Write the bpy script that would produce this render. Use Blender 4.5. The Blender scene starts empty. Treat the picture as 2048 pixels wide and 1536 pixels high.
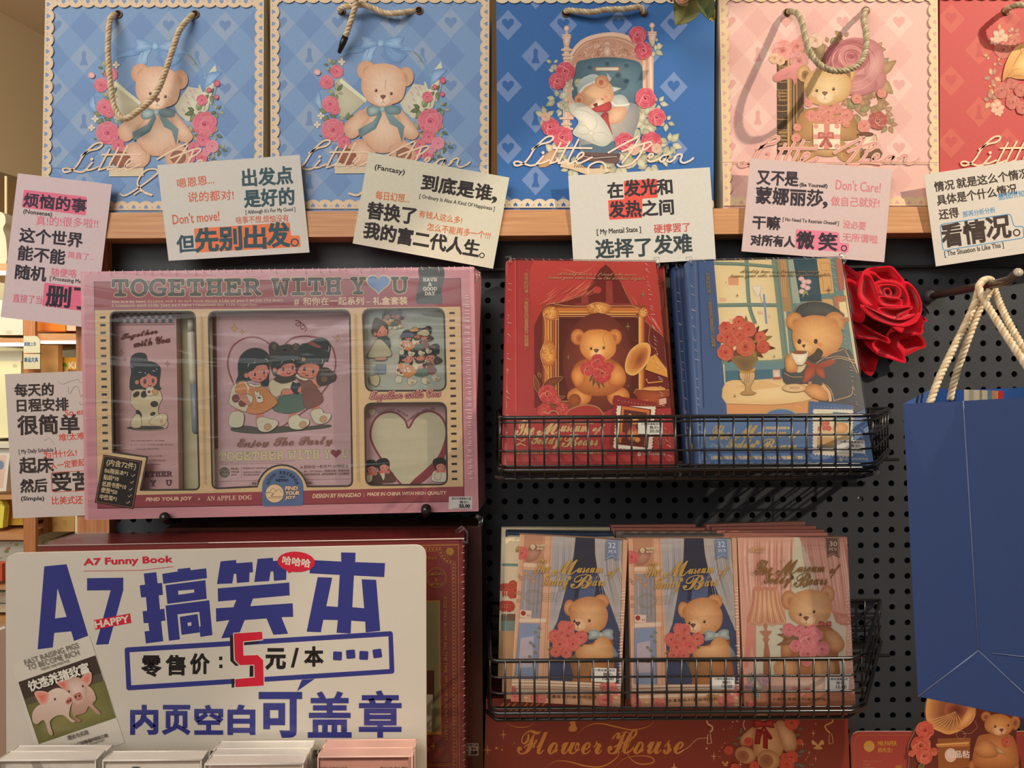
import bpy, bmesh, math, random
import numpy as np
from mathutils import Vector
from mathutils.geometry import tessellate_polygon

# ---------------------------------------------------------------- camera, world, lights, exposure
SC = bpy.context.scene
COL = SC.collection
F = 1420.0                      # focal length in pixels of the 2048 x 1536 frame
CAM = np.array([0.0, -0.70, 1.35])
ROLL = math.radians(0.4)
CR, SR = math.cos(ROLL), math.sin(ROLL)
cam = bpy.data.cameras.new('camera'); cam_o = bpy.data.objects.new('camera', cam); COL.objects.link(cam_o)
cam.sensor_fit = 'HORIZONTAL'; cam.sensor_width = 36.0; cam.lens = F / 2048 * 36.0
cam.clip_start = 0.01; cam.clip_end = 50
from mathutils import Matrix
cam_o.matrix_world = Matrix(((CR, SR, 0, CAM[0]), (0, 0, -1, CAM[1]), (-SR, CR, 0, CAM[2]), (0, 0, 0, 1)))
SC.camera = cam_o
SC.view_settings.view_transform = 'Standard'; SC.view_settings.look = 'None'
SC.view_settings.gamma = 1.0; SC.view_settings.use_curve_mapping = False
SC.view_settings.exposure = 0.0
wd = bpy.data.worlds.new('room_ambience'); SC.world = wd; wd.use_nodes = True
wd.node_tree.nodes['Background'].inputs[0].default_value = (1.0, 0.95, 0.88, 1)
wd.node_tree.nodes['Background'].inputs[1].default_value = 0.20

def light(name, kind, loc, target, energy, color, **kw):
    l = bpy.data.lights.new(name, kind); l.energy = energy; l.color = color
    for k, v in kw.items(): setattr(l, k, v)
    o = bpy.data.objects.new(name, l); COL.objects.link(o); o.location = loc
    d = Vector(target) - Vector(loc); o.rotation_euler = d.to_track_quat('-Z', 'Y').to_euler()
    return o
# broad ceiling panels of the shop, in front of and above the display
light('ceiling_panel_light', 'AREA', (-0.9, -1.3, 2.5), (-0.3, 0.0, 1.35), 25, (1.0, 0.965, 0.91), shape='RECTANGLE', size=1.5, size_y=0.6)
light('aisle_panel_light', 'AREA', (-1.1, -2.4, 2.1), (-0.1, 0.0, 1.25), 15, (1.0, 0.985, 0.96), shape='RECTANGLE', size=2.0, size_y=0.8)
# warm track spotlight from the upper right, with a crisp-edged pool of light
light('track_spot_light', 'SPOT', (1.42, -0.92, 2.46), (0.295, 0.0, 1.335), 128, (1.0, 0.86, 0.68), spot_size=math.radians(23.5), spot_blend=0.10, shadow_soft_size=0.016)
# lamp of the far shelves, plus an unseen fill added to brighten the bulkhead
light('shelf_bay_light', 'AREA', (-1.6, 0.6, 1.9), (-1.6, 1.9, 1.2), 8, (1.0, 0.92, 0.74), shape='RECTANGLE', size=1.2, size_y=0.3)
light('bulkhead_fill_light', 'POINT', (-1.15, 0.35, 2.25), (0, 0, 0), 7, (1.0, 0.93, 0.80), shadow_soft_size=0.1)

# ---------------------------------------------------------------- pixel rays and planes
def rays(px, py):
    px = np.asarray(px, float); py = np.asarray(py, float)
    u = (px - 1024.0) / F; v = (768.0 - py) / F
    return np.stack([u * CR + v * SR, np.ones_like(u), -u * SR + v * CR], -1)
class Plane:
    """A flat surface: a point and a normal that looks towards the room."""
    def __init__(s, p, n):
        s.p = np.asarray(p, float); s.n = np.asarray(n, float); s.n /= np.linalg.norm(s.n)
    def at(s, px, py):
        d = rays(px, py); t = ((s.p - CAM) @ s.n) / (d @ s.n)
        return CAM + d * np.asarray(t)[..., None]
    def off(s, d): return Plane(s.p + s.n * d, s.n)
def py(y, cx=1024, cy=768, yaw=0, tilt=0):
    """Plane through the point seen at cx,cy on depth y; yaw turns its face to the right, tilt leans its top back."""
    base = Plane((0, y, 0), (0, -1, 0)).at(cx, cy)
    yw, tl = math.radians(yaw), math.radians(tilt)
    return Plane(base, (math.sin(yw) * math.cos(tl), -math.cos(yw) * math.cos(tl), math.sin(tl)))
def W(px, py_, y): return Plane((0, y, 0), (0, -1, 0)).at(px, py_)
def crop(ox, oy, s):
    def f(*pts):
        return [(ox + x / s, oy + y / s) for x, y in pts]
    return f

# ---------------------------------------------------------------- colours and materials
def lin(h):
    if not isinstance(h, str): return np.array(h, float)
    c = np.array([int(h[i:i + 2], 16) / 255 for i in (0, 2, 4)])
    return np.where(c <= 0.04045, c / 12.92, ((c + 0.055) / 1.055) ** 2.4)
def mixc(a, b, t): return lin(a) * (1 - t) + lin(b) * t
MATS = {}
def mat(name, rough=0.55, metal=0.0, spec=0.4, bump=0.0, bscale=300, coat=0.0, sheen=0.0, trans=0.0, grain=0.05):
    if name in MATS: return MATS[name]
    m = bpy.data.materials.new(name); m.use_nodes = True; nt = m.node_tree; b = nt.nodes['Principled BSDF']
    at = nt.nodes.new('ShaderNodeAttribute'); at.attribute_name = 'Col'
    nz = nt.nodes.new('ShaderNodeTexNoise'); nz.inputs['Scale'].default_value = bscale; nz.inputs['Detail'].default_value = 3
    tc = nt.nodes.new('ShaderNodeTexCoord'); nt.links.new(tc.outputs['Object'], nz.inputs['Vector'])
    mr = nt.nodes.new('ShaderNodeMapRange'); mr.inputs[3].default_value = 1 - grain; mr.inputs[4].default_value = 1 + grain
    nt.links.new(nz.outputs['Fac'], mr.inputs[0])
    mx = nt.nodes.new('ShaderNodeVectorMath'); mx.operation = 'SCALE'
    nt.links.new(at.outputs['Color'], mx.inputs[0]); nt.links.new(mr.outputs[0], mx.inputs['Scale'])
    nt.links.new(mx.outputs[0], b.inputs['Base Color'])
    b.inputs['Roughness'].default_value = rough; b.inputs['Metallic'].default_value = metal
    b.inputs['Specular IOR Level'].default_value = spec; b.inputs['Coat Weight'].default_value = coat
    b.inputs['Coat Roughness'].default_value = 0.12
    if sheen: b.inputs['Sheen Weight'].default_value = sheen; b.inputs['Sheen Roughness'].default_value = 0.4
    if bump:
        bp = nt.nodes.new('ShaderNodeBump'); bp.inputs['Strength'].default_value = bump; bp.inputs['Distance'].default_value = 0.002
        nt.links.new(nz.outputs['Fac'], bp.inputs['Height']); nt.links.new(bp.outputs[0], b.inputs['Normal'])
    MATS[name] = m; return m
PAPER = mat('printed_paper', 0.6, spec=0.3)
GLOSS = mat('laminated_print', 0.3, spec=0.45, coat=0.25, bump=0.06, bscale=40, grain=0.03)
FOIL = mat('gold_foil', 0.38, metal=0.45, spec=0.6)
MATTE = mat('matte_surface', 0.85, spec=0.2, bump=0.1)
STEEL = mat('black_coated_wire', 0.28, spec=0.6, grain=0.03)
PERF = mat('black_powder_coat', 0.5, spec=0.4, bump=0.12, bscale=900)
SILK = mat('silky_cord', 0.42, spec=0.5, sheen=0.4, bscale=700)
VELVET = mat('velvet_cloth', 0.8, spec=0.1, sheen=0.5, bump=0.35, bscale=900, grain=0.12)
LEAFM = mat('cloth_leaf', 0.55, spec=0.35, bump=0.2, bscale=120, grain=0.15)
PLASTIC = mat('white_plastic', 0.3, spec=0.5)
def wood_mat(name, c1, c2, scale=(1.2, 1.2, 60)):
    m = bpy.data.materials.new(name); m.use_nodes = True; nt = m.node_tree; b = nt.nodes['Principled BSDF']
    tc = nt.nodes.new('ShaderNodeTexCoord'); mp = nt.nodes.new('ShaderNodeMapping'); mp.inputs['Scale'].default_value = scale
    nz = nt.nodes.new('ShaderNodeTexNoise'); nz.inputs['Scale'].default_value = 9; nz.inputs['Detail'].default_value = 6; nz.inputs['Distortion'].default_value = 0.6
    cr = nt.nodes.new('ShaderNodeValToRGB'); cr.color_ramp.elements[0].color = (*lin(c1), 1); cr.color_ramp.elements[1].color = (*lin(c2), 1)
    cr.color_ramp.elements[0].position = 0.3; cr.color_ramp.elements[1].position = 0.7
    nt.links.new(tc.outputs['Object'], mp.inputs[0]); nt.links.new(mp.outputs[0], nz.inputs['Vector'])
    nt.links.new(nz.outputs['Fac'], cr.inputs[0]); nt.links.new(cr.outputs[0], b.inputs['Base Color'])
    b.inputs['Roughness'].default_value = 0.5
    return m
WOOD = wood_mat('oak_veneer', 'bd8354', 'd6a06e')
WOODV = wood_mat('oak_veneer_upright', 'a9683f', 'c98a5a', (60, 60, 1.2))
def emit_mat(name, col, s):
    m = bpy.data.materials.new(name); m.use_nodes = True; nt = m.node_tree; b = nt.nodes['Principled BSDF']
    b.inputs['Emission Color'].default_value = (*lin(col), 1); b.inputs['Emission Strength'].default_value = s
    return m
LED = emit_mat('led_strip_glow', 'fff3d8', 2.2)
def film_mat(name, gloss=0.5, scale=(25, 25, 60), strength=0.6, rough=0.1, tint=(1, 1, 1), ior=1.5):
    """Clear wrinkled shrink film: mostly see-through with a glossy coat."""
    m = bpy.data.materials.new(name); m.use_nodes = True; nt = m.node_tree
    for n in list(nt.nodes): nt.nodes.remove(n)
    out = nt.nodes.new('ShaderNodeOutputMaterial'); tr = nt.nodes.new('ShaderNodeBsdfTransparent'); gl = nt.nodes.new('ShaderNodeBsdfGlossy')
    tr.inputs[0].default_value = (*tint, 1); gl.inputs['Roughness'].default_value = rough
    tc = nt.nodes.new('ShaderNodeTexCoord'); mp = nt.nodes.new('ShaderNodeMapping'); mp.inputs['Scale'].default_value = scale
    nz = nt.nodes.new('ShaderNodeTexNoise'); nz.inputs['Scale'].default_value = 1.0; nz.inputs['Detail'].default_value = 2; nz.inputs['Distortion'].default_value = 1.2
    bp = nt.nodes.new('ShaderNodeBump'); bp.inputs['Strength'].default_value = strength; bp.inputs['Distance'].default_value = 0.01
    fr = nt.nodes.new('ShaderNodeFresnel'); fr.inputs[0].default_value = ior
    mu = nt.nodes.new('ShaderNodeMath'); mu.operation = 'MULTIPLY'; mu.inputs[1].default_value = gloss
    mx = nt.nodes.new('ShaderNodeMixShader')
    nt.links.new(tc.outputs['Object'], mp.inputs[0]); nt.links.new(mp.outputs[0], nz.inputs['Vector']); nt.links.new(nz.outputs['Fac'], bp.inputs['Height'])
    nt.links.new(bp.outputs[0], gl.inputs['Normal']); nt.links.new(bp.outputs[0], fr.inputs['Normal'])
    nt.links.new(fr.outputs[0], mu.inputs[0]); nt.links.new(mu.outputs[0], mx.inputs[0])
    nt.links.new(tr.outputs[0], mx.inputs[1]); nt.links.new(gl.outputs[0], mx.inputs[2]); nt.links.new(mx.outputs[0], out.inputs[0])
    return m
FILM = film_mat('shrink_film', 0.55, (5, 12, 34), 0.3)
PANE = film_mat('clear_window_sheet', 0.8, (5, 8, 9), 0.25, 0.08, (0.97, 0.98, 0.98))
CLEAR = film_mat('clear_plastic_box', 0.7, (14, 14, 14), 0.2, 0.2)

# ---------------------------------------------------------------- scene objects
def tag(o, label, cat, group=None, kind=None):
    o['label'] = label; o['category'] = cat
    if group: o['group'] = group
    if kind: o['kind'] = kind
    return o
def thing(name, label, cat, loc=(0, 0, 0), group=None):
    o = bpy.data.objects.new(name, None); COL.objects.link(o); o.location = loc; o.empty_display_size = 0.02
    return tag(o, label, cat, group)
class MB:
    """Collects vertices with colours and faces with materials, then links them as one mesh object."""
    def __init__(s): s.v = []; s.c = []; s.f = []; s.m = []; s.mats = []; s.arts = []; s.n = 0; s.smooth = []
    def mi(s, m):
        if m not in s.mats: s.mats.append(m)
        return s.mats.index(m)
    def add(s, verts, faces, col, m=PAPER, smooth=False):
        verts = np.asarray(verts, float).reshape(-1, 3); k = len(verts)
        cols = np.asarray([lin(c) for c in col]) if isinstance(col, list) else (lin(col) if isinstance(col, str) else np.asarray(col, float))
        if cols.ndim == 1: cols = np.tile(cols, (k, 1))
        s.v.append(verts); s.c.append(cols); i = s.mi(m)
        for f in faces:
            s.f.append(tuple(int(x) + s.n for x in f)); s.m.append(i); s.smooth.append(smooth)
        s.n += k
    def box(s, x0, x1, y0, y1, z0, z1, col, m=PAPER):
        v = [(x, y, z) for x in (x0, x1) for y in (y0, y1) for z in (z0, z1)]
        s.add(v, [(0, 1, 3, 2), (4, 6, 7, 5), (0, 4, 5, 1), (2, 3, 7, 6), (0, 2, 6, 4), (1, 5, 7, 3)], col, m)
    def slab(s, px, plane, thick, col, side=None, m=PAPER, sidem=None, taper=1.0):
        """Outline of photo points laid on a plane and given thickness behind it."""
        P = plane.at([p[0] for p in px], [p[1] for p in px]); k = len(P)
        c = P.mean(0); Q = c + (P - c) * taper - plane.n * thick
        tri = tessellate_polygon([[Vector((p[0], p[1], 0)) for p in px]])
        s.add(P, tri, col, m); s.add(Q, [t[::-1] for t in tri], side or col, sidem or m)
        V = np.concatenate([P, Q]); s.add(V, [(i, (i + 1) % k, k + (i + 1) % k, k + i) for i in range(k)], side or col, sidem or m)
        return P, Q
    def tube(s, pts, r, col, m=STEEL, n=8, cap=True, closed=False):
        pts = np.asarray(pts, float); k = len(pts)
        rr = np.full(k, r) if np.isscalar(r) else np.asarray(r, float)
        T = np.gradient(pts, axis=0)
        if closed: T = np.roll(pts, -1, 0) - np.roll(pts, 1, 0)
        T /= np.linalg.norm(T, axis=1)[:, None] + 1e-12
        a = np.array([0, 0, 1.0]) if abs(T[0][2]) < 0.9 else np.array([1.0, 0, 0])
        N = a - T[0] * (a @ T[0]); N /= np.linalg.norm(N); V = []
        for i in range(k):
            N = N - T[i] * (N @ T[i]); N /= np.linalg.norm(N) + 1e-12; B = np.cross(T[i], N)
            for j in range(n):
                an = 2 * math.pi * j / n; V.append(pts[i] + (N * math.cos(an) + B * math.sin(an)) * rr[i])
        Fc = []
        for i in range(k if closed else k - 1):
            for j in range(n):
                i2 = (i + 1) % k; Fc.append((i * n + j, i * n + (j + 1) % n, i2 * n + (j + 1) % n, i2 * n + j))
        if cap and not closed: Fc += [tuple(range(n))[::-1], tuple((k - 1) * n + j for j in range(n))]
        s.add(V, Fc, col, m, True)
    def rope(s, pts, r, cols, pitch=0.011, strands=3, n=7, m=None):
        """Twisted cord: strands wound round a path."""
        pts = np.asarray(spline3(pts, 14)); d = np.linalg.norm(np.diff(pts, axis=0), axis=1); S = np.concatenate([[0], np.cumsum(d)])
        k = max(12, int(S[-1] / (pitch / 12))); t = np.linspace(0, S[-1], k)
        P = np.stack([np.interp(t, S, pts[:, i]) for i in range(3)], 1)
        T = np.gradient(P, axis=0); T /= np.linalg.norm(T, axis=1)[:, None] + 1e-12
        a = np.array([0, -1.0, 0]); N = np.zeros_like(P); cur = a - T[0] * (a @ T[0]); cur /= np.linalg.norm(cur)
        for i in range(k):
            cur = cur - T[i] * (cur @ T[i]); cur /= np.linalg.norm(cur) + 1e-12; N[i] = cur
        B = np.cross(T, N)
        for q in range(strands):
            ph = 2 * math.pi * (t / pitch + q / strands)
            s.tube(P + (N * np.cos(ph)[:, None] + B * np.sin(ph)[:, None]) * r * 0.52, r * 0.56, cols[q % len(cols)], m or SILK, n)
    def art(s, plane, clip=None, lift=0):
        a = Art(plane, clip, lift); s.arts.append(a); return a
    def build(s, name, parent=None, smooth_all=False):
        for a in s.arts: a.flush(s)
        me = bpy.data.meshes.new(name)
        V = np.concatenate(s.v); C = np.concatenate(s.c); origin = np.zeros(3)
        if parent is not None: origin = np.array(parent.location)
        else: origin = (V.min(0) + V.max(0)) / 2
        me.from_pydata((V - origin).tolist(), [], s.f)
        for m in s.mats: me.materials.append(m)
        me.polygons.foreach_set('material_index', s.m)
        me.polygons.foreach_set('use_smooth', s.smooth)
        at = me.color_attributes.new('Col', 'FLOAT_COLOR', 'POINT')
        at.data.foreach_set('color', np.concatenate([C, np.ones((len(C), 1))], 1).astype(np.float32).ravel())
        me.update()
        o = bpy.data.objects.new(name, me); COL.objects.link(o)
        if parent is not None: o.parent = parent
        else: o.location = origin
        return o
def spline3(pts, n=8):
    pts = [np.asarray(p, float) for p in pts]
    if len(pts) < 3: return [pts[0] + (pts[-1] - pts[0]) * i / n for i in range(n + 1)]
    P = [2 * pts[0] - pts[1]] + pts + [2 * pts[-1] - pts[-2]]; out = []
    for i in range(1, len(P) - 2):
        for j in range(n):
            t = j / n; a, b, c, d = P[i - 1], P[i], P[i + 1], P[i + 2]
            out.append(0.5 * (2 * b + (c - a) * t + (2 * a - 5 * b + 4 * c - d) * t * t + (3 * b - a - 3 * c + d) * t ** 3))
    out.append(pts[-1]); return out
def sm(pts, n=5, closed=True):
    if not closed: return [tuple(p) for p in spline3([np.array(p, float) for p in pts], n)]
    P = [np.array(p, float) for p in pts]; k = len(P); out = []
    for i in range(k):
        a, b, c, d = P[i - 1], P[i], P[(i + 1) % k], P[(i + 2) % k]
        for j in range(n):
            t = j / n; out.append(tuple(0.5 * (2 * b + (c - a) * t + (2 * a - 5 * b + 4 * c - d) * t * t + (3 * b - a - 3 * c + d) * t ** 3)))
    return out
def ellp(cx, cy, rx, ry, rot=0, n=24, a0=0, a1=360):
    c, s_ = math.cos(math.radians(rot)), math.sin(math.radians(rot)); out = []
    full = (a1 - a0) >= 360
    for i in range(n if full else n + 1):
        t = math.radians(a0 + (a1 - a0) * i / n); x, y = rx * math.cos(t), ry * math.sin(t)
        out.append((cx + x * c - y * s_, cy + x * s_ + y * c))
    return out
def rrect(x0, y0, x1, y1, r, n=6):
    out = []
    for cx, cy, a in ((x1 - r, y0 + r, -90), (x1 - r, y1 - r, 0), (x0 + r, y1 - r, 90), (x0 + r, y0 + r, 180)):
        out += [(cx + r * math.cos(math.radians(a + 90 * i / n)), cy + r * math.sin(math.radians(a + 90 * i / n))) for i in range(n + 1)]
    return out
def rquad(q, r, n=5):
    """Any convex quad or polygon with rounded corners."""
    out = []; k = len(q)
    for i in range(k):
        p = np.array(q[i], float); a = np.array(q[i - 1], float) - p; b = np.array(q[(i + 1) % k], float) - p
        ri = r[i] if isinstance(r, (list, tuple)) else r
        if ri <= 0: out.append(tuple(p)); continue
        a = p + a / np.linalg.norm(a) * ri; b = p + b / np.linalg.norm(b) * ri
        for j in range(n + 1):
            t = j / n; out.append(tuple(a * (1 - t) ** 2 + p * 2 * t * (1 - t) + b * t * t))
    return out

# ---------------------------------------------------------------- glyphs
GL = {}
def U(s, up, lo):
    return ''.join(chr(up + ord(c) - 65) if 'A' <= c <= 'Z' else chr(lo + ord(c) - 97) if 'a' <= c <= 'z' else c for c in s)
def script(s): return U(s, 0x1d4d0, 0x1d4ea)
def mono(s): return U(s, 0x1d670, 0x1d68a)
def serif(s): return U(s, 0x1d400, 0x1d41a)
def frak(s): return U(s, 0x1d56c, 0x1d586)
def ital(s): return U(s, 0x1d468, 0x1d482)
def glyph(s):
    if s in GL: return GL[s]
    c = bpy.data.curves.new('g', 'FONT'); c.body = s; c.size = 1; c.resolution_u = 2
    o = bpy.data.objects.new('g', c); COL.objects.link(o)
    dg = bpy.context.evaluated_depsgraph_get(); dg.update()
    me = bpy.data.meshes.new_from_object(o.evaluated_get(dg)); me.calc_loop_triangles()
    V = np.array([v.co[:2] for v in me.vertices]).reshape(-1, 2); T = np.array([t.vertices[:] for t in me.loop_triangles], int).reshape(-1, 3)
    E = {}
    for t in T:
        for i in range(3):
            e = (min(t[i], t[i - 1]), max(t[i], t[i - 1])); E.setdefault(e, []).append(t[i - 2])
    bd = np.array([(*e, k[0]) for e, k in E.items() if len(k) == 1], int).reshape(-1, 3)
    bpy.data.objects.remove(o); bpy.data.curves.remove(c); bpy.data.meshes.remove(me)
    GL[s] = (V, T, bd); return GL[s]

# ---------------------------------------------------------------- flat print on a surface
class Art:
    DZ = 7e-6
    def __init__(s, plane, clip=None, lift=0):
        s.plane = plane; s.clip = clip; s.L = 1 + lift; s.V = []; s.C = []; s.T = []; s.M = []; s.n = 0; s.xf = None; s.map = None; s.rnd = random.Random(7)
    def tri(s, V, T, C, m, lay=None):
        """Triangles in photo pixels with a colour per vertex."""
        if lay is None: s.L += 1; lay = s.L
        V = np.asarray(V, float).reshape(-1, 2)
        if s.map is not None: V = np.asarray(s.map(V))
        if s.xf is not None:
            sx, sy, dx, dy = s.xf; V = V * (sx, sy) + (dx, dy)
        C = np.asarray(C, float)
        if C.ndim == 1: C = np.tile(C, (len(V), 1))
        if s.clip is not None and len(V):
            cl = s.clip; k = len(cl); ins = np.ones(len(V), bool); area = sum(cl[i][0] * cl[(i + 1) % k][1] - cl[(i + 1) % k][0] * cl[i][1] for i in range(k)); sg = 1 if area > 0 else -1
            for i in range(k):
                a, b = cl[i], cl[(i + 1) % k]; ins &= sg * ((b[0] - a[0]) * (V[:, 1] - a[1]) - (b[1] - a[1]) * (V[:, 0] - a[0])) >= -1e-9
            if not ins.all():
                nv, nc, nt = [], [], []
                for t in T:
                    P = [np.concatenate([V[j], C[j]]) for j in t]
                    if not ins[list(t)].all():
                        for i in range(k):
                            a, b = cl[i], cl[(i + 1) % k]; Q = []
                            D = [sg * ((b[0] - a[0]) * (p[1] - a[1]) - (b[1] - a[1]) * (p[0] - a[0])) for p in P]
                            for j in range(len(P)):
                                j2 = (j + 1) % len(P)
                                if D[j] >= 0: Q.append(P[j])
                                if (D[j] >= 0) != (D[j2] >= 0): Q.append(P[j] + (P[j2] - P[j]) * (D[j] / (D[j] - D[j2])))
                            P = Q
                            if len(P) < 3: break
                    if len(P) >= 3:
                        o = len(nv); nv += [p[:2] for p in P]; nc += [p[2:] for p in P]; nt += [(o, o + j, o + j + 1) for j in range(1, len(P) - 1)]
                if not nt: return lay
                V, C, T = np.array(nv), np.array(nc), nt
        s.V.append(np.concatenate([V, np.full((len(V), 1), lay)], 1)); s.C.append(C)
        T = np.asarray(T, int).reshape(-1, 3); s.T.append(T + s.n); s.M.append((m, len(T))); s.n += len(V); return lay
    def flush(s, mb):
        if not s.V: return
        V = np.concatenate(s.V); C = np.concatenate(s.C); T = np.concatenate(s.T)
        P = s.plane.at(V[:, 0], V[:, 1]) + s.plane.n[None] * (V[:, 2:] * min(s.DZ, max(8e-7, 1.1e-3 / V[:, 2].max())))
        # every print faces out
        a, b, c = P[T[:, 0]], P[T[:, 1]], P[T[:, 2]]
        fl = (np.cross(b - a, c - a) @ s.plane.n) < 0; T[fl] = T[fl][:, ::-1]
        mb.v.append(P); mb.c.append(C); k = 0
        for m, q in s.M:
            i = mb.mi(m)
            for t in T[k:k + q]: mb.f.append(tuple(int(x) + mb.n for x in t)); mb.m.append(i); mb.smooth.append(False)
            k += q
        mb.n += len(P)
    # --- shapes
    def fill(s, pts, col, m=PAPER, holes=(), lay=None):
        loops = [[Vector((p[0], p[1], 0)) for p in l] for l in [pts] + list(holes)]
        return s.tri([(p[0], p[1]) for l in [pts] + list(holes) for p in l], tessellate_polygon(loops), lin(col), m, lay)
    def grad(s, quad, c_top, c_bot, m=PAPER, lay=None):
        return s.tri(quad, [(0, 1, 2), (0, 2, 3)], [lin(c_top), lin(c_top), lin(c_bot), lin(c_bot)], m, lay)
    def blob(s, pts, c1, c2, ctr=None, m=PAPER, rings=(0.45, 0.75), noise=0.03, lay=None, pw=1.4):
        P = np.array(pts, float); k = len(P); c = P.mean(0) if ctr is None else np.array(ctr, float); D = P - c; E = np.roll(D, -1, 0); cr = D[:, 0] * E[:, 1] - D[:, 1] * E[:, 0]
        if cr.min() < -1e-6 and cr.max() > 1e-6:      # not star-shaped: plain filling that shades from top to foot
            t = (P[:, 1] - P[:, 1].min()) / (np.ptp(P[:, 1]) + 1e-6); return s.tri(P, tessellate_polygon([[Vector((p[0], p[1], 0)) for p in P]]), [mixc(c1, c2, x) for x in t], m, lay)
        V = [c]; C = [lin(c1)]; T = []; R = list(rings) + [1.0]
        for ri, r in enumerate(R):
            for p in P:
                V.append(c + (p - c) * r); C.append(np.clip(mixc(c1, c2, r ** pw) * (1 + s.rnd.uniform(-noise, noise)), 0, 1))
        for i in range(k): T.append((0, 1 + i, 1 + (i + 1) % k))
        for ri in range(len(R) - 1):
            a, b = 1 + ri * k, 1 + (ri + 1) * k
            for i in range(k): j = (i + 1) % k; T += [(a + i, b + i, b + j), (a + i, b + j, a + j)]
        return s.tri(V, T, C, m, lay)
    def line(s, pts, w, col, m=PAPER, closed=False, taper=0, lay=None):
        P = np.array(pts, float); k = len(P)
        if k < 2: return
        if closed: D = np.roll(P, -1, 0) - np.roll(P, 1, 0)
        else: D = np.gradient(P, axis=0)
        N = np.stack([-D[:, 1], D[:, 0]], 1); N /= np.linalg.norm(N, axis=1)[:, None] + 1e-9
        t = np.linspace(0, 1, k); ww = np.full(k, w / 2.0)
        if taper: ww = ww * np.clip(np.minimum(t, 1 - t) * 2 / taper, 0.12, 1)
        V = np.concatenate([P + N * ww[:, None], P - N * ww[:, None]]); T = []
        for i in range(k if closed else k - 1):
            j = (i + 1) % k; T += [(i, j, k + j), (i, k + j, k + i)]
        return s.tri(V, T, lin(col), m, lay)
    def ell(s, cx, cy, rx, ry, col, col2=None, rot=0, m=PAPER, n=24, lay=None, noise=0.03):
        p = ellp(cx, cy, rx, ry, rot, n)
        return s.fill(p, col, m, lay=lay) if col2 is None else s.blob(p, col, col2, m=m, lay=lay, noise=noise)
    def dots(s, pts, r, col, m=PAPER, n=8):
        lay = None
        for x, y in pts: lay = s.fill(ellp(x, y, r, r, n=n), col, m, lay=lay)
    def text(s, st, bl, br, h, col, m=PAPER, bold=0.0, slant=0.0, lay=None):
        """String fitted between two baseline points, h tall (its drawn box)."""
        V, T, bd = glyph(st)
        if len(V) == 0: return
        lo, hi = V.min(0), V.max(0); sp = np.maximum(hi - lo, 1e-6)
        u = np.array(br, float) - np.array(bl, float); wd_ = np.linalg.norm(u); n = np.array([u[1], -u[0]]) / max(wd_, 1e-9)
        q = (V - lo) / sp; q[:, 0] += slant * q[:, 1] * (h / max(wd_, 1e-9))
        P = np.array(bl, float) + q[:, :1] * u + q[:, 1:] * n * h
        lay = s.tri(P, T, lin(col), m, lay)
        if bold:      # heavier weight: a mitred rim round every contour
            A, B, Cc = P[bd[:, 0]], P[bd[:, 1]], P[bd[:, 2]]; d = B - A; ln = np.linalg.norm(d, axis=1)[:, None]
            nn = np.stack([-d[:, 1], d[:, 0]], 1) / np.maximum(ln, 1e-9); nn[((Cc - A) * nn).sum(1) > 0] *= -1
            N = np.zeros_like(P); K = np.zeros(len(P))
            for j in (0, 1): np.add.at(N, bd[:, j], nn); np.add.at(K, bd[:, j], 1)
            q2 = (N * N).sum(1); off = N * np.where(q2 > 1e-6, np.minimum(2 / np.maximum(q2, .4), 2.2), 0)[:, None] * bold
            off[K != 2] = (N / np.maximum(np.sqrt(q2), 1e-6)[:, None] * bold)[K != 2]; n_ = len(P)
            s.tri(np.concatenate([P, P + off]), [t for i, j, _ in bd for t in ((i, j, n_ + j), (i, n_ + j, n_ + i))], lin(col), m, lay)
        return lay
    def tx(s, st, x0, y0, x1, y1, col, **k):
        """String fitted into an upright box."""
        return s.text(st, (x0, y1), (x1, y1), y1 - y0, col, **k)

# ================================================================ THE SETTING
def struct(name, mb):
    o = mb.build(name); o['kind'] = 'structure'; return o
def quadbox(mb, q, plane, thick, col, m=MATTE, side=None):
    return mb.slab(q, plane, thick, col, side=side, m=m)
b = MB(); q0, q1 = W(-160, 33, 1.62), W(320, 200, 2.3)
zc = W(0, 33, 1.7)[2]
b.box(-3.2, 2.6, -3.4, 3.0, zc, zc + .1, 'cdb292', MATTE)
struct('ceiling', b)
b = MB(); b.box(-3.2, 2.6, -3.4, 3.0, -.1, 0, 'a89880', MATTE); struct('floor', b)
# bulkhead under the ceiling running away to the back
b = MB(); A = W(-150, 0, 1.44); B_ = W(330, 0, 2.42); zb = W(0, 349, 1.7)[2]
b.add([(A[0], A[1], zb), (B_[0], B_[1], zb), (B_[0], B_[1], zc), (A[0], A[1], zc), (A[0] - .03, A[1] + .12, zb), (B_[0] - .03, B_[1] + .12, zb), (B_[0] - .03, B_[1] + .12, zc), (A[0] - .03, A[1] + .12, zc)],
      [(0, 1, 2, 3), (7, 6, 5, 4), (0, 4, 5, 1), (1, 5, 6, 2), (2, 6, 7, 3), (3, 7, 4, 0)], 'cbb38c', MATTE)
struct('trim_1', b)
b = MB(); b.box(-3.2, 2.6, 2.35, 2.4, 0, zc, 'a07a4c', MATTE); struct('wall_back', b)

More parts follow.
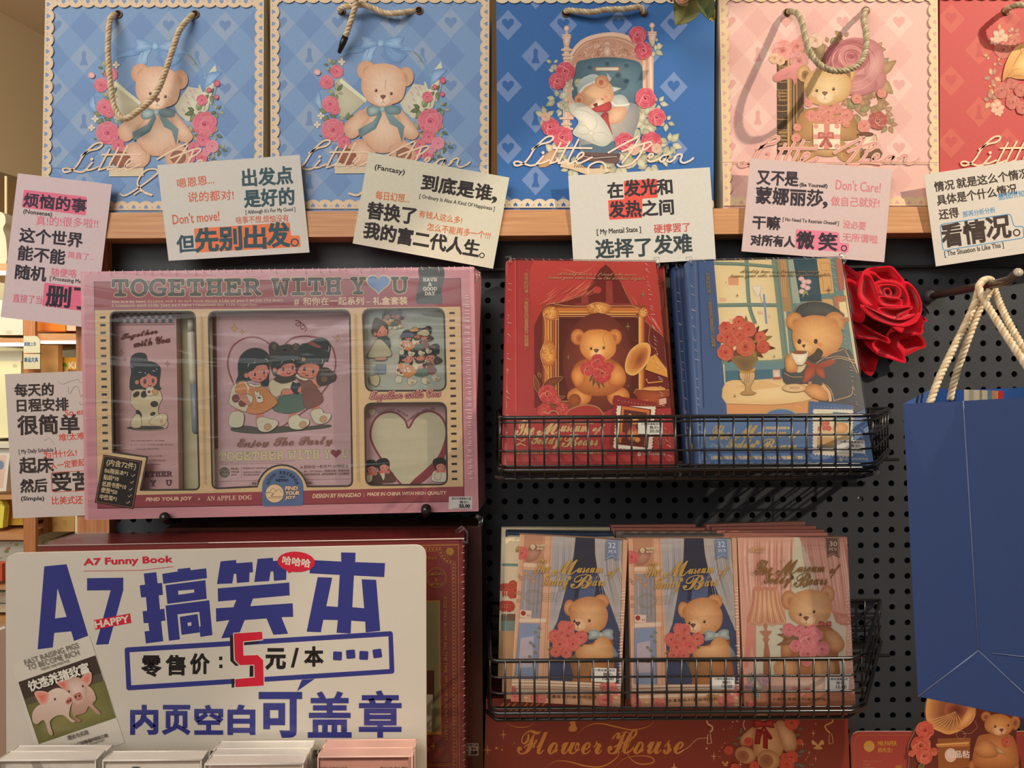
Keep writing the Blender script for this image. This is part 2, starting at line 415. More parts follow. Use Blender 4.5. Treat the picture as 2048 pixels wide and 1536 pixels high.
# ---------------------------------------------------------------- far shelf unit and its goods
SH = 1.20   # depth of the far shelf fronts
far = thing('far_shelf_unit', 'wooden wall shelf unit with lit shelves behind the display', 'shelf unit', tuple(W(60, 1000, SH)))
def fslab(name, q, y, thick, col, parent=far, m=MATTE, art=None):
    mb = MB(); pl = py(y); mb.slab(q, pl, thick, col, m=m)
    if art: art(mb.art(pl))
    return mb.build(name, parent)
def R(x0, y0, x1, y1): return [(x0, y0), (x1, y0), (x1, y1), (x0, y1)]
fslab('post', R(47, 560, 70, 1300), SH - .01, 0.009, 'b07a4c', m=WOODV)
fslab('post', R(52, 1000, 71, 1300), SH - .02, 0.01, 'a56f40', m=WOODV)
fslab('shelf_board', R(-120, 676, 47, 685), SH, 0.32, 'b87c4c', m=WOOD)
fslab('shelf_board', R(70, 667, 240, 681), SH, 0.32, 'b87c4c', m=WOOD)
fslab('shelf_board', R(-120, 527, 60, 541), SH, 0.32, 'b87c4c', m=WOOD)
fslab('shelf_board', R(-120, 1066, 52, 1080), SH, 0.32, 'c9b493', m=WOOD)
fslab('shelf_board', R(-120, 992, 47, 999), SH, 0.32, 'c9b493', m=WOOD)
for q_ in (R(70, 832, 240, 842), R(70, 1110, 240, 1122), R(-120, 1172, 52, 1180), R(-120, 1240, 52, 1250)): fslab('shelf_board', q_, SH, 0.32, 'c9b493', m=WOOD)
fslab('shelf_board', R(-120, 887, 47, 896), SH, 0.32, 'd8d2c0', m=MATTE)
fslab('back_board', R(-200, 500, 300, 1400), SH + .33, 0.01, 'd9cfa8')
fslab('side_panel', R(82, 690, 116, 1000), SH + .05, 0.02, 'd3a46a')
fslab('light_strip', R(-120, 685, 37, 692), SH + .005, 0.02, 'ffffff', m=LED)
fslab('light_strip', R(80, 681, 240, 687), SH + .005, 0.02, 'ffffff', m=LED)
fslab('light_strip', R(-120, 541, 40, 548), SH + .005, 0.02, 'ffffff', m=LED)
def tagart(t):
    def f(a):
        a.fill(R(49, 674, 68, 698), 'e0dcc0'); a.text(t, (50, 689), (66, 689), 7, '4a6a94')
    return f
def goods(name, label, cat, q, y, thick, col, art=None, m=PAPER, group=None, on=None):
    mb = MB(); pl = py(y)
    if on: zf = W(0, on, SH)[2] + .0015; yb_ = 768 + (1.35 - zf) / (y + .7) * F; ym = max(p[1] for p in q); q = [(p[0], yb_ if p[1] > ym - 3 else p[1]) for p in q]
    mb.slab(q, pl, thick, col, m=m)
    if art: art(mb.art(pl))
    return tag(mb.build(name), label, cat, group)
goods('shelf_label', 'upper pale shelf label with blue writing on the far post', 'label', [(47, 672), (73, 672), (80, 680), (80, 706), (47, 706)], SH - .03, .002, 'd6cfae', lambda a: a.text('新款上市', (49, 692), (72, 692), 8, '54729c', bold=.3))
goods('shelf_label', 'lower pale shelf label with blue writing on the far post', 'label', R(47, 708, 80, 738), SH - .03, .002, 'd2c9a6', lambda a: a.text('新品文具', (49, 724), (76, 724), 9, '46648f', bold=.4))
goods('storage_box', 'pale green white box on the far upper shelf', 'box', R(-60, 600, 46, 674), SH + .04, .2, 'd3d6c4', lambda a: a.ell(18, 665, 9, 5, 'b7b8a2', 'cfd1bd'), on=676)
goods('storage_box', 'bright orange box on the far shelf', 'box', R(75, 600, 131, 667), SH + .05, .2, 'f08a2a', lambda a: a.line([(76, 662), (131, 662)], 3, 'd76d20'), on=667)
goods('storage_box', 'pale pink box beside the orange box on the far shelf', 'box', R(133, 600, 175, 667), SH + .05, .2, 'e2c0a6', on=667)
goods('book_set', 'cream boxed book set below the far left light strip', 'book', R(-60, 702, 42, 885), SH + .06, .2, 'e8dfb4', lambda a: (a.fill(R(-60, 702, 44, 722), 'c9c7b0'), a.ell(30, 732, 5, 4, 'c8bf9a')), on=887)
goods('storage_box', 'grey white box leaning behind the yellow book on the far shelf', 'box', [(117, 702), (240, 690), (240, 830), (117, 830)], SH + .14, .1, 'c8cab2', on=832)
goods('activity_book', 'yellow book with a green blob and white lettering on the far shelf', 'book', [(106, 714), (230, 717), (230, 830), (98, 830)], SH + .08, .02, 'f1b03a',
      lambda a: (a.ell(126, 731, 8, 6, '5f9a2c'), a.ell(127, 738, 6, 5, 'a8b06a'), a.text('Ki', (138, 737), (152, 736), 12, 'f6f2dc', bold=.5), a.text('Abus', (136, 744), (154, 743), 6, '4b4a58', bold=.3)), on=832)
goods('picture_frame', 'small white framed picture on the far left shelf', 'frame', [(-30, 898), (21, 896), (12, 985), (-30, 985)], SH + .012, .02, 'e3ddcf', lambda a: (a.fill([(-30, 912), (14, 910), (6, 976), (-30, 976)], 'e0bfae'), a.ell(2, 930, 6, 9, '7d8cab')), on=992)
goods('gift_box', 'golden yellow box on the far lower shelf', 'box', R(-40, 1000, 46, 1066), SH + .05, .2, 'd9ab45', on=1066)
goods('paper_bag', 'bright yellow bag standing before the golden box on the far shelf', 'bag', [(-30, 1000), (2, 1000), (9, 1015), (5, 1068), (-30, 1068)], SH + .012, .02, 'ecdc5a', on=1066)
goods('wrapping_paper', 'white paper with small leaf sprigs on the far lower shelf', 'paper', R(-40, 1083, 48, 1172), SH + .05, .02, 'dfe2cf',
      lambda a: (a.ell(33, 1089, 4, 3, 'a9c46a'), a.ell(16, 1098, 6, 3, 'c9946c', rot=-30), a.ell(13, 1103, 5, 3, '93a867'), a.line([(20, 1088), (24, 1084)], 1.2, '7d8a78'), a.line([(46, 1096), (50, 1092)], 1.2, '7d8a78'), a.line([(0, 1118), (4, 1115)], 1.2, '7d8a78')), on=1172)
goods('storage_box', 'tan patterned box on the far lower shelf', 'box', R(97, 1000, 149, 1090), SH + .08, .16, 'c49a5a', lambda a: (a.ell(110, 1048, 6, 4, 'b08a52'), a.ell(130, 1046, 5, 6, 'b58f56'), a.ell(105, 1056, 3, 5, 'b08a52')), on=1084)
goods('notebook', 'dark spined book beside the tan patterned box on the far shelf', 'book', [(86, 1000), (95, 1000), (95, 1068), (86, 1068)], SH + .06, .10, '84512c', on=1084)
goods('carton', 'white edged carton standing behind the wooden side post', 'box', R(150, 1000, 160, 1100), SH + .01, .03, 'e6d6b4', on=1110)
goods('storage_tray', 'grey tray under the tan patterned box on the far shelf', 'tray', R(84, 1084, 147, 1110), SH + .05, .22, 'a89a7c', on=1110)
goods('tin', 'red tin peeping out at the far lower left', 'tin', R(-30, 1128, 4, 1170), SH + .008, .03, 'd25c40', on=1172)
goods('ornament', 'white ornament on the top far shelf', 'ornament', sm([(-14, 430), (0, 424), (9, 430), (11, 445), (6, 458), (12, 480), (12, 527), (-14, 527)], 4), SH + .08, .05, 'd9cdb4', m=MATTE, on=527)
goods('hanging_strip', 'pale vertical strip hanging under the far ceiling', 'strip', R(9, 352, 13.5, 526), SH + .10, .004, 'cdbb96', m=MATTE)
goods('stationery_box', 'cream box with striped edge on the lowest far shelf', 'box', R(-60, 1182, 46, 1236), SH + .03, .2, 'cfc2a2', lambda a: [a.line([(-60, 1176 + 8 * i), (50, 1174 + 8 * i)], 2, c) for i, c in enumerate(('d4b48c', '6e8c9c', 'c79a80', 'd8cdb4', '465560', 'd4b890'))], on=1240)
goods('side_table', 'pale topped brown table edge at the lower left', 'table', [(-40, 1270), (8, 1252), (30, 1256), (30, 1700), (-40, 1700)], .2, .1, 'b08e78', lambda a: a.line([(-40, 1272), (10, 1254)], 5, 'f2e4cf'))

# ================================================================ THE DISPLAY STAND
stand = thing('display_stand', 'black pegboard display stand with oak shelf and side post', 'display stand', (0.05, 0.02, 0.0))
b = MB(); x0, x1 = W(96, 430, -.03)[0], 0.60; zt, zb_ = W(600, 422.6, -.03)[2], W(600, 474, -.03)[2]
b.box(x0, x1, -.03, .125, zb_, zt, 'd0a070', WOOD); b.build('shelf_board', stand)
b = MB(); b.box(W(152, 700, -.012)[0], W(216, 700, -.012)[0], -.012, .06, .0, zb_, 'b87848', WOODV); b.build('side_post', stand)
b = MB(); b.box(W(222, 500, -.004)[0], .60, -.004, .02, W(1100, 541, -.004)[2], zb_, '37383b', PERF)
b.box(W(222, 500, -.004)[0], .60, -.0065, -.004, W(1100, 541, -.004)[2], W(1100, 536, -.004)[2], '1d1c1d', PERF); b.build('header_panel', stand)
# perforated steel sheet with real round holes
b = MB(); ztop = W(1100, 541.5, 0)[2]; p0 = W(1009, 972, 0); pit = 30.95 * .70 / F; rad = 6.1 * .70 / F
xl, xr = W(207, 900, 0)[0], .60; zl = .94
i0 = int((xl - p0[0]) / pit) - 1; i1 = int((xr - p0[0]) / pit) + 1; j0 = int((zl - p0[2]) / pit) - 1; j1 = int((ztop - p0[2]) / pit) + 1
V, Fc, Nn = [], [], 16
for i in range(i0, i1 + 1):
    for j in range(j0, j1 + 1):
        cx, cz = p0[0] + i * pit, p0[2] + j * pit; h = pit / 2
        xa, xb, za, zbb = max(cx - h, xl), min(cx + h, xr), max(cz - h, zl), min(cz + h, ztop)
        if xa >= xb or za >= zbb: continue
        if xa > cx - rad or xb < cx + rad or za > cz - rad or zbb < cz + rad:
            o = len(V); V += [(xa, 0, za), (xb, 0, za), (xb, 0, zbb), (xa, 0, zbb)]; Fc.append((o, o + 1, o + 2, o + 3)); continue
        o = len(V)
        for k in range(Nn):
            an = 2 * math.pi * (k + .5) / Nn; c, s_ = math.cos(an), math.sin(an); t = 1 / max(abs(c), abs(s_))
            ex = (cx - xa if c < 0 else xb - cx) * abs(c) * t; ez = (cz - za if s_ < 0 else zbb - cz) * abs(s_) * t
            V += [(cx + math.copysign(ex, c), 0, cz + math.copysign(ez, s_)), (cx + rad * c, 0, cz + rad * s_), (cx + rad * c, .0016, cz + rad * s_)]
        # corners of the cell
        cor = [(xb, 0, zbb), (xa, 0, zbb), (xa, 0, za), (xb, 0, za)]; co = len(V); V += cor
        for k in range(Nn):
            k2 = (k + 1) % Nn; Fc += [(o + 3 * k, o + 3 * k2, o + 3 * k2 + 1, o + 3 * k + 1)[::-1], (o + 3 * k + 1, o + 3 * k2 + 1, o + 3 * k2 + 2, o + 3 * k + 2)[::-1]]
        for q, k in enumerate((1, 5, 9, 13)): Fc.append((co + q, o + 3 * ((k + 1) % Nn), o + 3 * k))
b.add(V, Fc, '3b3d41', PERF); b.build('pegboard', stand)
b = MB(); b.box(xl, xr, .05, .06, zl, ztop, '121112', MATTE); b.build('dark_backing', stand)  # black sheet added behind the board so the holes look dark
# pale goods glimpsed through the holes
for i, (x, y, w, h, c, l) in enumerate(((1006, 648, 12, 70, '9fc6e6', 'blue white packet glimpsed through the holes left of the red book'), (1006, 738, 12, 30, 'd8d2e0', 'lilac packet glimpsed through the holes beside the pale blue one'),
                           (1752, 866, 40, 20, 'd6cce6', 'pale packet glimpsed through the holes right of the blue book'), (1716, 990, 16, 34, 'dcd2cc', 'cream packet glimpsed through the holes under the upper basket'))):
    mb = MB(); p = W(x, y, .012); hw, hh = w * .72 / F / 2, h * .72 / F / 2
    mb.box(p[0] - hw, p[0] + hw, .012, .02, p[2] - hh, p[2] + hh, c, PAPER); tag(mb.build('packet'), l, 'packet')

# ---------------------------------------------------------------- peg hooks
def rod(name, label, pts, r, cat='hook', col='1c1a1a', parent=None, group=None):
    mb = MB(); mb.tube(pts, r, col, STEEL, 12); o = mb.build(name, parent)
    if parent is None: tag(o, label, cat, group)
    return o
rod('peg_hook', 'black peg hook under the lower left of the pink gift box', [W(338, 1041, -.001), W(334, 1040, -.05), W(330, 1036, -.088), W(329, 1034, -.093)], .0042)
rod('peg_hook', 'black peg hook under the lower right of the pink gift box', [W(850, 1030, -.001), W(851, 1029, -.05), W(852, 1024, -.088), W(852, 1016, -.093)], .0042)
hk = thing('peg_hook', 'long black hook on a heart shaped plate holding the blue bag', 'hook', tuple(W(1859, 596, -.002)))
def heart(cx, cy, w, h, n=28):
    out = []
    for i in range(n):
        t = 2 * math.pi * i / n; x = 16 * math.sin(t) ** 3; y = 13 * math.cos(t) - 5 * math.cos(2 * t) - 2 * math.cos(3 * t) - math.cos(4 * t)
        out.append((cx + x * w / 32, cy - (y + 2.5) * h / 29))
    return out
mb = MB(); pl = py(-.0035); mb.slab(heart(1859, 598, 60, 58), pl, .003, '3a3839', m=PERF); mb.build('heart_plate', hk)
mb = MB(); mb.tube([W(1859, 593, -.004), W(1859, 593, -.012)], .006, '3a3839', PERF, 16); mb.build('collar', hk)
HOOK = [W(1859, 593, -.008), W(1900, 585, -.03), W(1945, 576, -.075), W(1985, 569, -.115), W(2012, 563, -.145), W(2020, 560, -.15), W(2036, 545, -.16)]
mb = MB(); mb.tube(HOOK, .0036, '4b3a33', STEEL, 14)
mb.tube([HOOK[-1], W(2037, 544, -.1608)], .0034, 'b8a898', STEEL, 14); mb.build('rod', hk)

# ---------------------------------------------------------------- hanging flower at the top
fl = thing('artificial_flower', 'peach cloth rose with green leaves hanging above the navy bag', 'flower', tuple(W(1375, -10, -.075)))
def petal(mb, out, y, dc, col, col2, m=VELVET, rim=None, curl=.006, n=4):
    """Cupped petal from an outline of photo points: rim nearer than its hollow."""
    P = sm(out, n); k = len(P); c = np.mean(P, axis=0); V = []; C = []
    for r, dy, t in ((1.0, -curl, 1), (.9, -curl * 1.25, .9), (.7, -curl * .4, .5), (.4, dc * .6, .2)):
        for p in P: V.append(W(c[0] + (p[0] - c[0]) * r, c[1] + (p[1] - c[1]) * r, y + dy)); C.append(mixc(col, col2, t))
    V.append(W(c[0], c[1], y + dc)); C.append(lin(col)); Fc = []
    for a in range(3):
        for i in range(k): j = (i + 1) % k; Fc.append((a * k + i, a * k + j, (a + 1) * k + j, (a + 1) * k + i))
    for i in range(k): Fc.append((3 * k + i, 3 * k + (i + 1) % k, 4 * k))
    mb.add(V, Fc, np.array(C), m, True)
    if rim: mb.tube([V[i] for i in range(k)], .0004, rim, m, 5, closed=True)
mb = MB()
for o_, y_, c1, c2 in (([(1336, -30), (1408, -34), (1382, 4), (1366, 13), (1350, 5), (1338, -8)], -.075, 'efb99a', 'f3cfae'), ([(1343, -26), (1400, -30), (1376, 2), (1362, 9), (1350, 0)], -.082, 'e8a488', 'f2c3a4'), ([(1350, -24), (1390, -26), (1370, 0), (1356, 0)], -.088, 'd98068', 'eeb092')):
    petal(mb, o_, y_, .006, c1, c2)
mb.build('bloom', fl)
fc = crop(1280, 0, 11.38)
def cloth_leaf(out, y, col, col2, dip, vein):
    mb = MB(); P = out; k = len(P); c = np.mean(P, axis=0); V = [W(p[0], p[1], y + dip * ((p[1] - c[1]) / 30)) for p in P]; V.append(W(c[0], c[1], y + .004))
    mb.add(V, [(i, (i + 1) % k, k) for i in range(k)], [col2] * k + [col], LEAFM, True); V2 = np.array(V) + (0, .0006, 0); mb.add(V2, [((i + 1) % k, i, k) for i in range(k)], col2, LEAFM, True)
    mb.tube([W(vein[0][0], vein[0][1], y - .001), W(c[0], c[1], y + .0034), W(vein[1][0], vein[1][1], y - .001)], .0004, col2, LEAFM, 5)
    mb.build('leaf', fl)
def serr(pts, n, d):
    out = []
    for i in range(len(pts) - 1):
        a, e = np.array(pts[i]), np.array(pts[i + 1]); L = np.linalg.norm(e - a); k = max(1, int(L / n)); nrm = np.array([e[1] - a[1], a[0] - e[0]]) / L
        for j in range(k): out += [tuple(a + (e - a) * j / k), tuple(a + (e - a) * (j + .8) / k + nrm * d)]
    return out + [pts[-1]]
cloth_leaf([(1347.5, -12)] + serr(fc((768, 130), (800, 570), (960, 545), (1130, 490), (1290, 390), (1370, 265)), 2.2, -.8) + fc((1310, 130), (1220, -150)), -.080, '6a6c3c', '7d7a46', .004, ((1356, -10), (1351, 48)))
cloth_leaf(fc((1200, -200), (1250, 30), (1380, 260)) + serr(fc((1380, 260), (1560, 445), (1650, 350), (1705, 200)), 2.2, -.7) + fc((1680, -100)), -.072, '4d5a2e', '5f6a38', .004, ((1392, -10), (1417, 38)))
cloth_leaf(fc((1712, 205), (1640, 350), (1570, 440), (1682, 500), (1716, 380)), -.064, 'd8c886', 'cdbb74', .002, ((1430, 20), (1422, 40)))
cloth_leaf([(1330, -30), (1345, -36), (1352, -8), (1344, 4), (1335, -4)], -.07, '8a6a40', '7a5a34', .002, ((1338, -28), (1343, 2)))

# ---------------------------------------------------------------- big red cloth rose
rs = thing('cloth_rose', 'large red velvet rose beside the blue teddy notebook', 'flower', tuple(W(1775, 640, -.03)))
rc = crop(1640, 500, 5.02); mb = MB()
RED1, RED2 = 'c60a22', 'de0e2e'
for out, y, dc, curl, ca, cb in (
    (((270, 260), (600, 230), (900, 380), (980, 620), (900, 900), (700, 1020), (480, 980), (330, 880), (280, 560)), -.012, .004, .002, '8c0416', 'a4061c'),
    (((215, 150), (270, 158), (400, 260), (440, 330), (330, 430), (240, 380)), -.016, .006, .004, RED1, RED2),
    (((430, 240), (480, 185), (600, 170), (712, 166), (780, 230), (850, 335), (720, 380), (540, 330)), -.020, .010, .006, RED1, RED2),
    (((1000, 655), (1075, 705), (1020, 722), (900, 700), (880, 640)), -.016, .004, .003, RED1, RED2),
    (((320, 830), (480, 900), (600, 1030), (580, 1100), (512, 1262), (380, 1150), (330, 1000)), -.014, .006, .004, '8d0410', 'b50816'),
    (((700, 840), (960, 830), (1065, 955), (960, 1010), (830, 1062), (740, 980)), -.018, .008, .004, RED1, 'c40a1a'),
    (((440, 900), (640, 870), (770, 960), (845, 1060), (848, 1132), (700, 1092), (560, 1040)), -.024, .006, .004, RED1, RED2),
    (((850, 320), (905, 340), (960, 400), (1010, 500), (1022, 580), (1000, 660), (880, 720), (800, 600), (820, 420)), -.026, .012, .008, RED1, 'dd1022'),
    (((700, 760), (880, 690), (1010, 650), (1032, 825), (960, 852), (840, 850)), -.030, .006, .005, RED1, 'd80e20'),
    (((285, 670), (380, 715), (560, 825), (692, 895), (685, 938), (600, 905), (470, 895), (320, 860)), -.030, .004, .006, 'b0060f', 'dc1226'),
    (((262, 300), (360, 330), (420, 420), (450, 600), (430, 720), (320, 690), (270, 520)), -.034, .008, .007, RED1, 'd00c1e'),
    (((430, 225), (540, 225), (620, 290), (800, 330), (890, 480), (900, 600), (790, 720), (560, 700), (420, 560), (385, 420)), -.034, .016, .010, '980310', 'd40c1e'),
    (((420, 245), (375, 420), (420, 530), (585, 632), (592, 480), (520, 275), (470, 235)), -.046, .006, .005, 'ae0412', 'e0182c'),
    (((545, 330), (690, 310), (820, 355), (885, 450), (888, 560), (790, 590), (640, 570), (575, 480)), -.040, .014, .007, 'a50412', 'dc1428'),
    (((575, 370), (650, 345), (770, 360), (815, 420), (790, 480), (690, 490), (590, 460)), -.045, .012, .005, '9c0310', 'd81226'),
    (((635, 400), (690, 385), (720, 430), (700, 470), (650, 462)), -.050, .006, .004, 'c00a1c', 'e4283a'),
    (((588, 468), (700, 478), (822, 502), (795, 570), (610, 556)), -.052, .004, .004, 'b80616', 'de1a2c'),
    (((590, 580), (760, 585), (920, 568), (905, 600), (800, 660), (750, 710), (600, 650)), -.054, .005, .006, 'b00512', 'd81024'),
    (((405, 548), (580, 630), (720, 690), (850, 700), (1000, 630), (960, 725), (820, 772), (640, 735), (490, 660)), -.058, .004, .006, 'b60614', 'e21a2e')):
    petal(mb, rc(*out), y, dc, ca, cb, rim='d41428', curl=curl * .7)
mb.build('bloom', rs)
mb = MB(); mb.tube([W(1770, 640, -.016), W(1771, 640, -.001)], .003, '3f4a22', LEAFM); mb.build('stem', rs)

# ================================================================ PRINTED MOTIFS
def rose(a, cx, cy, r, c='d4506a', d='a02c48', l='ee909c', seed=0, out=None, m=PAPER, sq=1.0, gold=None):
    rn = random.Random(seed * 13 + 5); a0 = rn.uniform(0, 6.28)
    for ring, (dist, pr, k) in enumerate(((.56, .52, 7), (.34, .44, 5), (.16, .34, 4))):
        for i in range(k):
            an = a0 + ring * .5 + 2 * math.pi * i / k + rn.uniform(-.15, .15); x, y = cx + math.cos(an) * r * dist, cy + math.sin(an) * r * dist * sq
            p = ellp(x, y, r * pr * rn.uniform(.9, 1.1), r * pr * .86 * sq, math.degrees(an) + 90, 14)
            a.blob(p, mixc(d, c, .35 + .1 * ring), mixc(c, l, rn.uniform(.25, .8)), ctr=(x - math.cos(an) * r * pr * .6, y - math.sin(an) * r * pr * .6 * sq), m=m, rings=(.7,))
            if out or gold: a.line(ellp(x, y, r * pr, r * pr * .86 * sq, math.degrees(an) + 90, 10, -75, 75), max(.5, r * .045), gold or out, m=FOIL if gold else m, taper=.8)
    a.blob(ellp(cx, cy, r * .26, r * .24 * sq, n=12), d, c, m=m)
    sp = [(cx + math.cos(a0 + t * .55) * r * (.05 + .017 * t), cy + math.sin(a0 + t * .55) * r * (.05 + .017 * t) * sq) for t in range(20)]
    a.line(sp, max(.5, r * .05), gold or out or l, m=FOIL if gold else m, taper=.5)
def leaf(a, x0, y0, x1, y1=None, w=None, c='8f9c74', d='66744e', m=PAPER, vein=True, out=None):
    if isinstance(x0, tuple):
        if y1 is not None: c = y1
        if w is not None: d = w
        w = x1; (x0, y0), (x1, y1) = x0, y0
    dx, dy = x1 - x0, y1 - y0; L = math.hypot(dx, dy) or 1; nx, ny = -dy / L * w / 2, dx / L * w / 2
    P = [(x0, y0), (x0 + dx * .25 + nx * .8, y0 + dy * .25 + ny * .8), (x0 + dx * .5 + nx, y0 + dy * .5 + ny), (x0 + dx * .8 + nx * .5, y0 + dy * .8 + ny * .5), (x1, y1),
         (x0 + dx * .8 - nx * .5, y0 + dy * .8 - ny * .5), (x0 + dx * .5 - nx, y0 + dy * .5 - ny), (x0 + dx * .25 - nx * .8, y0 + dy * .25 - ny * .8)]
    a.blob(sm(P, 2), c, d, m=m, rings=(.6,))
    if vein: a.line([(x0, y0), (x1, y1)], max(.4, w * .06), mixc(d, '3a3a28', .3), m=m, taper=.8)
    if out: a.line(sm(P, 2), .7, out, m=FOIL, closed=True)
def sprig(a, cx, cy, r, n, seed, cols=(('93a078', '66744e'), ('b8b890', '8c9068'), ('77865e', '51603e')), m=PAPER, w=.42, out=None, a0=0, a1=6.283):
    rn = random.Random(seed)
    for i in range(n):
        an = a0 + (a1 - a0) * (i + rn.random() * .7) / n; q = r * rn.uniform(.75, 1.15); c, d = rn.choice(cols)
        leaf(a, cx + math.cos(an) * r * .2, cy + math.sin(an) * r * .2, cx + math.cos(an) * q, cy + math.sin(an) * q, q * w, c, d, m, out=out)
def fur(a, pts, c1, c2, n=60, hair=5, w=.7, hc=None, m=PAPER, ctr=None, seed=1, edge=True):
    """Soft plush shape: shaded body with short hair strokes."""
    a.blob(pts, c1, c2, ctr=ctr, m=m, noise=.04)
    P = np.array(pts); c = P.mean(0) if ctr is None else np.array(ctr); rn = random.Random(seed); b0 = a.L + 1; a.L += 9; hc = hc or mixc(c2, c1, .3)
    for i in range(n):
        p = P[rn.randrange(len(P))]; t = 1.0 if (edge and i % 3 == 0) else math.sqrt(rn.random()) * .92
        q = c + (p - c) * t; d = (p - c) / (np.linalg.norm(p - c) + 1e-6); d = np.array([d[0] + rn.uniform(-.6, .6), d[1] + rn.uniform(-.2, .8)]); d /= np.linalg.norm(d) + 1e-6
        col = np.clip(mixc(c1, c2, min(1, t ** 1.4)) * rn.uniform(.9, 1.08), 0, 1)
        a.line([q, q + d * hair * rn.uniform(.5, 1)], w, col, m=m, taper=1, lay=b0 + i % 9)
def bear_face(a, cx, cy, s, eyes, nose, muz, c1, c2, dark='3f241a', nosec='6b3a2c', m=PAPER, blush=None, hi='f4e4d0'):
    a.blob(ellp(*muz), mixc(c1, 'fff2dc', .35), mixc(c1, c2, .25), m=m)
    if blush:
        for x, y in eyes: a.blob(ellp(x + (-3 if x < cx else 3) * s, y + 7 * s, 6 * s, 4 * s), mixc(c1, blush, .5), mixc(c1, c2, .15), m=m)
    for x, y in eyes:
        a.blob(ellp(x, y, 3.7 * s, 4.1 * s), c2, mixc(c1, c2, .4), m=m); a.ell(x, y, 2.5 * s, 3.0 * s, dark, m=m); a.ell(x - .7 * s, y - 1.0 * s, .8 * s, .8 * s, hi, m=m, n=8)
    x, y = nose
    a.blob(sm([(x - 5.5 * s, y - 2.5 * s), (x, y - 4.2 * s), (x + 5.5 * s, y - 2.5 * s), (x + 2.5 * s, y + 2.5 * s), (x, y + 4.2 * s), (x - 2.5 * s, y + 2.5 * s)], 3), mixc(nosec, 'd09a80', .25), nosec, m=m)
    a.line([(x, y + 4 * s), (x, y + 9 * s)], .7 * s, nosec, m=m); a.line(sm([(x - 6 * s, y + 11 * s), (x - 2 * s, y + 10.6 * s), (x, y + 9 * s), (x + 2 * s, y + 10.6 * s), (x + 6 * s, y + 11 * s)], 3, False), .7 * s, nosec, m=m, taper=.6)
def star(a, x, y, r, col, m=FOIL, k=.14, w=.7):
    a.fill([(x + (r if i % 2 == 0 else r * k) * (w if i % 4 == 0 and False else 1) * math.sin(i * math.pi / 4) * (w if i in (2, 6) else 1), y - (r if i % 2 == 0 else r * k) * math.cos(i * math.pi / 4)) for i in range(8)], col, m)
LB = crop(960, 0, 4.267)
LITTLE = [LB((475, 1408), (430, 1416), (370, 1397), (320, 1380), (290, 1392), (310, 1417), (370, 1398), (420, 1345), (470, 1265), (555, 1182), (612, 1165), (624, 1185), (588, 1216), (515, 1235), (445, 1276)),
          LB((540, 1335), (505, 1375), (482, 1400)), LB((482, 1400), (530, 1395), (590, 1370)),
          LB((688, 1222), (640, 1310), (594, 1398)), LB((594, 1398), (640, 1385), (668, 1372)), LB((764, 1212), (715, 1300), (668, 1396)), LB((668, 1396), (710, 1388), (744, 1372)), LB((842, 1192), (790, 1290), (744, 1398), (800, 1385), (850, 1350)), LB((626, 1268), (800, 1266), (952, 1268)),
          LB((820, 1368), (870, 1338), (884, 1312), (862, 1305), (832, 1335), (818, 1375), (838, 1398), (890, 1378), (955, 1345)),
          LB((1095, 1306), (1210, 1240), (1335, 1178), (1352, 1186), (1290, 1290), (1212, 1390)), LB((1212, 1295), (1330, 1250), (1440, 1216), (1464, 1228), (1420, 1270), (1362, 1298)), LB((1400, 1240), (1360, 1330), (1290, 1400), (1200, 1424), (1172, 1408)),
          LB((1425, 1358), (1465, 1340), (1476, 1318), (1450, 1318), (1428, 1352), (1446, 1382), (1500, 1372), (1540, 1345)), LB((1604, 1324), (1560, 1330), (1532, 1362), (1550, 1384), (1592, 1352), (1606, 1330), (1594, 1370), (1622, 1384), (1668, 1350)), LB((1655, 1348), (1690, 1322), (1722, 1326), (1708, 1372), (1736, 1394), (1790, 1374), (1818, 1352))]
def little(a, dx, dy, col, out=None, w=3.6, upto=99):
    old = a.xf; a.xf = (1, 1, dx, dy)
    S = [sm(s_, 5, False) for s_ in LITTLE[:upto]]
    if out:
        for s_ in S: a.line(s_, w + 2.2, out)
    for s_ in S:
        for e in (s_[0], s_[-1]): a.fill(ellp(e[0], e[1], w / 2, w / 2, n=8), col)
        a.line(s_, w, col)
    a.fill(ellp(*LB((537, 1306))[0], 3.2, 3.2, n=10), col); a.xf = old
def pattern(a, x0, x1, y0, y1, hx, hy, lt, ht, dk=None, sx=113, sy=126.5, hw=28, hh=30.5):
    """Argyle with hearts and chess kings."""
    king = [(-5, -14), (-2, -14), (-2, -17), (2, -17), (2, -14), (5, -14), (5, -10), (4, -7), (6, -6), (4, -4), (5, 4), (8, 11), (9, 16), (-9, 16), (-8, 11), (-5, 4), (-4, -4), (-6, -6), (-4, -7), (-5, -10)]
    for j in range(-1, 6):
        for i in range(-6, 7):
            for kind in (0, 1):
                x = hx + i * sx + kind * sx / 2; y = hy + j * sy + kind * sy / 2
                if not (x0 - 30 < x < x1 + 30 and y0 - 30 < y < y1 + 30): continue
                if dk: a.fill([(x - sx / 2, y - hh), (x - sx / 2 + hw, y), (x - sx / 2, y + hh), (x - sx / 2 - hw, y)], dk)
                if kind == 0: a.fill([(x, y - hh), (x + hw, y), (x, y + hh), (x - hw, y)], lt); a.fill(heart(x, y - 1, 25, 24, 20), ht)
                elif i % 2 == 0: a.fill([(x, y - hh), (x + hw, y), (x, y + hh), (x - hw, y)], lt); a.fill([(x + px * .9, y + p_ * .9) for px, p_ in king], ht)
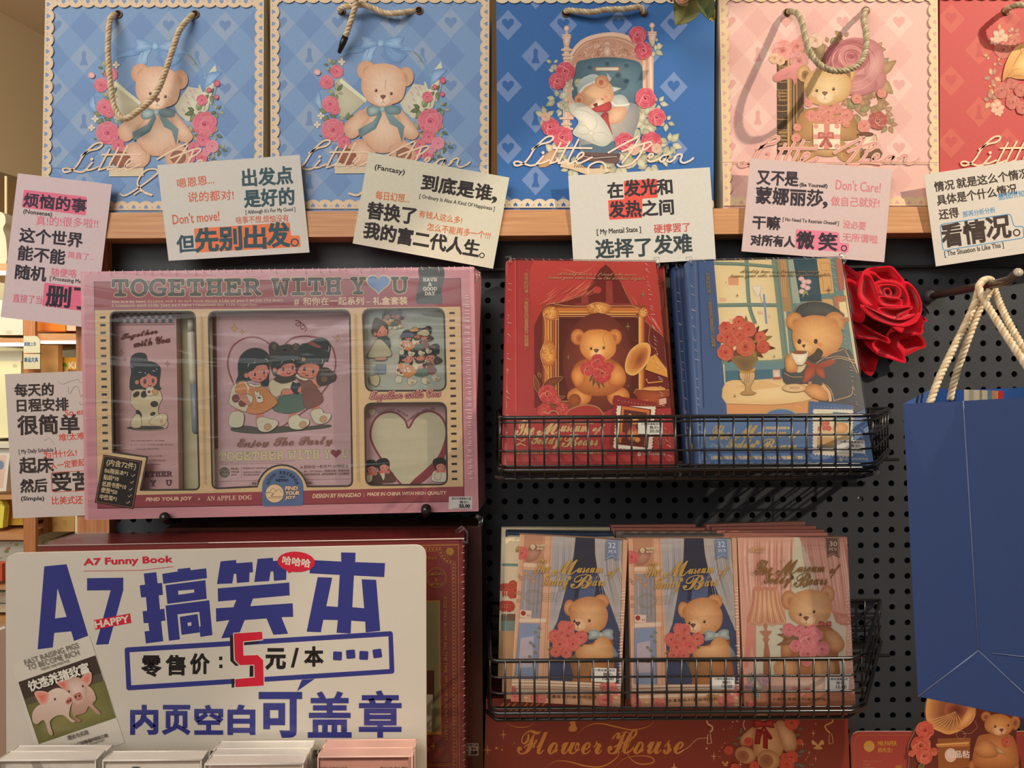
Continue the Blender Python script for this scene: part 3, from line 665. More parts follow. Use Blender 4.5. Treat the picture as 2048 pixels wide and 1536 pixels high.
def lace(a, x0, x1, y0, y1, w, col, hcol, sc=24.0, sides='lrtb'):
    """Scalloped paper-lace border with a row of hearts."""
    def strip(p, q, nrm):
        L = math.dist(p, q); k = max(1, round(L / sc)); ux, uy = (q[0] - p[0]) / L, (q[1] - p[1]) / L; inner = []
        for i in range(k):
            for t in (0, .12, .3, .5, .7, .88):
                s_ = (i + t) / k * L; h = w * (.70 + .30 * math.sin(math.pi * t) ** .7); inner.append((p[0] + ux * s_ + nrm[0] * h, p[1] + uy * s_ + nrm[1] * h))
        inner.append((q[0] + nrm[0] * w * .7, q[1] + nrm[1] * w * .7)); V = []; T = []
        n = len(inner)
        for i, t in enumerate(inner):
            f = ((t[0] - p[0]) * ux + (t[1] - p[1]) * uy); V += [t, (p[0] + ux * f, p[1] + uy * f)]
        for i in range(n - 1): T += [(2 * i, 2 * i + 2, 2 * i + 3), (2 * i, 2 * i + 3, 2 * i + 1)]
        a.tri(V, T, lin(col), PAPER); lay = None; l2 = None
        rot = math.degrees(math.atan2(nrm[1], nrm[0])) - 90
        for i in range(k):
            s_ = (i + .5) / k * L; x, y = p[0] + ux * s_ + nrm[0] * w * .38, p[1] + uy * s_ + nrm[1] * w * .38
            r_ = math.radians(rot); hp = [(x + (u - x) * math.cos(r_) - (v - y) * math.sin(r_), y + (u - x) * math.sin(r_) + (v - y) * math.cos(r_)) for u, v in heart(x, y, w * .48, w * .5, 14)]
            lay = a.fill(hp, hcol, lay=lay)
            for dd, rr in ((0, 1.3), (-.12, .8), (.12, .8)):
                s2 = (i + dd) / k * L; a.fill(ellp(p[0] + ux * s2 + nrm[0] * w * (.2 if dd else .32), p[1] + uy * s2 + nrm[1] * w * (.2 if dd else .32), rr, rr, n=6), hcol, lay=lay)
            for t in (.2, .35, .5, .65, .8):
                s2 = (i + t) / k * L; h = w * (.62 + .27 * math.sin(math.pi * t)); l2 = a.fill(ellp(p[0] + ux * s2 + nrm[0] * h, p[1] + uy * s2 + nrm[1] * h, .55, .55, n=5), mixc(col, '7a5a48', .55), lay=l2)
    if 't' in sides: strip((x0[0], y0), (x1[0], y0), (0, 1))
    if 'b' in sides: strip((x0[1], y1), (x1[1], y1), (0, -1))
    if 'l' in sides: strip((x0[0], y0), (x0[1], y1), (1, 0))
    if 'r' in sides: strip((x1[0], y0), (x1[1], y1), (-1, 0))
def bow(a, cx, cy, s, c, d, l, tails=True, m=PAPER, out=None):
    for sg in (-1, 1):
        P = sm([(cx, cy - 3 * s), (cx + sg * 12 * s, cy - 11 * s), (cx + sg * 25 * s, cy - 9 * s), (cx + sg * 24 * s, cy), (cx + sg * 26 * s, cy + 9 * s), (cx + sg * 12 * s, cy + 8 * s), (cx, cy + 4 * s)], 3)
        if tails: a.blob(sm([(cx, cy), (cx + sg * 8 * s, cy + 14 * s), (cx + sg * 22 * s, cy + 34 * s), (cx + sg * 12 * s, cy + 38 * s), (cx + sg * 2 * s, cy + 20 * s)], 2), c, d, m=m)
        a.blob(P, l, d, ctr=(cx + sg * 15 * s, cy - 2 * s), m=m)
        if out: a.line(P, .8, out, m=m, closed=True)
        a.line([(cx + sg * 3 * s, cy), (cx + sg * 16 * s, cy - 3 * s)], 1.0 * s, d, m=m, taper=1)
    a.blob(ellp(cx, cy, 4.5 * s, 5 * s), l, c, m=m)

# ================================================================ GIFT BAGS ON THE SHELF
BY = -.024
def bag_shell(mb, q, top_depth, col, side, inner):
    """Open paper carrier: front, back and two gusset walls; q = TL TR BR BL of the front in photo points."""
    pl = py(BY); P = pl.at([p[0] for p in q], [p[1] for p in q]); P[2][2] = P[3][2] = zt + .0006; P[0][2] = P[1][2] = max(P[0][2], P[1][2])
    Bk = P + np.array([0, top_depth, 0]); t = .0006
    V = list(P) + list(Bk)
    mb.add(V, [(0, 3, 2, 1)], col, PAPER); mb.add(V, [(4, 5, 6, 7), (2, 3, 7, 6)], side, PAPER); mid = (P[1] + Bk[1]) / 2 + (-.008, 0, 0); midb = (P[2] + Bk[2]) / 2
    mb.add([P[1], P[2], midb, mid, Bk[1], Bk[2]], [(0, 1, 2, 3), (3, 2, 5, 4)], side, PAPER); ml = (P[0] + Bk[0]) / 2 + (.008, 0, 0); mlb = (P[3] + Bk[3]) / 2
    mb.add([P[0], P[3], mlb, ml, Bk[0], Bk[3]], [(0, 3, 2, 1), (3, 4, 5, 2)], side, PAPER)
    In = P + np.array([0, t, 0]); mb.add([In[0], In[1], In[2], In[3]], [(0, 1, 2, 3)], inner, PAPER)
    return pl
def eyelet(parent, x, y, col='7a5a3a'):
    mb = MB(); c = W(x, y, BY - .0008); ring = [c + np.array([math.cos(t) * .0034, 0, math.sin(t) * .0034]) for t in np.linspace(0, 2 * math.pi, 17)[:-1]]
    mb.tube(ring, .0006, col, FOIL, 6, closed=True); mb.add([c + (0, .0004, 0)] + [p + (0, .0004, 0) for p in ring], [(0, 1 + i, 1 + (i + 1) % 16) for i in range(16)], '2c1f18', MATTE); return mb.build('eyelet', parent)
CORD = ('dcc49c', 'cdb186', 'e4d0ac')
def handle(parent, pts, r=.0026, ends=(), cols=CORD):
    mb = MB(); P = [W(x, y, BY - d) for x, y, d in pts]; mb.rope(P, r, cols); o = mb.build('rope_handle', parent)
    for x, y in ends: eyelet(parent, x, y)
    return o
B2 = crop(520, 0, 4.267)
def blue_bear_art(a, cut=None):
    F_ = B2; P = lambda *k: [p for p in F_(*k)]
    # floral hoop, ribbons and folded paper wings
    a.line(sm(P((650, 580), (680, 500), (760, 430), (880, 385), (1030, 368), (1200, 390), (1320, 450), (1400, 550), (1450, 680)), 6, False), 2.6, '7d8c84'); a.line(sm(P((655, 575), (700, 480), (800, 410), (900, 380)), 6, False), .9, 'a7ad90')
    a.line(sm(P((1250, 410), (1330, 470), (1400, 590), (1440, 690)), 6, False), 1.0, 'b4b088')
    a.blob(P((640, 690), (700, 668), (780, 740), (912, 860), (800, 960), (770, 1000), (690, 1000), (640, 930)), 'cfcab0', 'bdb698'); a.fill(P((690, 668), (915, 850), (900, 875), (680, 700)), 'e2e2c4')
    a.blob(P((1195, 880), (1310, 715), (1400, 730), (1535, 690), (1490, 900), (1400, 990), (1300, 1010), (1230, 950)), 'dcd9c0', 'cfcbb0'); a.fill(P((1450, 640), (1545, 525), (1555, 580), (1480, 690)), 'd8d6bc')
    a.blob(P((1400, 700), (1530, 680), (1510, 860), (1420, 930)), 'e4e0c8', 'd2ceb4')
    rn = random.Random(3)
    for x, y in P((1290, 790), (1330, 750), (1310, 850), (1270, 910), (1350, 800), (1360, 740)): a.ell(x, y, 5, 4, 'cfb0aa', 'dccfc0', rot=rn.uniform(0, 90)); a.line([(x, y), (x + 6, y + 8)], .7, '9a8a84')
    R_ = '88add6'; RD = '6a92c2'; RL = 'a6c6e6'
    a.blob(sm(P((870, 385), (770, 405), (680, 470), (660, 490), (740, 465), (890, 440)), 3), R_, RD)
    a.blob(sm(P((1210, 395), (1320, 430), (1395, 530), (1400, 640), (1435, 760), (1465, 720), (1430, 600), (1400, 500), (1310, 440), (1210, 430)), 3), R_, RD)
    a.blob(sm(P((1445, 690), (1480, 600), (1598, 588), (1550, 650), (1500, 700), (1450, 730)), 3), RL, RD); a.blob(sm(P((460, 860), (500, 775), (520, 850), (535, 940), (500, 930)), 3), RL, RD)
    a.blob(sm(P((1000, 390), (965, 460), (960, 510), (930, 528), (872, 520), (890, 450), (940, 410)), 3), RL, R_); a.blob(sm(P((1050, 395), (1085, 495), (1175, 538), (1252, 475), (1170, 440), (1110, 400)), 3), R_, RD)
    a.blob(sm(P((850, 305), (930, 312), (1005, 350), (1008, 385), (930, 412), (848, 416), (866, 360)), 3), RL, RD); a.blob(sm(P((1050, 352), (1130, 322), (1228, 315), (1210, 368), (1225, 418), (1130, 412), (1048, 388)), 3), RL, RD); a.blob(ellp(*P((1028, 370))[0], 6, 7), RL, R_)
    for q in (((1000, 360), (950, 350), (900, 370)), ((1055, 365), (1110, 355), (1160, 380)), ((940, 400), (920, 460), (905, 510)), ((1070, 400), (1120, 450), (1180, 500))): a.line(sm(P(*q), 4, False), .9, '5580b4', taper=.8)
    # greenery and roses
    for i, (x, y, r, n) in enumerate(((600, 560, 70, 6), (650, 790, 80, 6), (580, 970, 80, 6), (730, 1040, 90, 7), (540, 1170, 50, 4), (690, 1280, 70, 5), (1380, 930, 90, 7), (1350, 1120, 80, 6), (1560, 920, 70, 5), (1540, 1120, 70, 5), (1590, 1250, 60, 5), (1500, 1340, 60, 5), (1500, 780, 70, 5))):
        sprig(a, *P((x, y))[0], r / 4.267, n, i + 3)
    for x, y in P((1520, 760), (1560, 700), (1490, 745)): a.line([(x, y), (x - 10, y + 40)], .8, '7b8a60')
    for x, y in P((490, 1065), (520, 990), (700, 530)):
        for q in range(4): a.ell(x + 4 * math.cos(q * 1.57), y + 4 * math.sin(q * 1.57), 3.6, 2.6, 'eadfc8', 'd8c4ae', rot=q * 90)
    for i, (x, y, r) in enumerate(((655, 612, 58), (570, 702, 62), (600, 890, 72), (640, 940, 45), (625, 1110, 100), (718, 1215, 58), (1430, 830, 48), (1455, 1035, 108), (1440, 1170, 60), (1520, 1225, 56), (1362, 1235, 50), (1320, 1320, 56), (1430, 1320, 50), (1470, 1270, 40))):
        if i in (9, 13): rose(a, *P((x, y))[0], r / 4.267, 'dc7f94', 'c05874', 'f0aab4', i)
        else: rose(a, *P((x, y))[0], r / 4.267, 'd45a74', 'a43552', 'ee98a2', i)
    for x, y, r in ((1560, 690, 26), (1492, 745, 20), (1556, 806, 20)): a.ell(*P((x, y))[0], r / 4.267, r / 4.0, 'e0808e', 'c04c66')
    a.ell(*P((490, 620))[0], 7, 6, 'ecc8bc', 'dc9a98', rot=20)
    # book under the paws
    a.fill(P((640, 1390), (935, 1400), (935, 1480), (640, 1482)), 'e6d5b4')
    for i in range(5): a.line(P((642, 1405 + i * 15), (780, 1410 + i * 14), (932, 1408 + i * 15)), .7, 'b49a7c')
    # plush bear
    c1, c2 = 'ecc9ac', 'd2a080'
    fur(a, sm(P((760, 1250), (850, 1190), (960, 1240), (990, 1330), (940, 1400), (820, 1420), (700, 1380)), 5), c1, c2, 60, 4); a.blob(ellp(*P((745, 1340))[0], 19, 17), 'a2664e', '8c5842')
    fur(a, sm(P((1120, 1250), (1200, 1190), (1290, 1240), (1330, 1320), (1280, 1390), (1140, 1380)), 5), c1, c2, 60, 4); a.blob(ellp(*P((1230, 1320))[0], 16, 14), 'a8705a', '94604a')
    fur(a, sm(P((870, 960), (960, 900), (1130, 900), (1200, 990), (1240, 1150), (1180, 1270), (1050, 1310), (940, 1270), (860, 1130)), 6), 'efd0b4', 'd6a484', 140, 5)
    a.line(sm(P((900, 1180), (930, 1250), (1010, 1300)), 5, False), 1.2, 'b98468', taper=.8); a.line(sm(P((1100, 1310), (1110, 1260), (1180, 1220)), 5, False), 1.2, 'b98468', taper=.8)
    fur(a, sm(P((860, 940), (790, 1000), (726, 1060), (726, 1140), (780, 1188), (850, 1150), (900, 1060), (950, 990)), 5), c1, c2, 80, 4); fur(a, sm(P((1185, 930), (1260, 1000), (1330, 1090), (1356, 1150), (1310, 1196), (1235, 1170), (1180, 1070)), 5), c1, c2, 80, 4)
    for x, y, rx, ry in ((908, 605, 80, 84), (1246, 658, 68, 84)):
        fur(a, ellp(*P((x, y))[0], rx / 4.267, ry / 4.267, n=30), 'e2b494', 'd3a182', 50, 4); a.blob(ellp(*P((x + (18 if x < 1000 else -18), y + 14))[0], rx / 7, ry / 6.6), 'c4906f', 'd6a484')
    fur(a, sm(P((880, 640), (940, 565), (1060, 545), (1180, 580), (1240, 680), (1235, 800), (1190, 870), (1060, 905), (940, 880), (870, 770)), 6), 'f0d2b6', 'dcac8c', 200, 5)
    a.line(sm(P((1078, 685), (1072, 730), (1068, 772)), 4, False), .8, '8a5a44')
    bear_face(a, 770, 180, 1.05, P((992, 776), (1122, 802)), P((1052, 832))[0], (*P((1044, 848))[0], 17, 14), 'f0d2b6', 'd29c7c', m=PAPER)
    t, td, tl = '86a0a4', '5f7d84', 'b4c6c4'
    a.blob(P((1030, 945), (965, 1040), (840, 1108), (850, 1182), (990, 1100), (1042, 985)), t, td); a.blob(P((1060, 955), (1110, 1060), (1175, 1092), (1212, 1216), (1234, 1080), (1140, 990)), t, td)
    a.blob(sm(P((1035, 925), (960, 903), (912, 930), (926, 992), (1000, 985)), 3), tl, td); a.blob(sm(P((1055, 925), (1115, 903), (1192, 914), (1196, 972), (1100, 978)), 3), t, td); a.blob(ellp(*P((1045, 935))[0], 5, 6), tl, t)
def gift_bag(name, label, q, pal, deep=.088):
    t = thing(name, label, 'gift bag', tuple(W((q[2][0] + q[3][0]) / 2, 424, BY)), 'paper gift bags on the oak shelf'); mb = MB()
    pl = bag_shell(mb, q, deep, pal['bg'], pal['side'], pal['in']); return t, mb, pl
BLUE = dict(bg='7f9fc8', side='d6c9ae', **{'in': 'd8d0bc'})
def clipq(q): return [q[0], q[1], (q[2][0], q[2][1] - 1), (q[3][0], q[3][1] - 1)]
for which, (q, dx, dy, lab) in enumerate((([(92, -46), (529, -46), (527, 424), (84, 425)], -451, 6, 'light blue teddy gift bag whose rope handle hangs over the bear'),
                                          ([(541, -46), (979, -46), (977, 421), (542, 422)], 0, 0, 'light blue teddy gift bag with a black tipped loose cord'))):
    t, mb, pl = gift_bag('gift_bag', lab, q, BLUE); a = mb.art(pl, clipq(q))
    a.xf = (1, 1, dx, dy); pattern(a, 541 - 8, 990, -60, 424, 788.4 + 0, 47, '95aac6', '7391bd', '7494c2'); blue_bear_art(a); a.xf = None
    little(a, (-901, -446)[which], (13, 8)[which], 'efd0b0')
    if which == 0:
        A_ = crop(0, 0, 3.657); a.line(sm(A_((878, 1418), (920, 1432), (1010, 1380), (1120, 1300), (1160, 1262), (1140, 1240), (1080, 1245), (1030, 1290), (1010, 1350), (1060, 1410), (1116, 1432)), 6, False), 3.4, 'efd0b0'); a.line(A_((985, 1425), (1030, 1395), (1120, 1430)), 3, 'efd0b0')
    else: a.line(sm([(697, 387), (715, 391), (730, 380), (745, 366), (760, 362)], 5, False), 4, 'efd0b0')
    x0 = (q[0][0], q[3][0]); x1 = (q[1][0], q[2][0]); lace(a, x0, x1, -11 if which else -2, q[2][1] - 3, 18.5, 'e6cba8', '7c98c4')
    a.line([(q[3][0], 334 if which else 336), (q[2][0] - (0), 332 if which else 334)], .7, '6f86a6'); mb.build('body', t)
    if which == 0: handle(t, [(236, 29, -.004), (226, 32, .004), (219, 47, .010), (216, 101, .014), (221, 170, .016), (230, 216, .017), (250, 237, .018), (284, 216, .018), (309, 191, .017), (325, 159, .016), (342, 109, .014), (358, 63, .010), (378, 37, .005), (390, 28, -.004)], ends=((236, 28), (390, 28)))
    else:
        handle(t, [(683, 24, -.004), (679, 19, .006), (690, 13, .010), (708, 13, .010), (722, 9, .010), (745, 16, .008), (770, 26, .007), (800, 26, .007), (838, 21, -.004)], ends=((683, 22), (838, 21)))
        mb = MB(); mb.rope([W(712, -40, BY - .02), W(712, 0, BY - .018), (W(703, 38, BY - .015)), W(690, 76, BY - .010)], .0026, CORD); o = mb.build('rope_handle', t)
        mb = MB(); mb.tube([W(691, 73, BY - .0102), W(686, 85, BY - .009), W(678, 106, BY - .008)], [.003, .0031, .0017], '1e1a18', PLASTIC, 12); mb.build('cord_tip', t)

# ---- navy bag with the sleeping bear in a bed
q = [(992, -46), (1430, -46), (1427, 419), (995, 420)]; NAVY = dict(bg='3a6cab', side='4270aa', **{'in': 'c9c2b4'})
t, mb, pl = gift_bag('gift_bag', 'navy blue gift bag with a bear asleep in a bed', q, NAVY); a = mb.art(pl, clipq(q)); P = LB
pattern(a, 990, 1430, -40, 420, 1016, 50, '7690c0', '3868a8', None, sx=110.5, sy=124)
def ink(pts, w=.9, c='8a5a4a', **k): a.line(sm(pts, 4, False), w, c, taper=.6, **k)
# bed head
a.fill(sm(P((760, 560), (790, 420), (900, 320), (1090, 276), (1260, 300), (1400, 400), (1480, 480)), 4, False) + P((1480, 1000), (740, 1000)), 'd9b49a')
a.line(sm(P((770, 500), (800, 430), (910, 335), (1090, 292), (1250, 315), (1380, 400)), 5, False), 6, 'e6c4ac'); a.line(sm(P((790, 480), (850, 400), (930, 352), (1090, 318), (1240, 340), (1350, 410)), 5, False), 2, 'b27c66')
a.fill(sm(P((770, 540), (840, 430), (960, 350), (1100, 330), (1240, 360), (1350, 440), (1400, 540)), 4, False) + P((1390, 590), (1300, 510), (1090, 490), (900, 510), (800, 560)), 'c8957c')
rn = random.Random(5)
for i in range(60):
    x, y = rn.uniform(830, 1340), rn.uniform(360, 490); k_ = (x - 1090) / 290
    if y < 345 + 120 * k_ * k_: continue
    q1 = P((x, y))[0]; r = rn.uniform(2.5, 5); ink(ellp(q1[0], q1[1], r, r * .8, rn.uniform(0, 360), 10, 0, 280), 1.0, rn.choice(('efd2bc', 'e8c6ae', '9c6450')))
for x, y in ((1085, 400), (1085, 440)): a.blob(ellp(*P((x, y))[0], 9, 14), 'ecd0ba', 'b88570')
a.blob(sm(P((815, 570), (900, 510), (1090, 488), (1300, 512), (1378, 560), (1390, 700), (1385, 900), (830, 900)), 4), '6f8a94', '496878')
for x, y in ((935, 575), (1085, 545), (1250, 560), (1250, 690), (920, 650), (1180, 640)): a.blob(ellp(*P((x, y))[0], 8, 7), '34505e', '648290'); 
for x0_, y0_, x1_, y1_ in ((940, 580, 1080, 550), (1090, 550, 1245, 565), (1250, 570, 1250, 690)): a.line(P((x0_, y0_), (x1_, y1_)), .8, '8ba6ae', taper=1)
a.fill(rquad(P((975, 572), (1195, 572), (1195, 606), (975, 606)), 3), 'a87e5e'); a.fill(rquad(P((990, 578), (1180, 576), (1180, 600), (990, 602)), 2), 'e6dcc4')
for x in (1395, 1425, 1455): a.line(P((x, 470), (x + 4, 960)), 4, ('e2bea6', 'cb9a82', 'eccdb8')[(x - 1395) // 30])
for x in (738, 1468):
    y0 = 0 if x == 738 else -25
    a.blob(sm(P((x - 30, y0 + 300), (x + 36, y0 + 300), (x + 20, y0 + 400), (x - 20, y0 + 400)), 2), 'ecd2be', 'b98a74'); a.blob(ellp(*P((x, y0 + 242))[0], 5.4, 5.6), 'f0dccb', 'c29a84'); a.fill(P((x - 6, y0 + 262), (x + 8, y0 + 262), (x + 14, y0 + 302), (x - 12, y0 + 302)), 'd6af98')
    for yy in (300, 320): a.line(P((x - 38, y0 + yy), (x + 40, y0 + yy)), 2.4, 'e4c4b0')
a.fill(P((715, 400), (762, 400), (770, 1100), (705, 1100)), 'dab59c'); a.line(P((735, 400), (735, 1100)), 2, 'efd6c4')
for yy, w_ in ((425, 90), (470, 76), (500, 60), (545, 40), (1010, 120), (1060, 90), (1100, 110)): a.line(P((738 - w_ / 2, yy), (738 + w_ / 2, yy)), 4.5, 'e0bea8'); a.line(P((738 - w_ / 2, yy + 11), (738 + w_ / 2, yy + 11)), .9, '8f604e')
# pale leaves, bedding, pillow, sleeping bear
LV = (('d8d2b4', 'a8a88c'), ('c8c4a4', '98987c'), ('e4dcc0', 'b8b094'))
for i, (x, y, r, n) in enumerate(((620, 540, 60, 4), (640, 620, 70, 4), (660, 850, 110, 6), (700, 930, 80, 5), (790, 720, 80, 5), (560, 1000, 90, 6), (1480, 420, 90, 6), (1500, 370, 60, 4), (1520, 880, 80, 5), (1420, 1010, 130, 8), (1370, 1080, 140, 8), (1590, 1040, 80, 5), (1620, 1230, 110, 7), (780, 1420, 120, 8), (1180, 1400, 150, 9), (1450, 1400, 110, 7), (640, 1320, 110, 7), (1330, 1330, 130, 8), (1560, 1330, 90, 6))): sprig(a, *P((x, y))[0], r / 4.267, n, i, LV, w=.5)
a.blob(sm(P((1000, 900), (1300, 880), (1360, 960), (1330, 1100), (1240, 1250), (900, 1300), (850, 1200)), 4), 'b9b2a6', '8c8c90'); a.fill(P((860, 1240), (1180, 1200), (1190, 1320), (880, 1300)), '5c7484'); a.fill(P((850, 1300), (1200, 1310), (1180, 1400), (830, 1370)), '6e5450')
a.line(sm(P((870, 1325), (960, 1345), (1060, 1350), (1180, 1330)), 4, False), 5, '4a3c3a'); a.line(sm(P((880, 1330), (960, 1350), (1060, 1345), (1170, 1335)), 4, False), 1.6, 'c8b4a4')
a.blob(sm(P((540, 1330), (660, 1270), (620, 1400), (500, 1430)), 2), 'd8b28c', 'c09468')
fur(a, sm(P((1100, 840), (1210, 810), (1270, 880), (1250, 960), (1140, 940)), 4), 'cfd0c4', 'a4aeae', 30, 4); a.blob(sm(P((1130, 920), (1240, 915), (1245, 980), (1180, 1050), (1100, 1058), (1080, 1010)), 4), 'ecc4a0', 'cf9a78')
a.line(sm(P((1110, 850), (1150, 900), (1220, 900), (1275, 890)), 4, False), 4, 'e4e0d0')
a.blob(sm(P((1030, 990), (1090, 960), (1100, 1040), (1130, 1150), (1090, 1120)), 3), 'c0504c', '98383c')
fur(a, sm(P((840, 740), (900, 690), (1000, 670), (1100, 700), (1140, 790), (1110, 890), (1010, 960), (900, 930), (840, 850)), 5), 'e8bd94', 'cd9570', 130, 4)
a.blob(sm(P((830, 770), (850, 690), (930, 640), (1000, 640), (1010, 680), (900, 730), (850, 790)), 3), 'c4cfca', '98a8a8'); a.line(sm(P((850, 790), (900, 735), (1000, 690), (1030, 670)), 4, False), 4, 'e6e4d6')
a.blob(P((1075, 690), (1085, 625), (1125, 670), (1110, 700)), 'd2d8d0', 'a8b4b0'); a.blob(P((1120, 740), (1210, 755), (1140, 790)), 'd2d8d0', 'a8b4b0')
for x, y, r, r2 in ((1040, 700, 60, 24), (850, 850, 44, 20)): a.blob(ellp(*P((x, y))[0], r / 4.267, r / 4.4), 'e2b088', 'c88e68'); a.blob(ellp(*P((x - 6, y + 6))[0], r2 / 4.267, r2 / 4), 'b8604c', 'c47a5c')
a.blob(ellp(*P((1005, 895))[0], 14, 12, -10), 'f2dcc0', 'dcb490'); a.blob(sm(P((965, 895), (1000, 880), (1000, 915), (985, 918)), 3), '7a3428', '5c241c'); a.line(P((995, 916), (1005, 938)), .8, '7a3428'); a.line(sm(P((1030, 845), (1050, 850), (1062, 838)), 3, False), 1.2, '5a3428'); a.blob(ellp(*P((1080, 830))[0], 7, 6), 'e09078', 'e0ac88')
for x, y in ((880, 790), (950, 700), (1090, 760)): ink(P((x, y), (x + 30, y + 50)), .6, 'b98060')
a.blob(sm(P((1050, 890), (1110, 870), (1120, 930), (1060, 960), (960, 950), (950, 930)), 3), 'c85450', 'a03a40')
a.blob(sm(P((770, 890), (860, 880), (960, 940), (1060, 1030), (1130, 1160), (1120, 1210), (1040, 1252), (900, 1200), (790, 1140), (840, 1040), (770, 960)), 5), 'ece6d4', 'c2c0b4', noise=.01)
for p_ in (((950, 1140), (900, 1080), (840, 1060)), ((950, 1140), (1000, 1060), (980, 980)), ((950, 1140), (1040, 1130), (1110, 1170)), ((950, 1140), (970, 1200), (1040, 1240)), ((950, 1140), (880, 1150), (800, 1130)), ((800, 930), (900, 950), (990, 1000))): ink(P(*p_), .9, 'b0a48e')
a.blob(ellp(*P((948, 1138))[0], 6, 5), 'f4efe0', 'c8bca4')
for i, (x, y, r) in enumerate(((1345, 300, 76), (1392, 435, 76), (728, 612, 84), (660, 695, 74), (1412, 840, 90), (1508, 1002, 76), (600, 1085, 78), (700, 1170, 92), (1232, 1215, 84), (1460, 1215, 90), (1310, 1280, 50), (1505, 1270, 44), (560, 1000, 40))): rose(a, *P((x, y))[0], r / 4.267, 'c83a52', '8c1c34', 'e87886', i + 30, out='f0b4b0') if i < 10 else rose(a, *P((x, y))[0], r / 4.267, 'd8a48c', 'b07a64', 'eccdb8', i + 30)
a.line(sm(P((690, 1400), (800, 1425), (950, 1470), (1110, 1440)), 4, False), 13, 'ddc4a0'); a.text(ital('intaman on'), *P((800, 1432), (1110, 1446)), 6.5, '7a4a38')
little(a, 0, 0, 'f2d8c0'); a.line(sm(P((920, 1480), (930, 1420), (1000, 1385), (1060, 1400), (1080, 1470)), 4, False), 3.6, 'f2d8c0')
a.fill([(1216, -46), (1432, -46), (1432, -4), (1216, -4)], NAVY['bg'])
lace(a, (992, 995), (1430, 1427), -10, 416, 18, 'e6d4b4', '3f6cab', sides='tb'); mb.build('body', t)
handle(t, [(1131, 25, -.004), (1136, 21, .005), (1160, 23, .007), (1185, 24, .008), (1215, 19, .008), (1250, 18, .008), (1278, 14, .007), (1287, 22, .004), (1286, 27, -.004)], ends=((1131, 26), (1287, 25)), cols=('c9b691', 'b7a27c', 'd6c6a4'))

# ---- pink bag with the bear, book, big rose and parcel
q = [(1437, -46), (1874, -46), (1877, 414), (1446, 416)]; PINK = dict(bg='e2b4a8', side='d9c4a4', **{'in': 'cdbca8'})
t, mb, pl = gift_bag('gift_bag', 'pale pink gift bag with a bear holding a small parcel', q, PINK); a = mb.art(pl, clipq(q)); P = crop(1420, 0, 4.267)
pattern(a, 1437, 1877, -40, 420, 1685, 46, 'e6c0b2', 'd9a299', 'dcaaa0', sx=113, sy=126)
LP = (('b58f68', '8a6a48'), ('a89a70', '7c7450'), ('c09878', '94704e'))
for i, (x, y, r, n) in enumerate(((900, 420, 130, 7), (1010, 380, 90, 5), (1140, 330, 90, 4), (1420, 420, 80, 4), (1440, 560, 120, 5), (1400, 870, 140, 8), (1240, 840, 130, 7), (820, 1000, 90, 6), (1480, 960, 110, 8), (1520, 1060, 90, 7), (1250, 950, 120, 7))): sprig(a, *P((x, y))[0], r / 4.267, n, i + 40, LP, w=.5)
leaf(a, *P((1420, 640), (1590, 515)), 22, 'b8986a', '94744a'); leaf(a, *P((1420, 670), (1562, 800)), 24, 'bfa074', '9a7c50'); leaf(a, *P((1000, 540), (850, 400)), 26, '8a6e50', '6c5238'); leaf(a, *P((950, 470), (940, 345)), 18, 'b09470', '8c7048'); leaf(a, *P((1110, 420), (1105, 300)), 18, 'a88464', '846040'); leaf(a, *P((1440, 440), (1430, 375)), 14, 'a88464', '846040')
a.fill(P((570, 520), (660, 500), (660, 1320), (572, 1320)), '4e3a2c'); a.fill(P((660, 500), (680, 498), (680, 1310), (660, 1320)), 'c69a5c')
a.fill(P((680, 510), (800, 540), (800, 1280), (680, 1310)), '6a4c34')
for x in (690, 715, 740): a.line(P((x, 520), (x, 1290)), 1.2, 'd0a468')
for y in (680, 700, 770, 900, 950, 1020, 1110, 1125): a.line(P((572, y - 3), (616, y + 2), (660, y - 2)), 1.0, 'd0a060')
for s_, x0_, y0_ in (('Renens', 580, 580), ('Ibid', 585, 610), ('Rebeca', 578, 806), ('France', 578, 836), ('Opus', 584, 868), ('Iterens', 580, 1145), ('vostra', 584, 1172), ('Muero', 588, 1205), ('wilde', 590, 1240)): a.text(frak(s_), *P((x0_, y0_), (655, y0_ - 2)), 6, 'cfa060')
for i, (x, y, r, c, d, l) in enumerate(((620, 430, 92, 'd98a80', 'ac5c54', 'eeb4a8'), (745, 395, 64, 'd27e76', 'a85850', 'e8a89c'), (800, 340, 50, 'd88a80', 'b06058', 'ecb4a8'), (900, 350, 60, 'dcb89c', 'b89070', 'ecd4bc'), (550, 500, 46, 'dcae88', 'b4865c', 'ecccac'), (600, 520, 40, 'dcae88', 'b4865c', 'ecccac'), (760, 520, 80, 'd08a84', 'a86058', 'e4aaa0'))): rose(a, *P((x, y))[0], r / 4.267, c, d, l, i + 60, out='a85c50')
a.blob(sm(P((545, 640), (680, 560), (830, 560), (760, 640), (720, 730), (690, 670), (560, 700)), 3), 'dd9490', 'bf7470'); a.line(sm(P((700, 600), (650, 640), (600, 660)), 3, False), 1, 'a85c58', taper=1)
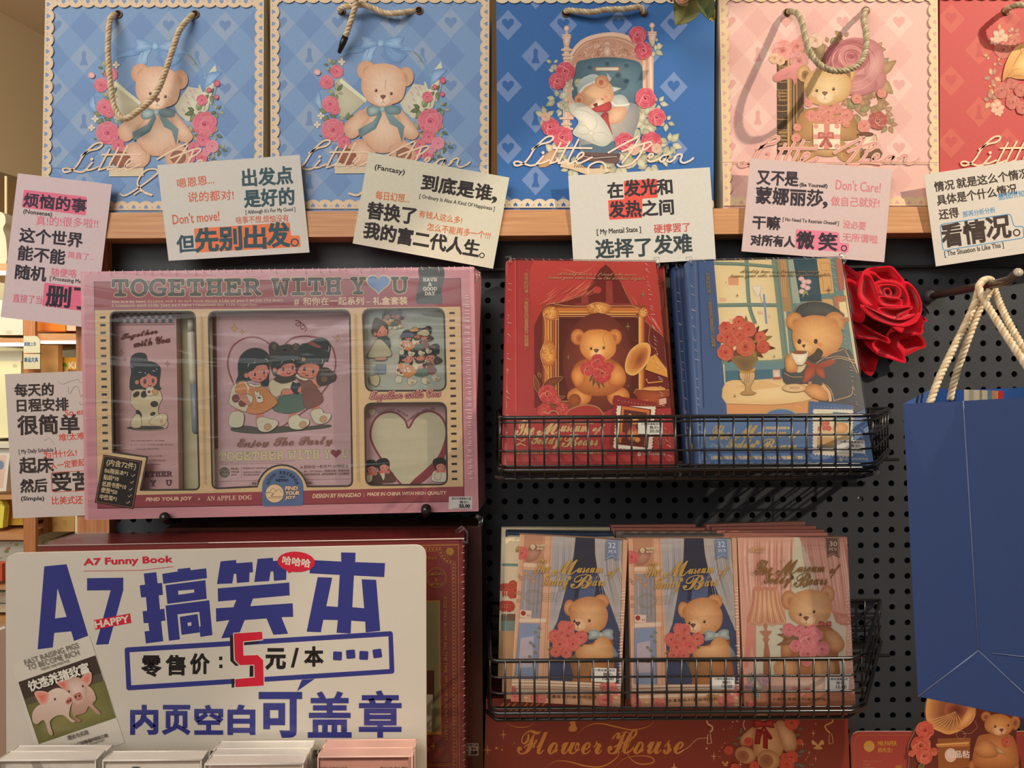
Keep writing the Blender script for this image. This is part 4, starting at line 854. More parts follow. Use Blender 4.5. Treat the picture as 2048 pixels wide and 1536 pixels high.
# the big rose
for x, y, rx, ry, rot, c1, c2 in ((1240, 560, 250, 240, 0, 'a85a5c', 'c07a78'), (1060, 480, 80, 120, 20, 'c47e7c', 'a85a5c'), (1330, 480, 150, 150, 0, 'cf8f8a', 'b87272'), (1340, 650, 170, 130, 20, 'd19690', 'b06c6c'), (1280, 730, 150, 90, -10, 'd0928c', 'ad686a'), (1400, 560, 80, 150, 15, 'd8a09a', 'b87876'), (1120, 600, 110, 110, 0, 'c2807e', 'a05a5c'), (1210, 480, 150, 130, 0, 'c27a78', 'a8605f'), (1200, 480, 110, 95, 10, 'b86c6c', 'cc8c86'), (1205, 475, 70, 62, 0, '9c4c50', 'be7674')): a.blob(ellp(*P((x, y))[0], rx / 4.267, ry / 4.267, rot), c1, c2)
for r, a0 in ((240, 20), (215, 60), (190, -20), (160, 100), (135, 10), (110, 150), (90, 60), (70, -40), (52, 120), (36, 20), (22, 200)):
    ink(ellp(*P((1205 + (240 - r) * .0, 490 + (r - 60) * .35))[0], r / 4.267, r * .92 / 4.267, 0, 20, a0, a0 + 150), 1.1, 'dca8a0'); ink(ellp(*P((1208, 494 + (r - 60) * .35))[0], (r - 8) / 4.267, (r - 8) * .92 / 4.267, 0, 20, a0 + 160, a0 + 300), 1.1, '8c4448')
# bear
c1, c2 = 'e0bc84', 'b98a56'
fur(a, sm(P((740, 1050), (830, 930), (1140, 930), (1250, 1050), (1240, 1190), (760, 1190)), 5), 'c79a66', 'a07444', 90, 5)
for x, y, rx, ry in ((800, 1300, 110, 90), (1190, 1310, 110, 80), (1000, 1250, 160, 90)): fur(a, ellp(*P((x, y))[0], rx / 4.267, ry / 4.267), 'd2ac78', 'a87c4c', 60, 5)
for x, y in ((815, 1320), (1180, 1320)):
    a.ell(*P((x, y + 10))[0], 12, 9, 'a8744a', 'b98458')
    for k in (-1, 0, 1): a.ell(*P((x + k * 40, y - 42 + 8 * abs(k)))[0], 4.6, 5, '9c683f')
for x, y in ((800, 630), (1180, 630)): fur(a, ellp(*P((x, y))[0], 14, 17), c1, c2, 40, 5); a.blob(ellp(*P((x + (12 if x < 900 else -12), y + 14))[0], 8, 10), '7a5636', 'a47c4e')
fur(a, sm(P((800, 740), (850, 620), (1000, 585), (1130, 610), (1200, 700), (1180, 820), (1090, 880), (980, 905), (860, 870)), 6), 'e8cb98', 'c79a62', 260, 6, w=.8)
bear_face(a, 1650, 180, 1.05, P((908, 775), (1052, 762)), P((978, 800))[0], (*P((980, 825))[0], 17, 14), 'ebd0a0', 'c0925c', nosec='7a4e34', blush='d88a70')
for i, (x, y, r) in enumerate(((840, 880, 34), (860, 990, 50), (920, 1000, 50), (960, 940, 46), (1010, 960, 56), (1080, 930, 50), (1010, 1030, 54), (1100, 1030, 44), (1165, 985, 56), (1160, 1060, 32), (1250, 845, 46), (740, 1090, 34), (1430, 1030, 80), (1310, 1080, 56), (730, 1180, 40), (1460, 800, 40))): rose(a, *P((x, y))[0], r / 4.267, *(('a04840', '702c28', 'c06c5c') if i == 12 else ('cf7464', 'a04a3e', 'e8a494')), i + 80, out='e8b4a0')
a.fill(P((876, 1060), (1110, 1062), (1104, 1276), (880, 1274)), 'ead8bc'); a.fill(P((968, 1060), (1018, 1060), (1014, 1275), (968, 1275)), 'd28878'); a.fill(P((876, 1150), (1108, 1150), (1108, 1190), (876, 1190)), 'd89484')
for i in range(5): a.line(P((885, 1090 + i * 14), (960, 1066 + i * 14)), .7, 'd8b894')
for x, y in ((900, 1080), (1080, 1080), (900, 1250), (1080, 1250)): rose(a, *P((x, y))[0], 5, 'd08474', 'b46456', 'e8b0a0', x)
bow(a, *P((985, 1160))[0], .62, 'c4665a', '9c4640', 'dc8c7c')
a.blob(P((1255, 1140), (1400, 1145), (1380, 1270), (1300, 1280)), 'e8d8bc', 'c4ac88'); a.ell(*P((1325, 1150))[0], 16, 5, '7a4a32', '5c3424'); a.line(ellp(*P((1410, 1180))[0], 6, 9, 0, 12, -110, 110), 2, 'dcc8a4'); a.fill(P((1290, 1290), (1440, 1270), (1470, 1310), (1450, 1350), (1280, 1340)), '6e5238')
little(a, 450, 1, 'd8988c', out='eecab6', w=4.2); a.line(sm(P((1180, 1410), (1290, 1385), (1460, 1405)), 4, False), 4.5, 'd8988c')
lace(a, (1437, 1446), (1874, 1877), -14, 412, 19, 'e4c79c', 'd2a49c', sides='lrtb'); a.line([(1440, 325), (1876, 326)], 1.2, 'b98a70'); a.line([(1440, 327), (1876, 328)], .8, 'f0d4b4'); mb.build('body', t)
handle(t, [(1576, 27, -.004), (1580, 22, .006), (1594, 27, .014), (1604, 45, .022), (1610, 72, .030), (1616, 94, .036), (1628, 117, .041), (1645, 133, .044), (1670, 142, .046), (1700, 139, .045), (1722, 123, .041), (1732, 95, .034), (1732, 65, .026), (1727, 40, .016), (1730, 24, .008), (1733, 20, -.004)], ends=((1575, 25), (1732, 21)), cols=('a99a76', '96875f', 'bcae8a'))

# ---- red bag cut by the frame edge
q = [(1880, -46), (2310, -46), (2310, 412), (1879, 413)]; REDB = dict(bg='c04c48', side='8e2b28', **{'in': 'b8a090'})
t, mb, pl = gift_bag('gift_bag', 'red gift bag with a golden gramophone horn picture', q, REDB); a = mb.art(pl, clipq(q)); P = crop(1748, 0, 6.827)
pattern(a, 1880, 2310, -40, 412, 1902, 38, 'c75e50', 'bd504a', None, sx=112, sy=124)
for i, (x, y, r, n) in enumerate(((1700, 430, 100, 3), (1760, 600, 120, 6), (1900, 450, 110, 6), (1620, 1050, 130, 5), (1620, 1200, 90, 6), (1600, 1380, 130, 6), (1580, 760, 90, 2), (1680, 850, 90, 3))): sprig(a, *P((x, y))[0], r / 6.827, n, i + 9, (('d8a070', 'b87c50'), ('c49078', '9c6a54'), ('e6b890', 'c08c64')), w=.5)
for x, y, r in ((1720, 500, 100), (1640, 560, 60), (1680, 1470, 90), (1700, 1530, 60)):
    for k in range(5): a.ell(*P((x + r * .6 * math.cos(k * 1.257), y + r * .6 * math.sin(k * 1.257)))[0], r * .075, r * .06, 'ecc0a4', 'd89c84', rot=k * 72)
for i, (x, y, r) in enumerate(((1760, 680, 120), (1920, 560, 90), (1740, 1240, 110), (1880, 1140, 80), (1890, 1400, 100), (1860, 1330, 60), (2000, 1240, 90), (2100, 1000, 100), (2200, 700, 120), (2150, 1300, 110), (2020, 1480, 90))): rose(a, *P((x, y))[0], r / 6.827, 'b04c44', '842f2c', 'd88874', i + 120, out='dc9880')
a.blob(sm(P((1745, 1110), (1780, 900), (1880, 700), (2010, 600), (2200, 620), (2350, 800), (2300, 1050), (2000, 1090), (1820, 1060)), 4), 'e8b468', 'c08444'); a.blob(sm(P((1870, 960), (1950, 780), (2060, 660), (2200, 700), (2200, 1000), (2000, 1040)), 4), 'eec47c', 'cf954e')
for p_ in (((2040, 800), (1990, 700), (2010, 610)), ((2040, 950), (1900, 960), (1780, 1100)), ((2040, 1030), (1900, 1040), (1750, 1110)), ((1870, 960), (1960, 780), (2060, 660))): a.line(sm(P(*p_), 4, False), 1.2, 'a8663c', taper=.6)
little(a, 893, 0, 'efcda8'); lace(a, (1880, 1879), (2310, 2310), -16, 408, 17, 'eed2ac', 'c04c48', sides='tb'); mb.build('body', t)
handle(t, [(2012, 24, -.004), (2013, 20, .004), (2022, 14, .014), (2040, 10, .020), (2080, 14, .026), (2130, 26, .022), (2160, 22, -.004)], ends=((2012, 22), (2160, 20)), cols=('b7a682', 'a3926c', 'c8b892'))

# ================================================================ SLOGAN CARDS
def T(a, C, k, st, bl, br, h, col, bold=0, **kw): a.text(st, *C(bl, br), h / k, col, bold=bold, **kw)
def ring(a, C, k, x, y, r, col): x, y = C((x, y))[0]; a.line(ellp(x, y, r / k, r / k, n=20), r / k * .42, col, closed=True)
def card(label, px, col, yaw=0, tilt=-3, y=-.0318, cy=452, side='e8e2d6'):
    mb = MB(); cx = sum(p[0] for p in px) / 4; pl = py(y, cx, cy, yaw, tilt); mb.slab(px, pl, .0005, col, side=side); return mb, mb.art(pl)
def endcard(mb, label): return tag(mb.build('slogan_card'), label, 'card', 'slogan cards along the shelf edge')
INK = '322b2c'
C = crop(0, 300, 4.267); k = 4.267; PK = 'dc6c84'
mb, a = card('', [(35.6, 346.5), (223.8, 368.7), (189, 657), (1.2, 634)], 'd6c1c2')
a.fill(rquad(C((203, 338), (742, 400), (733, 560), (185, 490)), 4), 'e8728f'); T(a, C, k, '烦恼的事', (198, 482), (730, 537), 118, '3c3040', 1.0); T(a, C, k, '(Nonsense)', (198, 550), (440, 577), 46, INK, .35)
T(a, C, k, '真!的!很多啦!!', (308, 642), (836, 668), 82, PK, .15); T(a, C, k, '这个世界', (165, 782), (698, 832), 122, '342c38', 1.0); T(a, C, k, '能不能', (150, 936), (548, 978), 122, '342c38', 1.0); T(a, C, k, '简直了...', (578, 922), (802, 945), 58, PK, .1)
T(a, C, k, '随机', (128, 1096), (388, 1122), 120, '342c38', 1.0); T(a, C, k, '随便咯', (438, 1078), (652, 1092), 72, PK, .15); T(a, C, k, '[ Processing Me', (425, 1120), (690, 1148), 42, INK, .2)
a.fill(rquad(C((380, 1130), (780, 1178), (775, 1382), (360, 1330)), 4), 'e8728f'); T(a, C, k, '删', (392, 1328), (592, 1346), 172, '342c38', 1.4); T(a, C, k, '了', (625, 1352), (790, 1365), 176, '342c38', 1.4); T(a, C, k, '直接了当', (108, 1298), (356, 1316), 72, PK, .15)
endcard(mb, 'pink slogan card with two pink highlighted phrases at the left end of the shelf')
C = crop(310, 290, 6.4); k = 6.4; OR = 'd2694a'; TE = '3a5860'
mb, a = card('', C((28, 258), (1852, 125), (1978, 1375), (175, 1482)), 'd6d2c8')
T(a, C, k, '嗯恩恩...', (290, 552), (760, 495), 112, OR, .25); T(a, C, k, '说的都对!', (425, 735), (1010, 700), 130, OR, .25); T(a, C, k, '出发点', (1125, 535), (1765, 490), 220, TE, 1.25); T(a, C, k, '是好的', (1150, 800), (1785, 765), 222, TE, 1.25)
T(a, C, k, "[ Although It's For My Good ]", (1163, 898), (1797, 858), 64, INK, .2); T(a, C, k, '啥事不想,烦恼没有', (1038, 1014), (1712, 985), 96, OR, .15); T(a, C, k, "Don't move!", (230, 1018), (828, 968), 128, OR, .3)
a.fill(rquad(C((498, 1070), (1725, 990), (1742, 1160), (1852, 1158), (1864, 1302), (525, 1377)), 3), 'ee8050'); T(a, C, k, '但', (290, 1376), (515, 1360), 212, TE, 1.2)
for ch, x0, y0, x1, y1, h in (('先', 528, 1368, 812, 1355, 295), ('别', 836, 1350, 1112, 1336, 290), ('出', 1150, 1322, 1418, 1318, 280), ('发', 1445, 1306, 1722, 1296, 305)): T(a, C, k, ch, (x0, y0), (x1, y1), h, TE, 1.9)
ring(a, C, k, 1790, 1248, 44, TE); endcard(mb, 'white slogan card with an orange highlighted phrase along its bottom')
C = crop(690, 300, 6.0235); k = 6.0235; OR = 'd27034'
mb, a = card('', C((285, 25), (1980, 332), (1783, 1430), (92, 1125)), 'd9d5be', yaw=-1)
T(a, C, k, '(Fantasy)', (352, 248), (712, 314), 78, INK, .4); T(a, C, k, '到底是谁', (915, 478), (1755, 615), 188, INK, 1.3); T(a, C, k, ',', (1763, 638), (1822, 646), 80, INK, .6); T(a, C, k, '[ Ordinary Is Also A Kind Of Happiness ]', (893, 590), (1797, 744), 60, INK, .2)
T(a, C, k, '每日幻想...', (365, 592), (770, 640), 105, OR, .25); T(a, C, k, '替换了', (262, 822), (838, 895), 200, INK, 1.3); T(a, C, k, '有钱人这么多!', (885, 808), (1402, 895), 88, OR, .2); T(a, C, k, '怎么不能再多一个!!!', (988, 968), (1745, 1078), 92, OR, .2)
T(a, C, k, '我的富二代人生', (215, 1052), (1600, 1292), 195, INK, 1.3); ring(a, C, k, 1650, 1270, 28, INK); endcard(mb, 'cream slogan card with orange handwriting, tilted down to its right')
C = crop(1120, 310, 6.4); k = 6.4
mb, a = card('', C((105, 265), (1918, 157), (1995, 1335), (175, 1440)), 'd8d4c9')
a.fill(rquad(C((815, 332), (1240, 303), (1253, 546), (1052, 560), (1056, 806), (630, 830), (615, 580), (825, 566)), [3] * 8), 'ea5a4c')
DK = '37343a'
for st, bl, br, h, c in (('在', (615, 550), (808, 540), 192, DK), ('发光', (832, 532), (1238, 506), 205, DK), ('和', (1248, 510), (1440, 496), 192, DK), ('发热', (636, 802), (1042, 786), 205, DK), ('之间', (1062, 784), (1456, 758), 195, DK), ('选择了', (466, 1324), (1168, 1290), 236, '38464a'), ('发难', (1212, 1268), (1690, 1245), 236, '38464a')): T(a, C, k, st, bl, br, h, c, 1.2)
T(a, C, k, '[ My Mental State ]', (475, 1036), (1037, 1000), 84, INK, .3); T(a, C, k, '硬撑罢了', (1205, 1004), (1666, 976), 112, 'cc4c44', .25); endcard(mb, 'white slogan card with red highlighted words above the red notebook')
C = crop(1470, 300, 6.194); k = 6.194; PK = 'd98088'
mb, a = card('', C((190, 100), (1947, 238), (1848, 1390), (80, 1255)), 'd5bdb9', yaw=1)
a.fill(rquad(C((752, 980), (1288, 1018), (1300, 1150), (1416, 1156), (1406, 1272), (743, 1220)), 4), 'e8829a')
for st, bl, br, h in (('又不是', (272, 425), (778, 450), 172), ('蒙娜丽莎', (258, 660), (1078, 704), 205), ('干嘛', (218, 972), (553, 990), 160), ('对所有人', (195, 1175), (736, 1204), 128)): T(a, C, k, st, bl, br, h, '38303a', 1.15)
T(a, C, k, ',', (1085, 722), (1140, 726), 82, '38303a', .7); T(a, C, k, '微', (760, 1218), (972, 1226), 208, '38303a', 1.4); T(a, C, k, '笑', (1036, 1240), (1256, 1246), 210, '38303a', 1.4); ring(a, C, k, 1350, 1217, 32, '38303a')
T(a, C, k, '(Be Yourself)', (800, 464), (1142, 482), 58, INK, .35); T(a, C, k, '[ No Need To Restrain Oneself ]', (590, 890), (1282, 942), 56, INK, .2)
for st, bl, br, h in (("Don't Care!", (1245, 488), (1800, 530), 125), ('做自己就好!', (1185, 690), (1786, 714), 118), ('没必要', (1335, 966), (1616, 992), 98), ('无所谓啦', (1330, 1128), (1762, 1160), 105)): T(a, C, k, st, bl, br, h, PK, .25)
endcard(mb, 'pink slogan card with pink handwriting above the red cloth rose')
C = crop(1808, 320, 6.4); k = 6.4; BL = '4a94c2'
mb, a = card('', C((255, 185), (2060, -83), (2215, 1094), (410, 1362)), 'd6cdc0', yaw=2)
for st, bl, br, h in (('情况', (398, 408), (648, 375), 126), ('就是这么个情况', (685, 364), (1605, 228), 126), ('具体是个什么情况', (430, 584), (1450, 430), 130), ('还得', (455, 765), (704, 732), 128)): T(a, C, k, st, bl, br, h, '40322c', .6)
for st, bl, br, h in (('看', (500, 1118), (756, 1085), 285), ('情', (785, 1080), (1062, 1042), 285), ('况', (1075, 1022), (1375, 985), 285)): T(a, C, k, st, bl, br, h, '40322c', 1.7)
ring(a, C, k, 1442, 930, 40, '40322c'); T(a, C, k, '那再分析分析', (760, 735), (1172, 672), 76, BL, .15); T(a, C, k, '据我所知', (1210, 516), (1545, 466), 82, BL, .15); T(a, C, k, '[ The Situation Is Like This ]', (525, 1252), (1280, 1134), 82, INK, .2)
a.line(rquad(C((462, 825), (1360, 690), (1412, 858), (1525, 842), (1536, 996), (500, 1160)), 6), 1.6, BL, closed=True); endcard(mb, 'white slogan card with a blue outlined phrase at the right end of the shelf')
G = crop(0, 600, 6.4); H = crop(0, 840, 6.4); k = 6.4; RD = 'd24a38'
mb, a = card('', [(9.7, 748.4), (200, 740.5), (216, 1029), (26, 1036.8)], 'cbbdb4', tilt=0, y=-.0135, cy=880)
for C_, st, bl, br, h, b_ in ((G, '每天的', (192, 1235), (686, 1222), 160, 1.0), (G, '日程安排', (222, 1432), (874, 1412), 160, 1.0), (H, '很简单', (232, 188), (1012, 168), 240, 1.4), (H, '起床', (255, 682), (686, 670), 198, 1.2), (H, '然后', (268, 928), (604, 916), 165, 1.1), (H, '受苦', (675, 916), (1170, 900), 245, 1.4)): T(a, C_, k, st, bl, br, h, '3c322e', b_)
T(a, H, k, '[ My Daily Schedule ]', (243, 446), (716, 418), 66, INK, .2); T(a, H, k, '(Simple)', (270, 1046), (565, 1042), 66, INK, .4); T(a, G, k, 'So ea', (835, 1486), (1082, 1462), 78, RD, .25)
for st, bl, br, h in (('难!太难', (755, 272), (1085, 246), 92), ('为!什!么!', (558, 498), (986, 458), 90), ('人一定要起', (650, 636), (1090, 582), 90), ('比美式还', (665, 1084), (1062, 1072), 104)): T(a, H, k, st, bl, br, h, RD, .25)
a.line(rquad(H((655, 672), (1200, 645), (1210, 895), (668, 922)), 5), 1.3, RD, closed=True)
for s_ in (((745, 1040), (800, 1078), (900, 1040), (1000, 1020), (1030, 1055), (1070, 1060)), ((872, 1108), (878, 1180), (900, 1195), (950, 1115), (1000, 1115), (1035, 1240), (1060, 1200)), ((1022, 1300), (1030, 1345), (1060, 1330))): a.line(sm(G(*s_), 4, False), .45, '4a4240')
a.line(H((555, 240), (580, 272), (600, 240), (640, 232), (660, 255), (700, 315)), .4, '6a5c50'); endcard(mb, 'grey white slogan card stuck to the wooden side post')

# ================================================================ PINK GIFT BOX
P1 = crop(150, 520, 4.876); P2 = crop(560, 520, 4.876); P3 = crop(150, 770, 4.876); P4 = crop(560, 770, 4.876); k = 4.876
FY = -.086; bp = py(FY, 560, 790)
box = thing('gift_box', 'pink boxed stationery gift set with four clear windows', 'gift box', tuple(bp.at(562, 1031)))
Fq = [(161, 543.5), (947.6, 533.5), (957, 1022.5), (169.5, 1040)]
w1 = rquad(P1((345, 505), (1170, 505)) + P3((1212, 1020), (638, 1025), (706, 702), (370, 655)), [13, 13, 10, 1, 1, 1])
arch = ellp(564.5, 980, 50, 50, 0, 14, 188, 352)
w2 = [p for p in rquad([(417, 623.6), (699.5, 620.5), (704.6, 972), (424.8, 977)], [14, 14, 11, 11])]
w2 = w2[:18] + arch[::-1] + w2[18:]
w3 = rquad([(725, 618.4), (888, 616.5), (892, 781), (731.5, 782)], 16); w4 = rquad([(729.5, 807), (892, 805.5), (894.5, 969), (732, 970.5)], 15)
WINS = [w1, w2, w3, w4]
mb = MB(); t0 = bp; D = .052
lp = [[Vector((p[0], p[1], 0)) for p in l] for l in [Fq] + WINS]; flat = [(p[0], p[1]) for l in [Fq] + WINS for p in l]; tr = tessellate_polygon(lp)
Pf = bp.at([p[0] for p in flat], [p[1] for p in flat]); fl_ = [tt if np.cross(Pf[tt[1]] - Pf[tt[0]], Pf[tt[2]] - Pf[tt[0]]) @ bp.n > 0 else tt[::-1] for tt in tr]
mb.add(Pf, fl_, 'd0949b', GLOSS); mb.add(Pf + (0, .0008, 0), [tt[::-1] for tt in fl_], 'd8c4b0', PAPER)
Fc4 = bp.at([p[0] for p in Fq], [p[1] for p in Fq]); Bk4 = Fc4 + np.array([0, D, 0]); Bk4[1:3, 0] += .004
mb.add(np.concatenate([Fc4, Bk4]), [(0, 4, 5, 1), (1, 5, 6, 2), (2, 6, 7, 3), (3, 7, 4, 0)], 'd0868f', GLOSS); mb.add(Bk4, [(0, 3, 2, 1)], 'b98088', PAPER)
a = mb.art(bp); holes = WINS
a.fill([(187.5, 563), (922, 556), (929, 1003.5), (195, 1017.5)], '4a2c30', GLOSS, holes); a.fill([(188.8, 564.3), (920.8, 557.3), (927.6, 1002.2), (196.3, 1016)], '9c4a50', GLOSS, holes)
a.fill([(189.3, 620.5), (921, 613.3), (926.6, 973), (195, 992)], 'dcbd90', GLOSS, holes)
for w_ in WINS: a.line(w_, 3.6, '453d38', GLOSS, closed=True)
lay = None
for i in range(18): x, y = 205.6 + i * .32, 635 + i * 15.4; lay = a.fill([(x - 5.5, y - 2.2), (x + 5.5, y - 2.4), (x + 5.5, y + 2.2), (x - 5.5, y + 2.4)], '3d4044', GLOSS, lay=lay)
for i in range(23): x, y = 904 + i * .23, 626 + i * 15.09; lay = a.fill([(x - 5.5, y - 2.1), (x + 5.5, y - 2.3), (x + 5.5, y + 2.1), (x - 5.5, y + 2.3)], '3a3034', GLOSS, lay=lay)
for xa, ya, xb, yb in ((404, 635, 411, 967), (711.5, 631, 717.5, 961)):
    for i in range(72):
        t_ = i / 71; x, y = xa + (xb - xa) * t_, ya + (yb - ya) * t_; lay = a.line([(x - 3.2, y - 2.8), (x + 3.2, y + 2.8)], .85, '5c4a40', GLOSS, lay=lay)
def title(col, b, m=GLOSS, lay=None):
    for st, x0, y0, x1, y1, h in (('TOGETHER', 224.8, 592.5, 522, 590.5, 33.5), ('WITH', 544, 590, 682, 588.5, 32.5), ('Y', 702, 587.5, 730.5, 587.5, 32), ('U', 784, 586.5, 816, 586, 31.5)): a.text(mono(st), (x0, y0), (x1, y1), h, col, m=m, bold=b)
title('e4cfa0', 2.7); title('454439', 1.7); a.fill(heart(757, 570, 49, 41), 'e4cfa0', GLOSS); a.fill(heart(757, 570, 45, 37), '6a8db8', GLOSS)
T(a, P1, k, mono('You are my best friend, and I do not know which side of you I enjoy the most.'), (360, 424), (2035, 409), 32, 'dcbc98', .15, m=GLOSS); T(a, P1, k, mono('I treasure each side, just as I have treasured our life together.'), (360, 462), (1785, 452), 30, 'dcbc98', .15, m=GLOSS)
T(a, P2, k, '#', (140, 443), (186, 442), 62, 'e4cca8', .3, m=GLOSS); T(a, P2, k, '和你在一起系列', (226, 442), (818, 436), 76, 'e4cca8', .35, m=GLOSS); T(a, P2, k, '礼盒套装', (908, 438), (1243, 434), 76, 'e4cca8', .35, m=GLOSS); a.line(P2((840, 410), (882, 409)), 1.2, 'e4cca8', m=GLOSS)
a.fill(sm(P2((1355, 76), (1480, 75), (1592, 75), (1600, 180), (1572, 300), (1580, 422), (1460, 424), (1335, 425), (1332, 330), (1358, 190)), 3), '454a46', GLOSS)
for i, s_ in enumerate(('HAVE', 'A', 'GOOD', 'DAY')): w_ = (134, 34, 134, 96)[i]; T(a, P2, k, mono(s_), (1463 - w_ / 2, 208 + i * 45), (1463 + w_ / 2, 207 + i * 45), 33, 'd8d0c0', .35, m=GLOSS)
T(a, P3, k, 'FIND YOUR JOY', (693, 1142), (1135, 1131), 42, 'ecc6a8', .6, m=GLOSS, slant=.15); T(a, P3, k, '×', (1200, 1122), (1222, 1122), 22, 'ecc6a8', .2, m=GLOSS); T(a, P3, k, serif('AN APPLE DOG'), (1285, 1128), (1726, 1118), 45, 'ecc6a8', .1, m=GLOSS)
T(a, P4, k, 'DESIGN BY FANGDAO', (318, 1102), (786, 1090), 38, 'ecc6a8', .45, m=GLOSS, slant=.2); a.line(P4((818, 1052), (820, 1098)), .7, 'ecc6a8', m=GLOSS); T(a, P4, k, 'MADE IN CHINA WITH HIGH QUALITY', (850, 1087), (1616, 1072), 38, 'ecc6a8', .4, m=GLOSS, slant=.2)
T(a, P4, k, script('Together with You'), (880, 170), (1565, 142), 104, '9c4850', 2.0, m=GLOSS); T(a, P4, k, script('Together with You'), (882, 168), (1563, 140), 104, 'ecc8b0', .9, m=GLOSS); T(a, P4, k, script('Together with You'), (884, 167), (1561, 139), 100, 'a4525a', .25, m=GLOSS)
a.fill(P3((278, 678), (658, 738), (568, 1210), (194, 1146)), '2a2524', GLOSS); a.line(P3((286, 692), (643, 750), (560, 1196), (208, 1136)), 1.1, 'c87e54', GLOSS, closed=True)
for st, bl, br, h in (('{内含72件}', (303, 790), (592, 835), 72), ('B6精装本*1', (290, 856), (512, 890), 50), ('贴纸*10', (278, 920), (425, 940), 50), ('纸质书签*10', (265, 985), (497, 1020), 50), ('便签*50', (253, 1044), (408, 1070), 50), ('中性笔*1', (240, 1110), (402, 1136), 50)): T(a, P3, k, st, bl, br, h, 'dcc494', .25, m=GLOSS)
for x, y in ((570, 882), (558, 947), (545, 1016), (535, 1080), (519, 1144)): a.line(P3((x - 17, y - 2), (x - 6, y + 12), (x + 18, y - 12)), 1.3, 'dcc494', m=GLOSS)
Q = crop(400, 850, 6.4); kq = 6.4
a.fill([Q((825, 1040))[0], Q((798, 1015))[0]] + ellp(*Q((1060, 795))[0], 41, 37.5, 0, 18, 180, 360) + [Q((1324, 1005))[0], Q((1300, 1030))[0]], '60759c', GLOSS)
for i, ch in enumerate('GOOD FRIENDS'):
    an = math.radians(-90 + (i - 5.5) * 13.2); cx, cy = Q((1058, 800))[0]; r_ = 27.5; x, y = cx + r_ * math.cos(an), cy + r_ * math.sin(an) * .98; tx_, ty_ = -math.sin(an), math.cos(an)
    if ch != ' ': a.text(mono(ch), (x - tx_ * 2.5, y - ty_ * 2.5), (x + tx_ * 2.5, y + ty_ * 2.5), 5.6, '2c2c34', m=GLOSS, bold=.35)
T(a, Q, kq, mono('100%'), (1010, 676), (1096, 674), 26, '2c2c34', .1, m=GLOSS); T(a, Q, kq, mono('RETRO'), (972, 724), (1134, 722), 32, '2c2c34', .35, m=GLOSS)
a.ell(*Q((958, 876))[0], 18.8, 18.8, '4a3a34', m=GLOSS, n=32); a.ell(*Q((958, 876))[0], 18.1, 18.1, 'e8c8a0', m=GLOSS, n=32)
for s_ in (((846, 862), (900, 850), (935, 806), (980, 850)), ((920, 915), (960, 860), (1008, 822), (1060, 868)), ((846, 868), (930, 868)), ((920, 880), (945, 882), (910, 914), (1070, 914)), ((882, 930), (890, 918)), ((884, 930), (1040, 932))): a.line(sm(Q(*s_), 3, False), .7, '4a3a34', m=GLOSS)
for i, s_ in enumerate(('FIND', 'YOUR', 'JOY')): w_ = (158, 180, 128)[i]; T(a, Q, kq, s_, (1092, 832 + i * 61), (1092 + w_, 830 + i * 61), 45, '3a3030', 1.2, m=GLOSS, slant=.15); T(a, Q, kq, s_, (1092, 832 + i * 61), (1092 + w_, 830 + i * 61), 45, 'ecc8a0', .6, m=GLOSS, slant=.15)
mb.build('carton', box)
def price_label(parent, C, q, price, name='小熊浪漫屋系列', big=False, pl=None, lift=.0003):
    """White shop price sticker."""
    pl = (pl or bp).off(lift); m = MB(); pts = C(*q); m.slab(rquad(pts, 1.6, 3), pl, .0002, 'd9d6cf', m=GLOSS); a = m.art(pl)
    tl, tr_, br_, bl_ = [np.array(p) for p in pts]
    def L(u, v): return tuple(tl * (1 - u) * (1 - v) + tr_ * u * (1 - v) + br_ * u * v + bl_ * (1 - u) * v)
    h = np.linalg.norm(bl_ - tl)
    a.text(name, L(.12, .25), L(.94, .25), h * .18, '3a3636', bold=.12); a.text('售价:', L(.46, .56), L(.86, .56), h * .24, '3a3636', bold=.15); a.text(price, L(.46, .86), L(.9, .86), h * .24, '262222', bold=.6 if big else .2)
    if big: a.text('文具店零售标价', L(.14, .98), L(.94, .98), h * .1, '3a3636')
    return m.build('price_label', parent)
price_label(box, P4, ((1648, 1088), (1876, 1088), (1874, 1212), (1644, 1212)), '55.00', '售价可享最高礼遇', True)
for w_ in WINS:
    m = MB(); pw = bp.off(-.0012); pts = list(w_); P_ = pw.at([p[0] for p in pts], [p[1] for p in pts]); m.add(P_, tessellate_polygon([[Vector((p[0], p[1], 0)) for p in pts]]), 'ffffff', PANE); m.build('window_pane', box)
m = MB(); pt = bp.off(-.020); m.slab([(190, 600), (915, 590), (920, 985), (200, 1000)], pt, .002, 'c9c09c', m=MATTE); m.build('tray', box)
m = MB(); pw = bp.off(.0012); S_ = [(164, 546), (560, 540), (944, 537), (952, 780), (954, 1019), (560, 1029), (173, 1037), (168, 790)]
P_ = pw.at([p[0] for p in S_], [p[1] for p in S_]); B_ = P_ + (0, .03, 0); m.add(np.concatenate([P_, B_]), [tuple(range(8))[::-1]], 'ffffff', FILM)
rn = random.Random(4)
for i in range(46):     # gathered film along the edges
    x = 180 + i * 17 + rn.uniform(-5, 5); y = 541 - i * .2; m.tube(bp.off(.0016).at([x, x + rn.uniform(2, 5)], [y, y + rn.uniform(4, 13)]), .00018, 'f3e4e2', GLOSS, 4)
for i in range(60):
    y = 590 + i * 6.2 + rn.uniform(-2, 2); x = 938 + i * .15; m.tube(bp.off(.0016).at([x, x - rn.uniform(5, 13)], [y, y - rn.uniform(0, 1.5)]), .0002, 'f6eceb', GLOSS, 4)
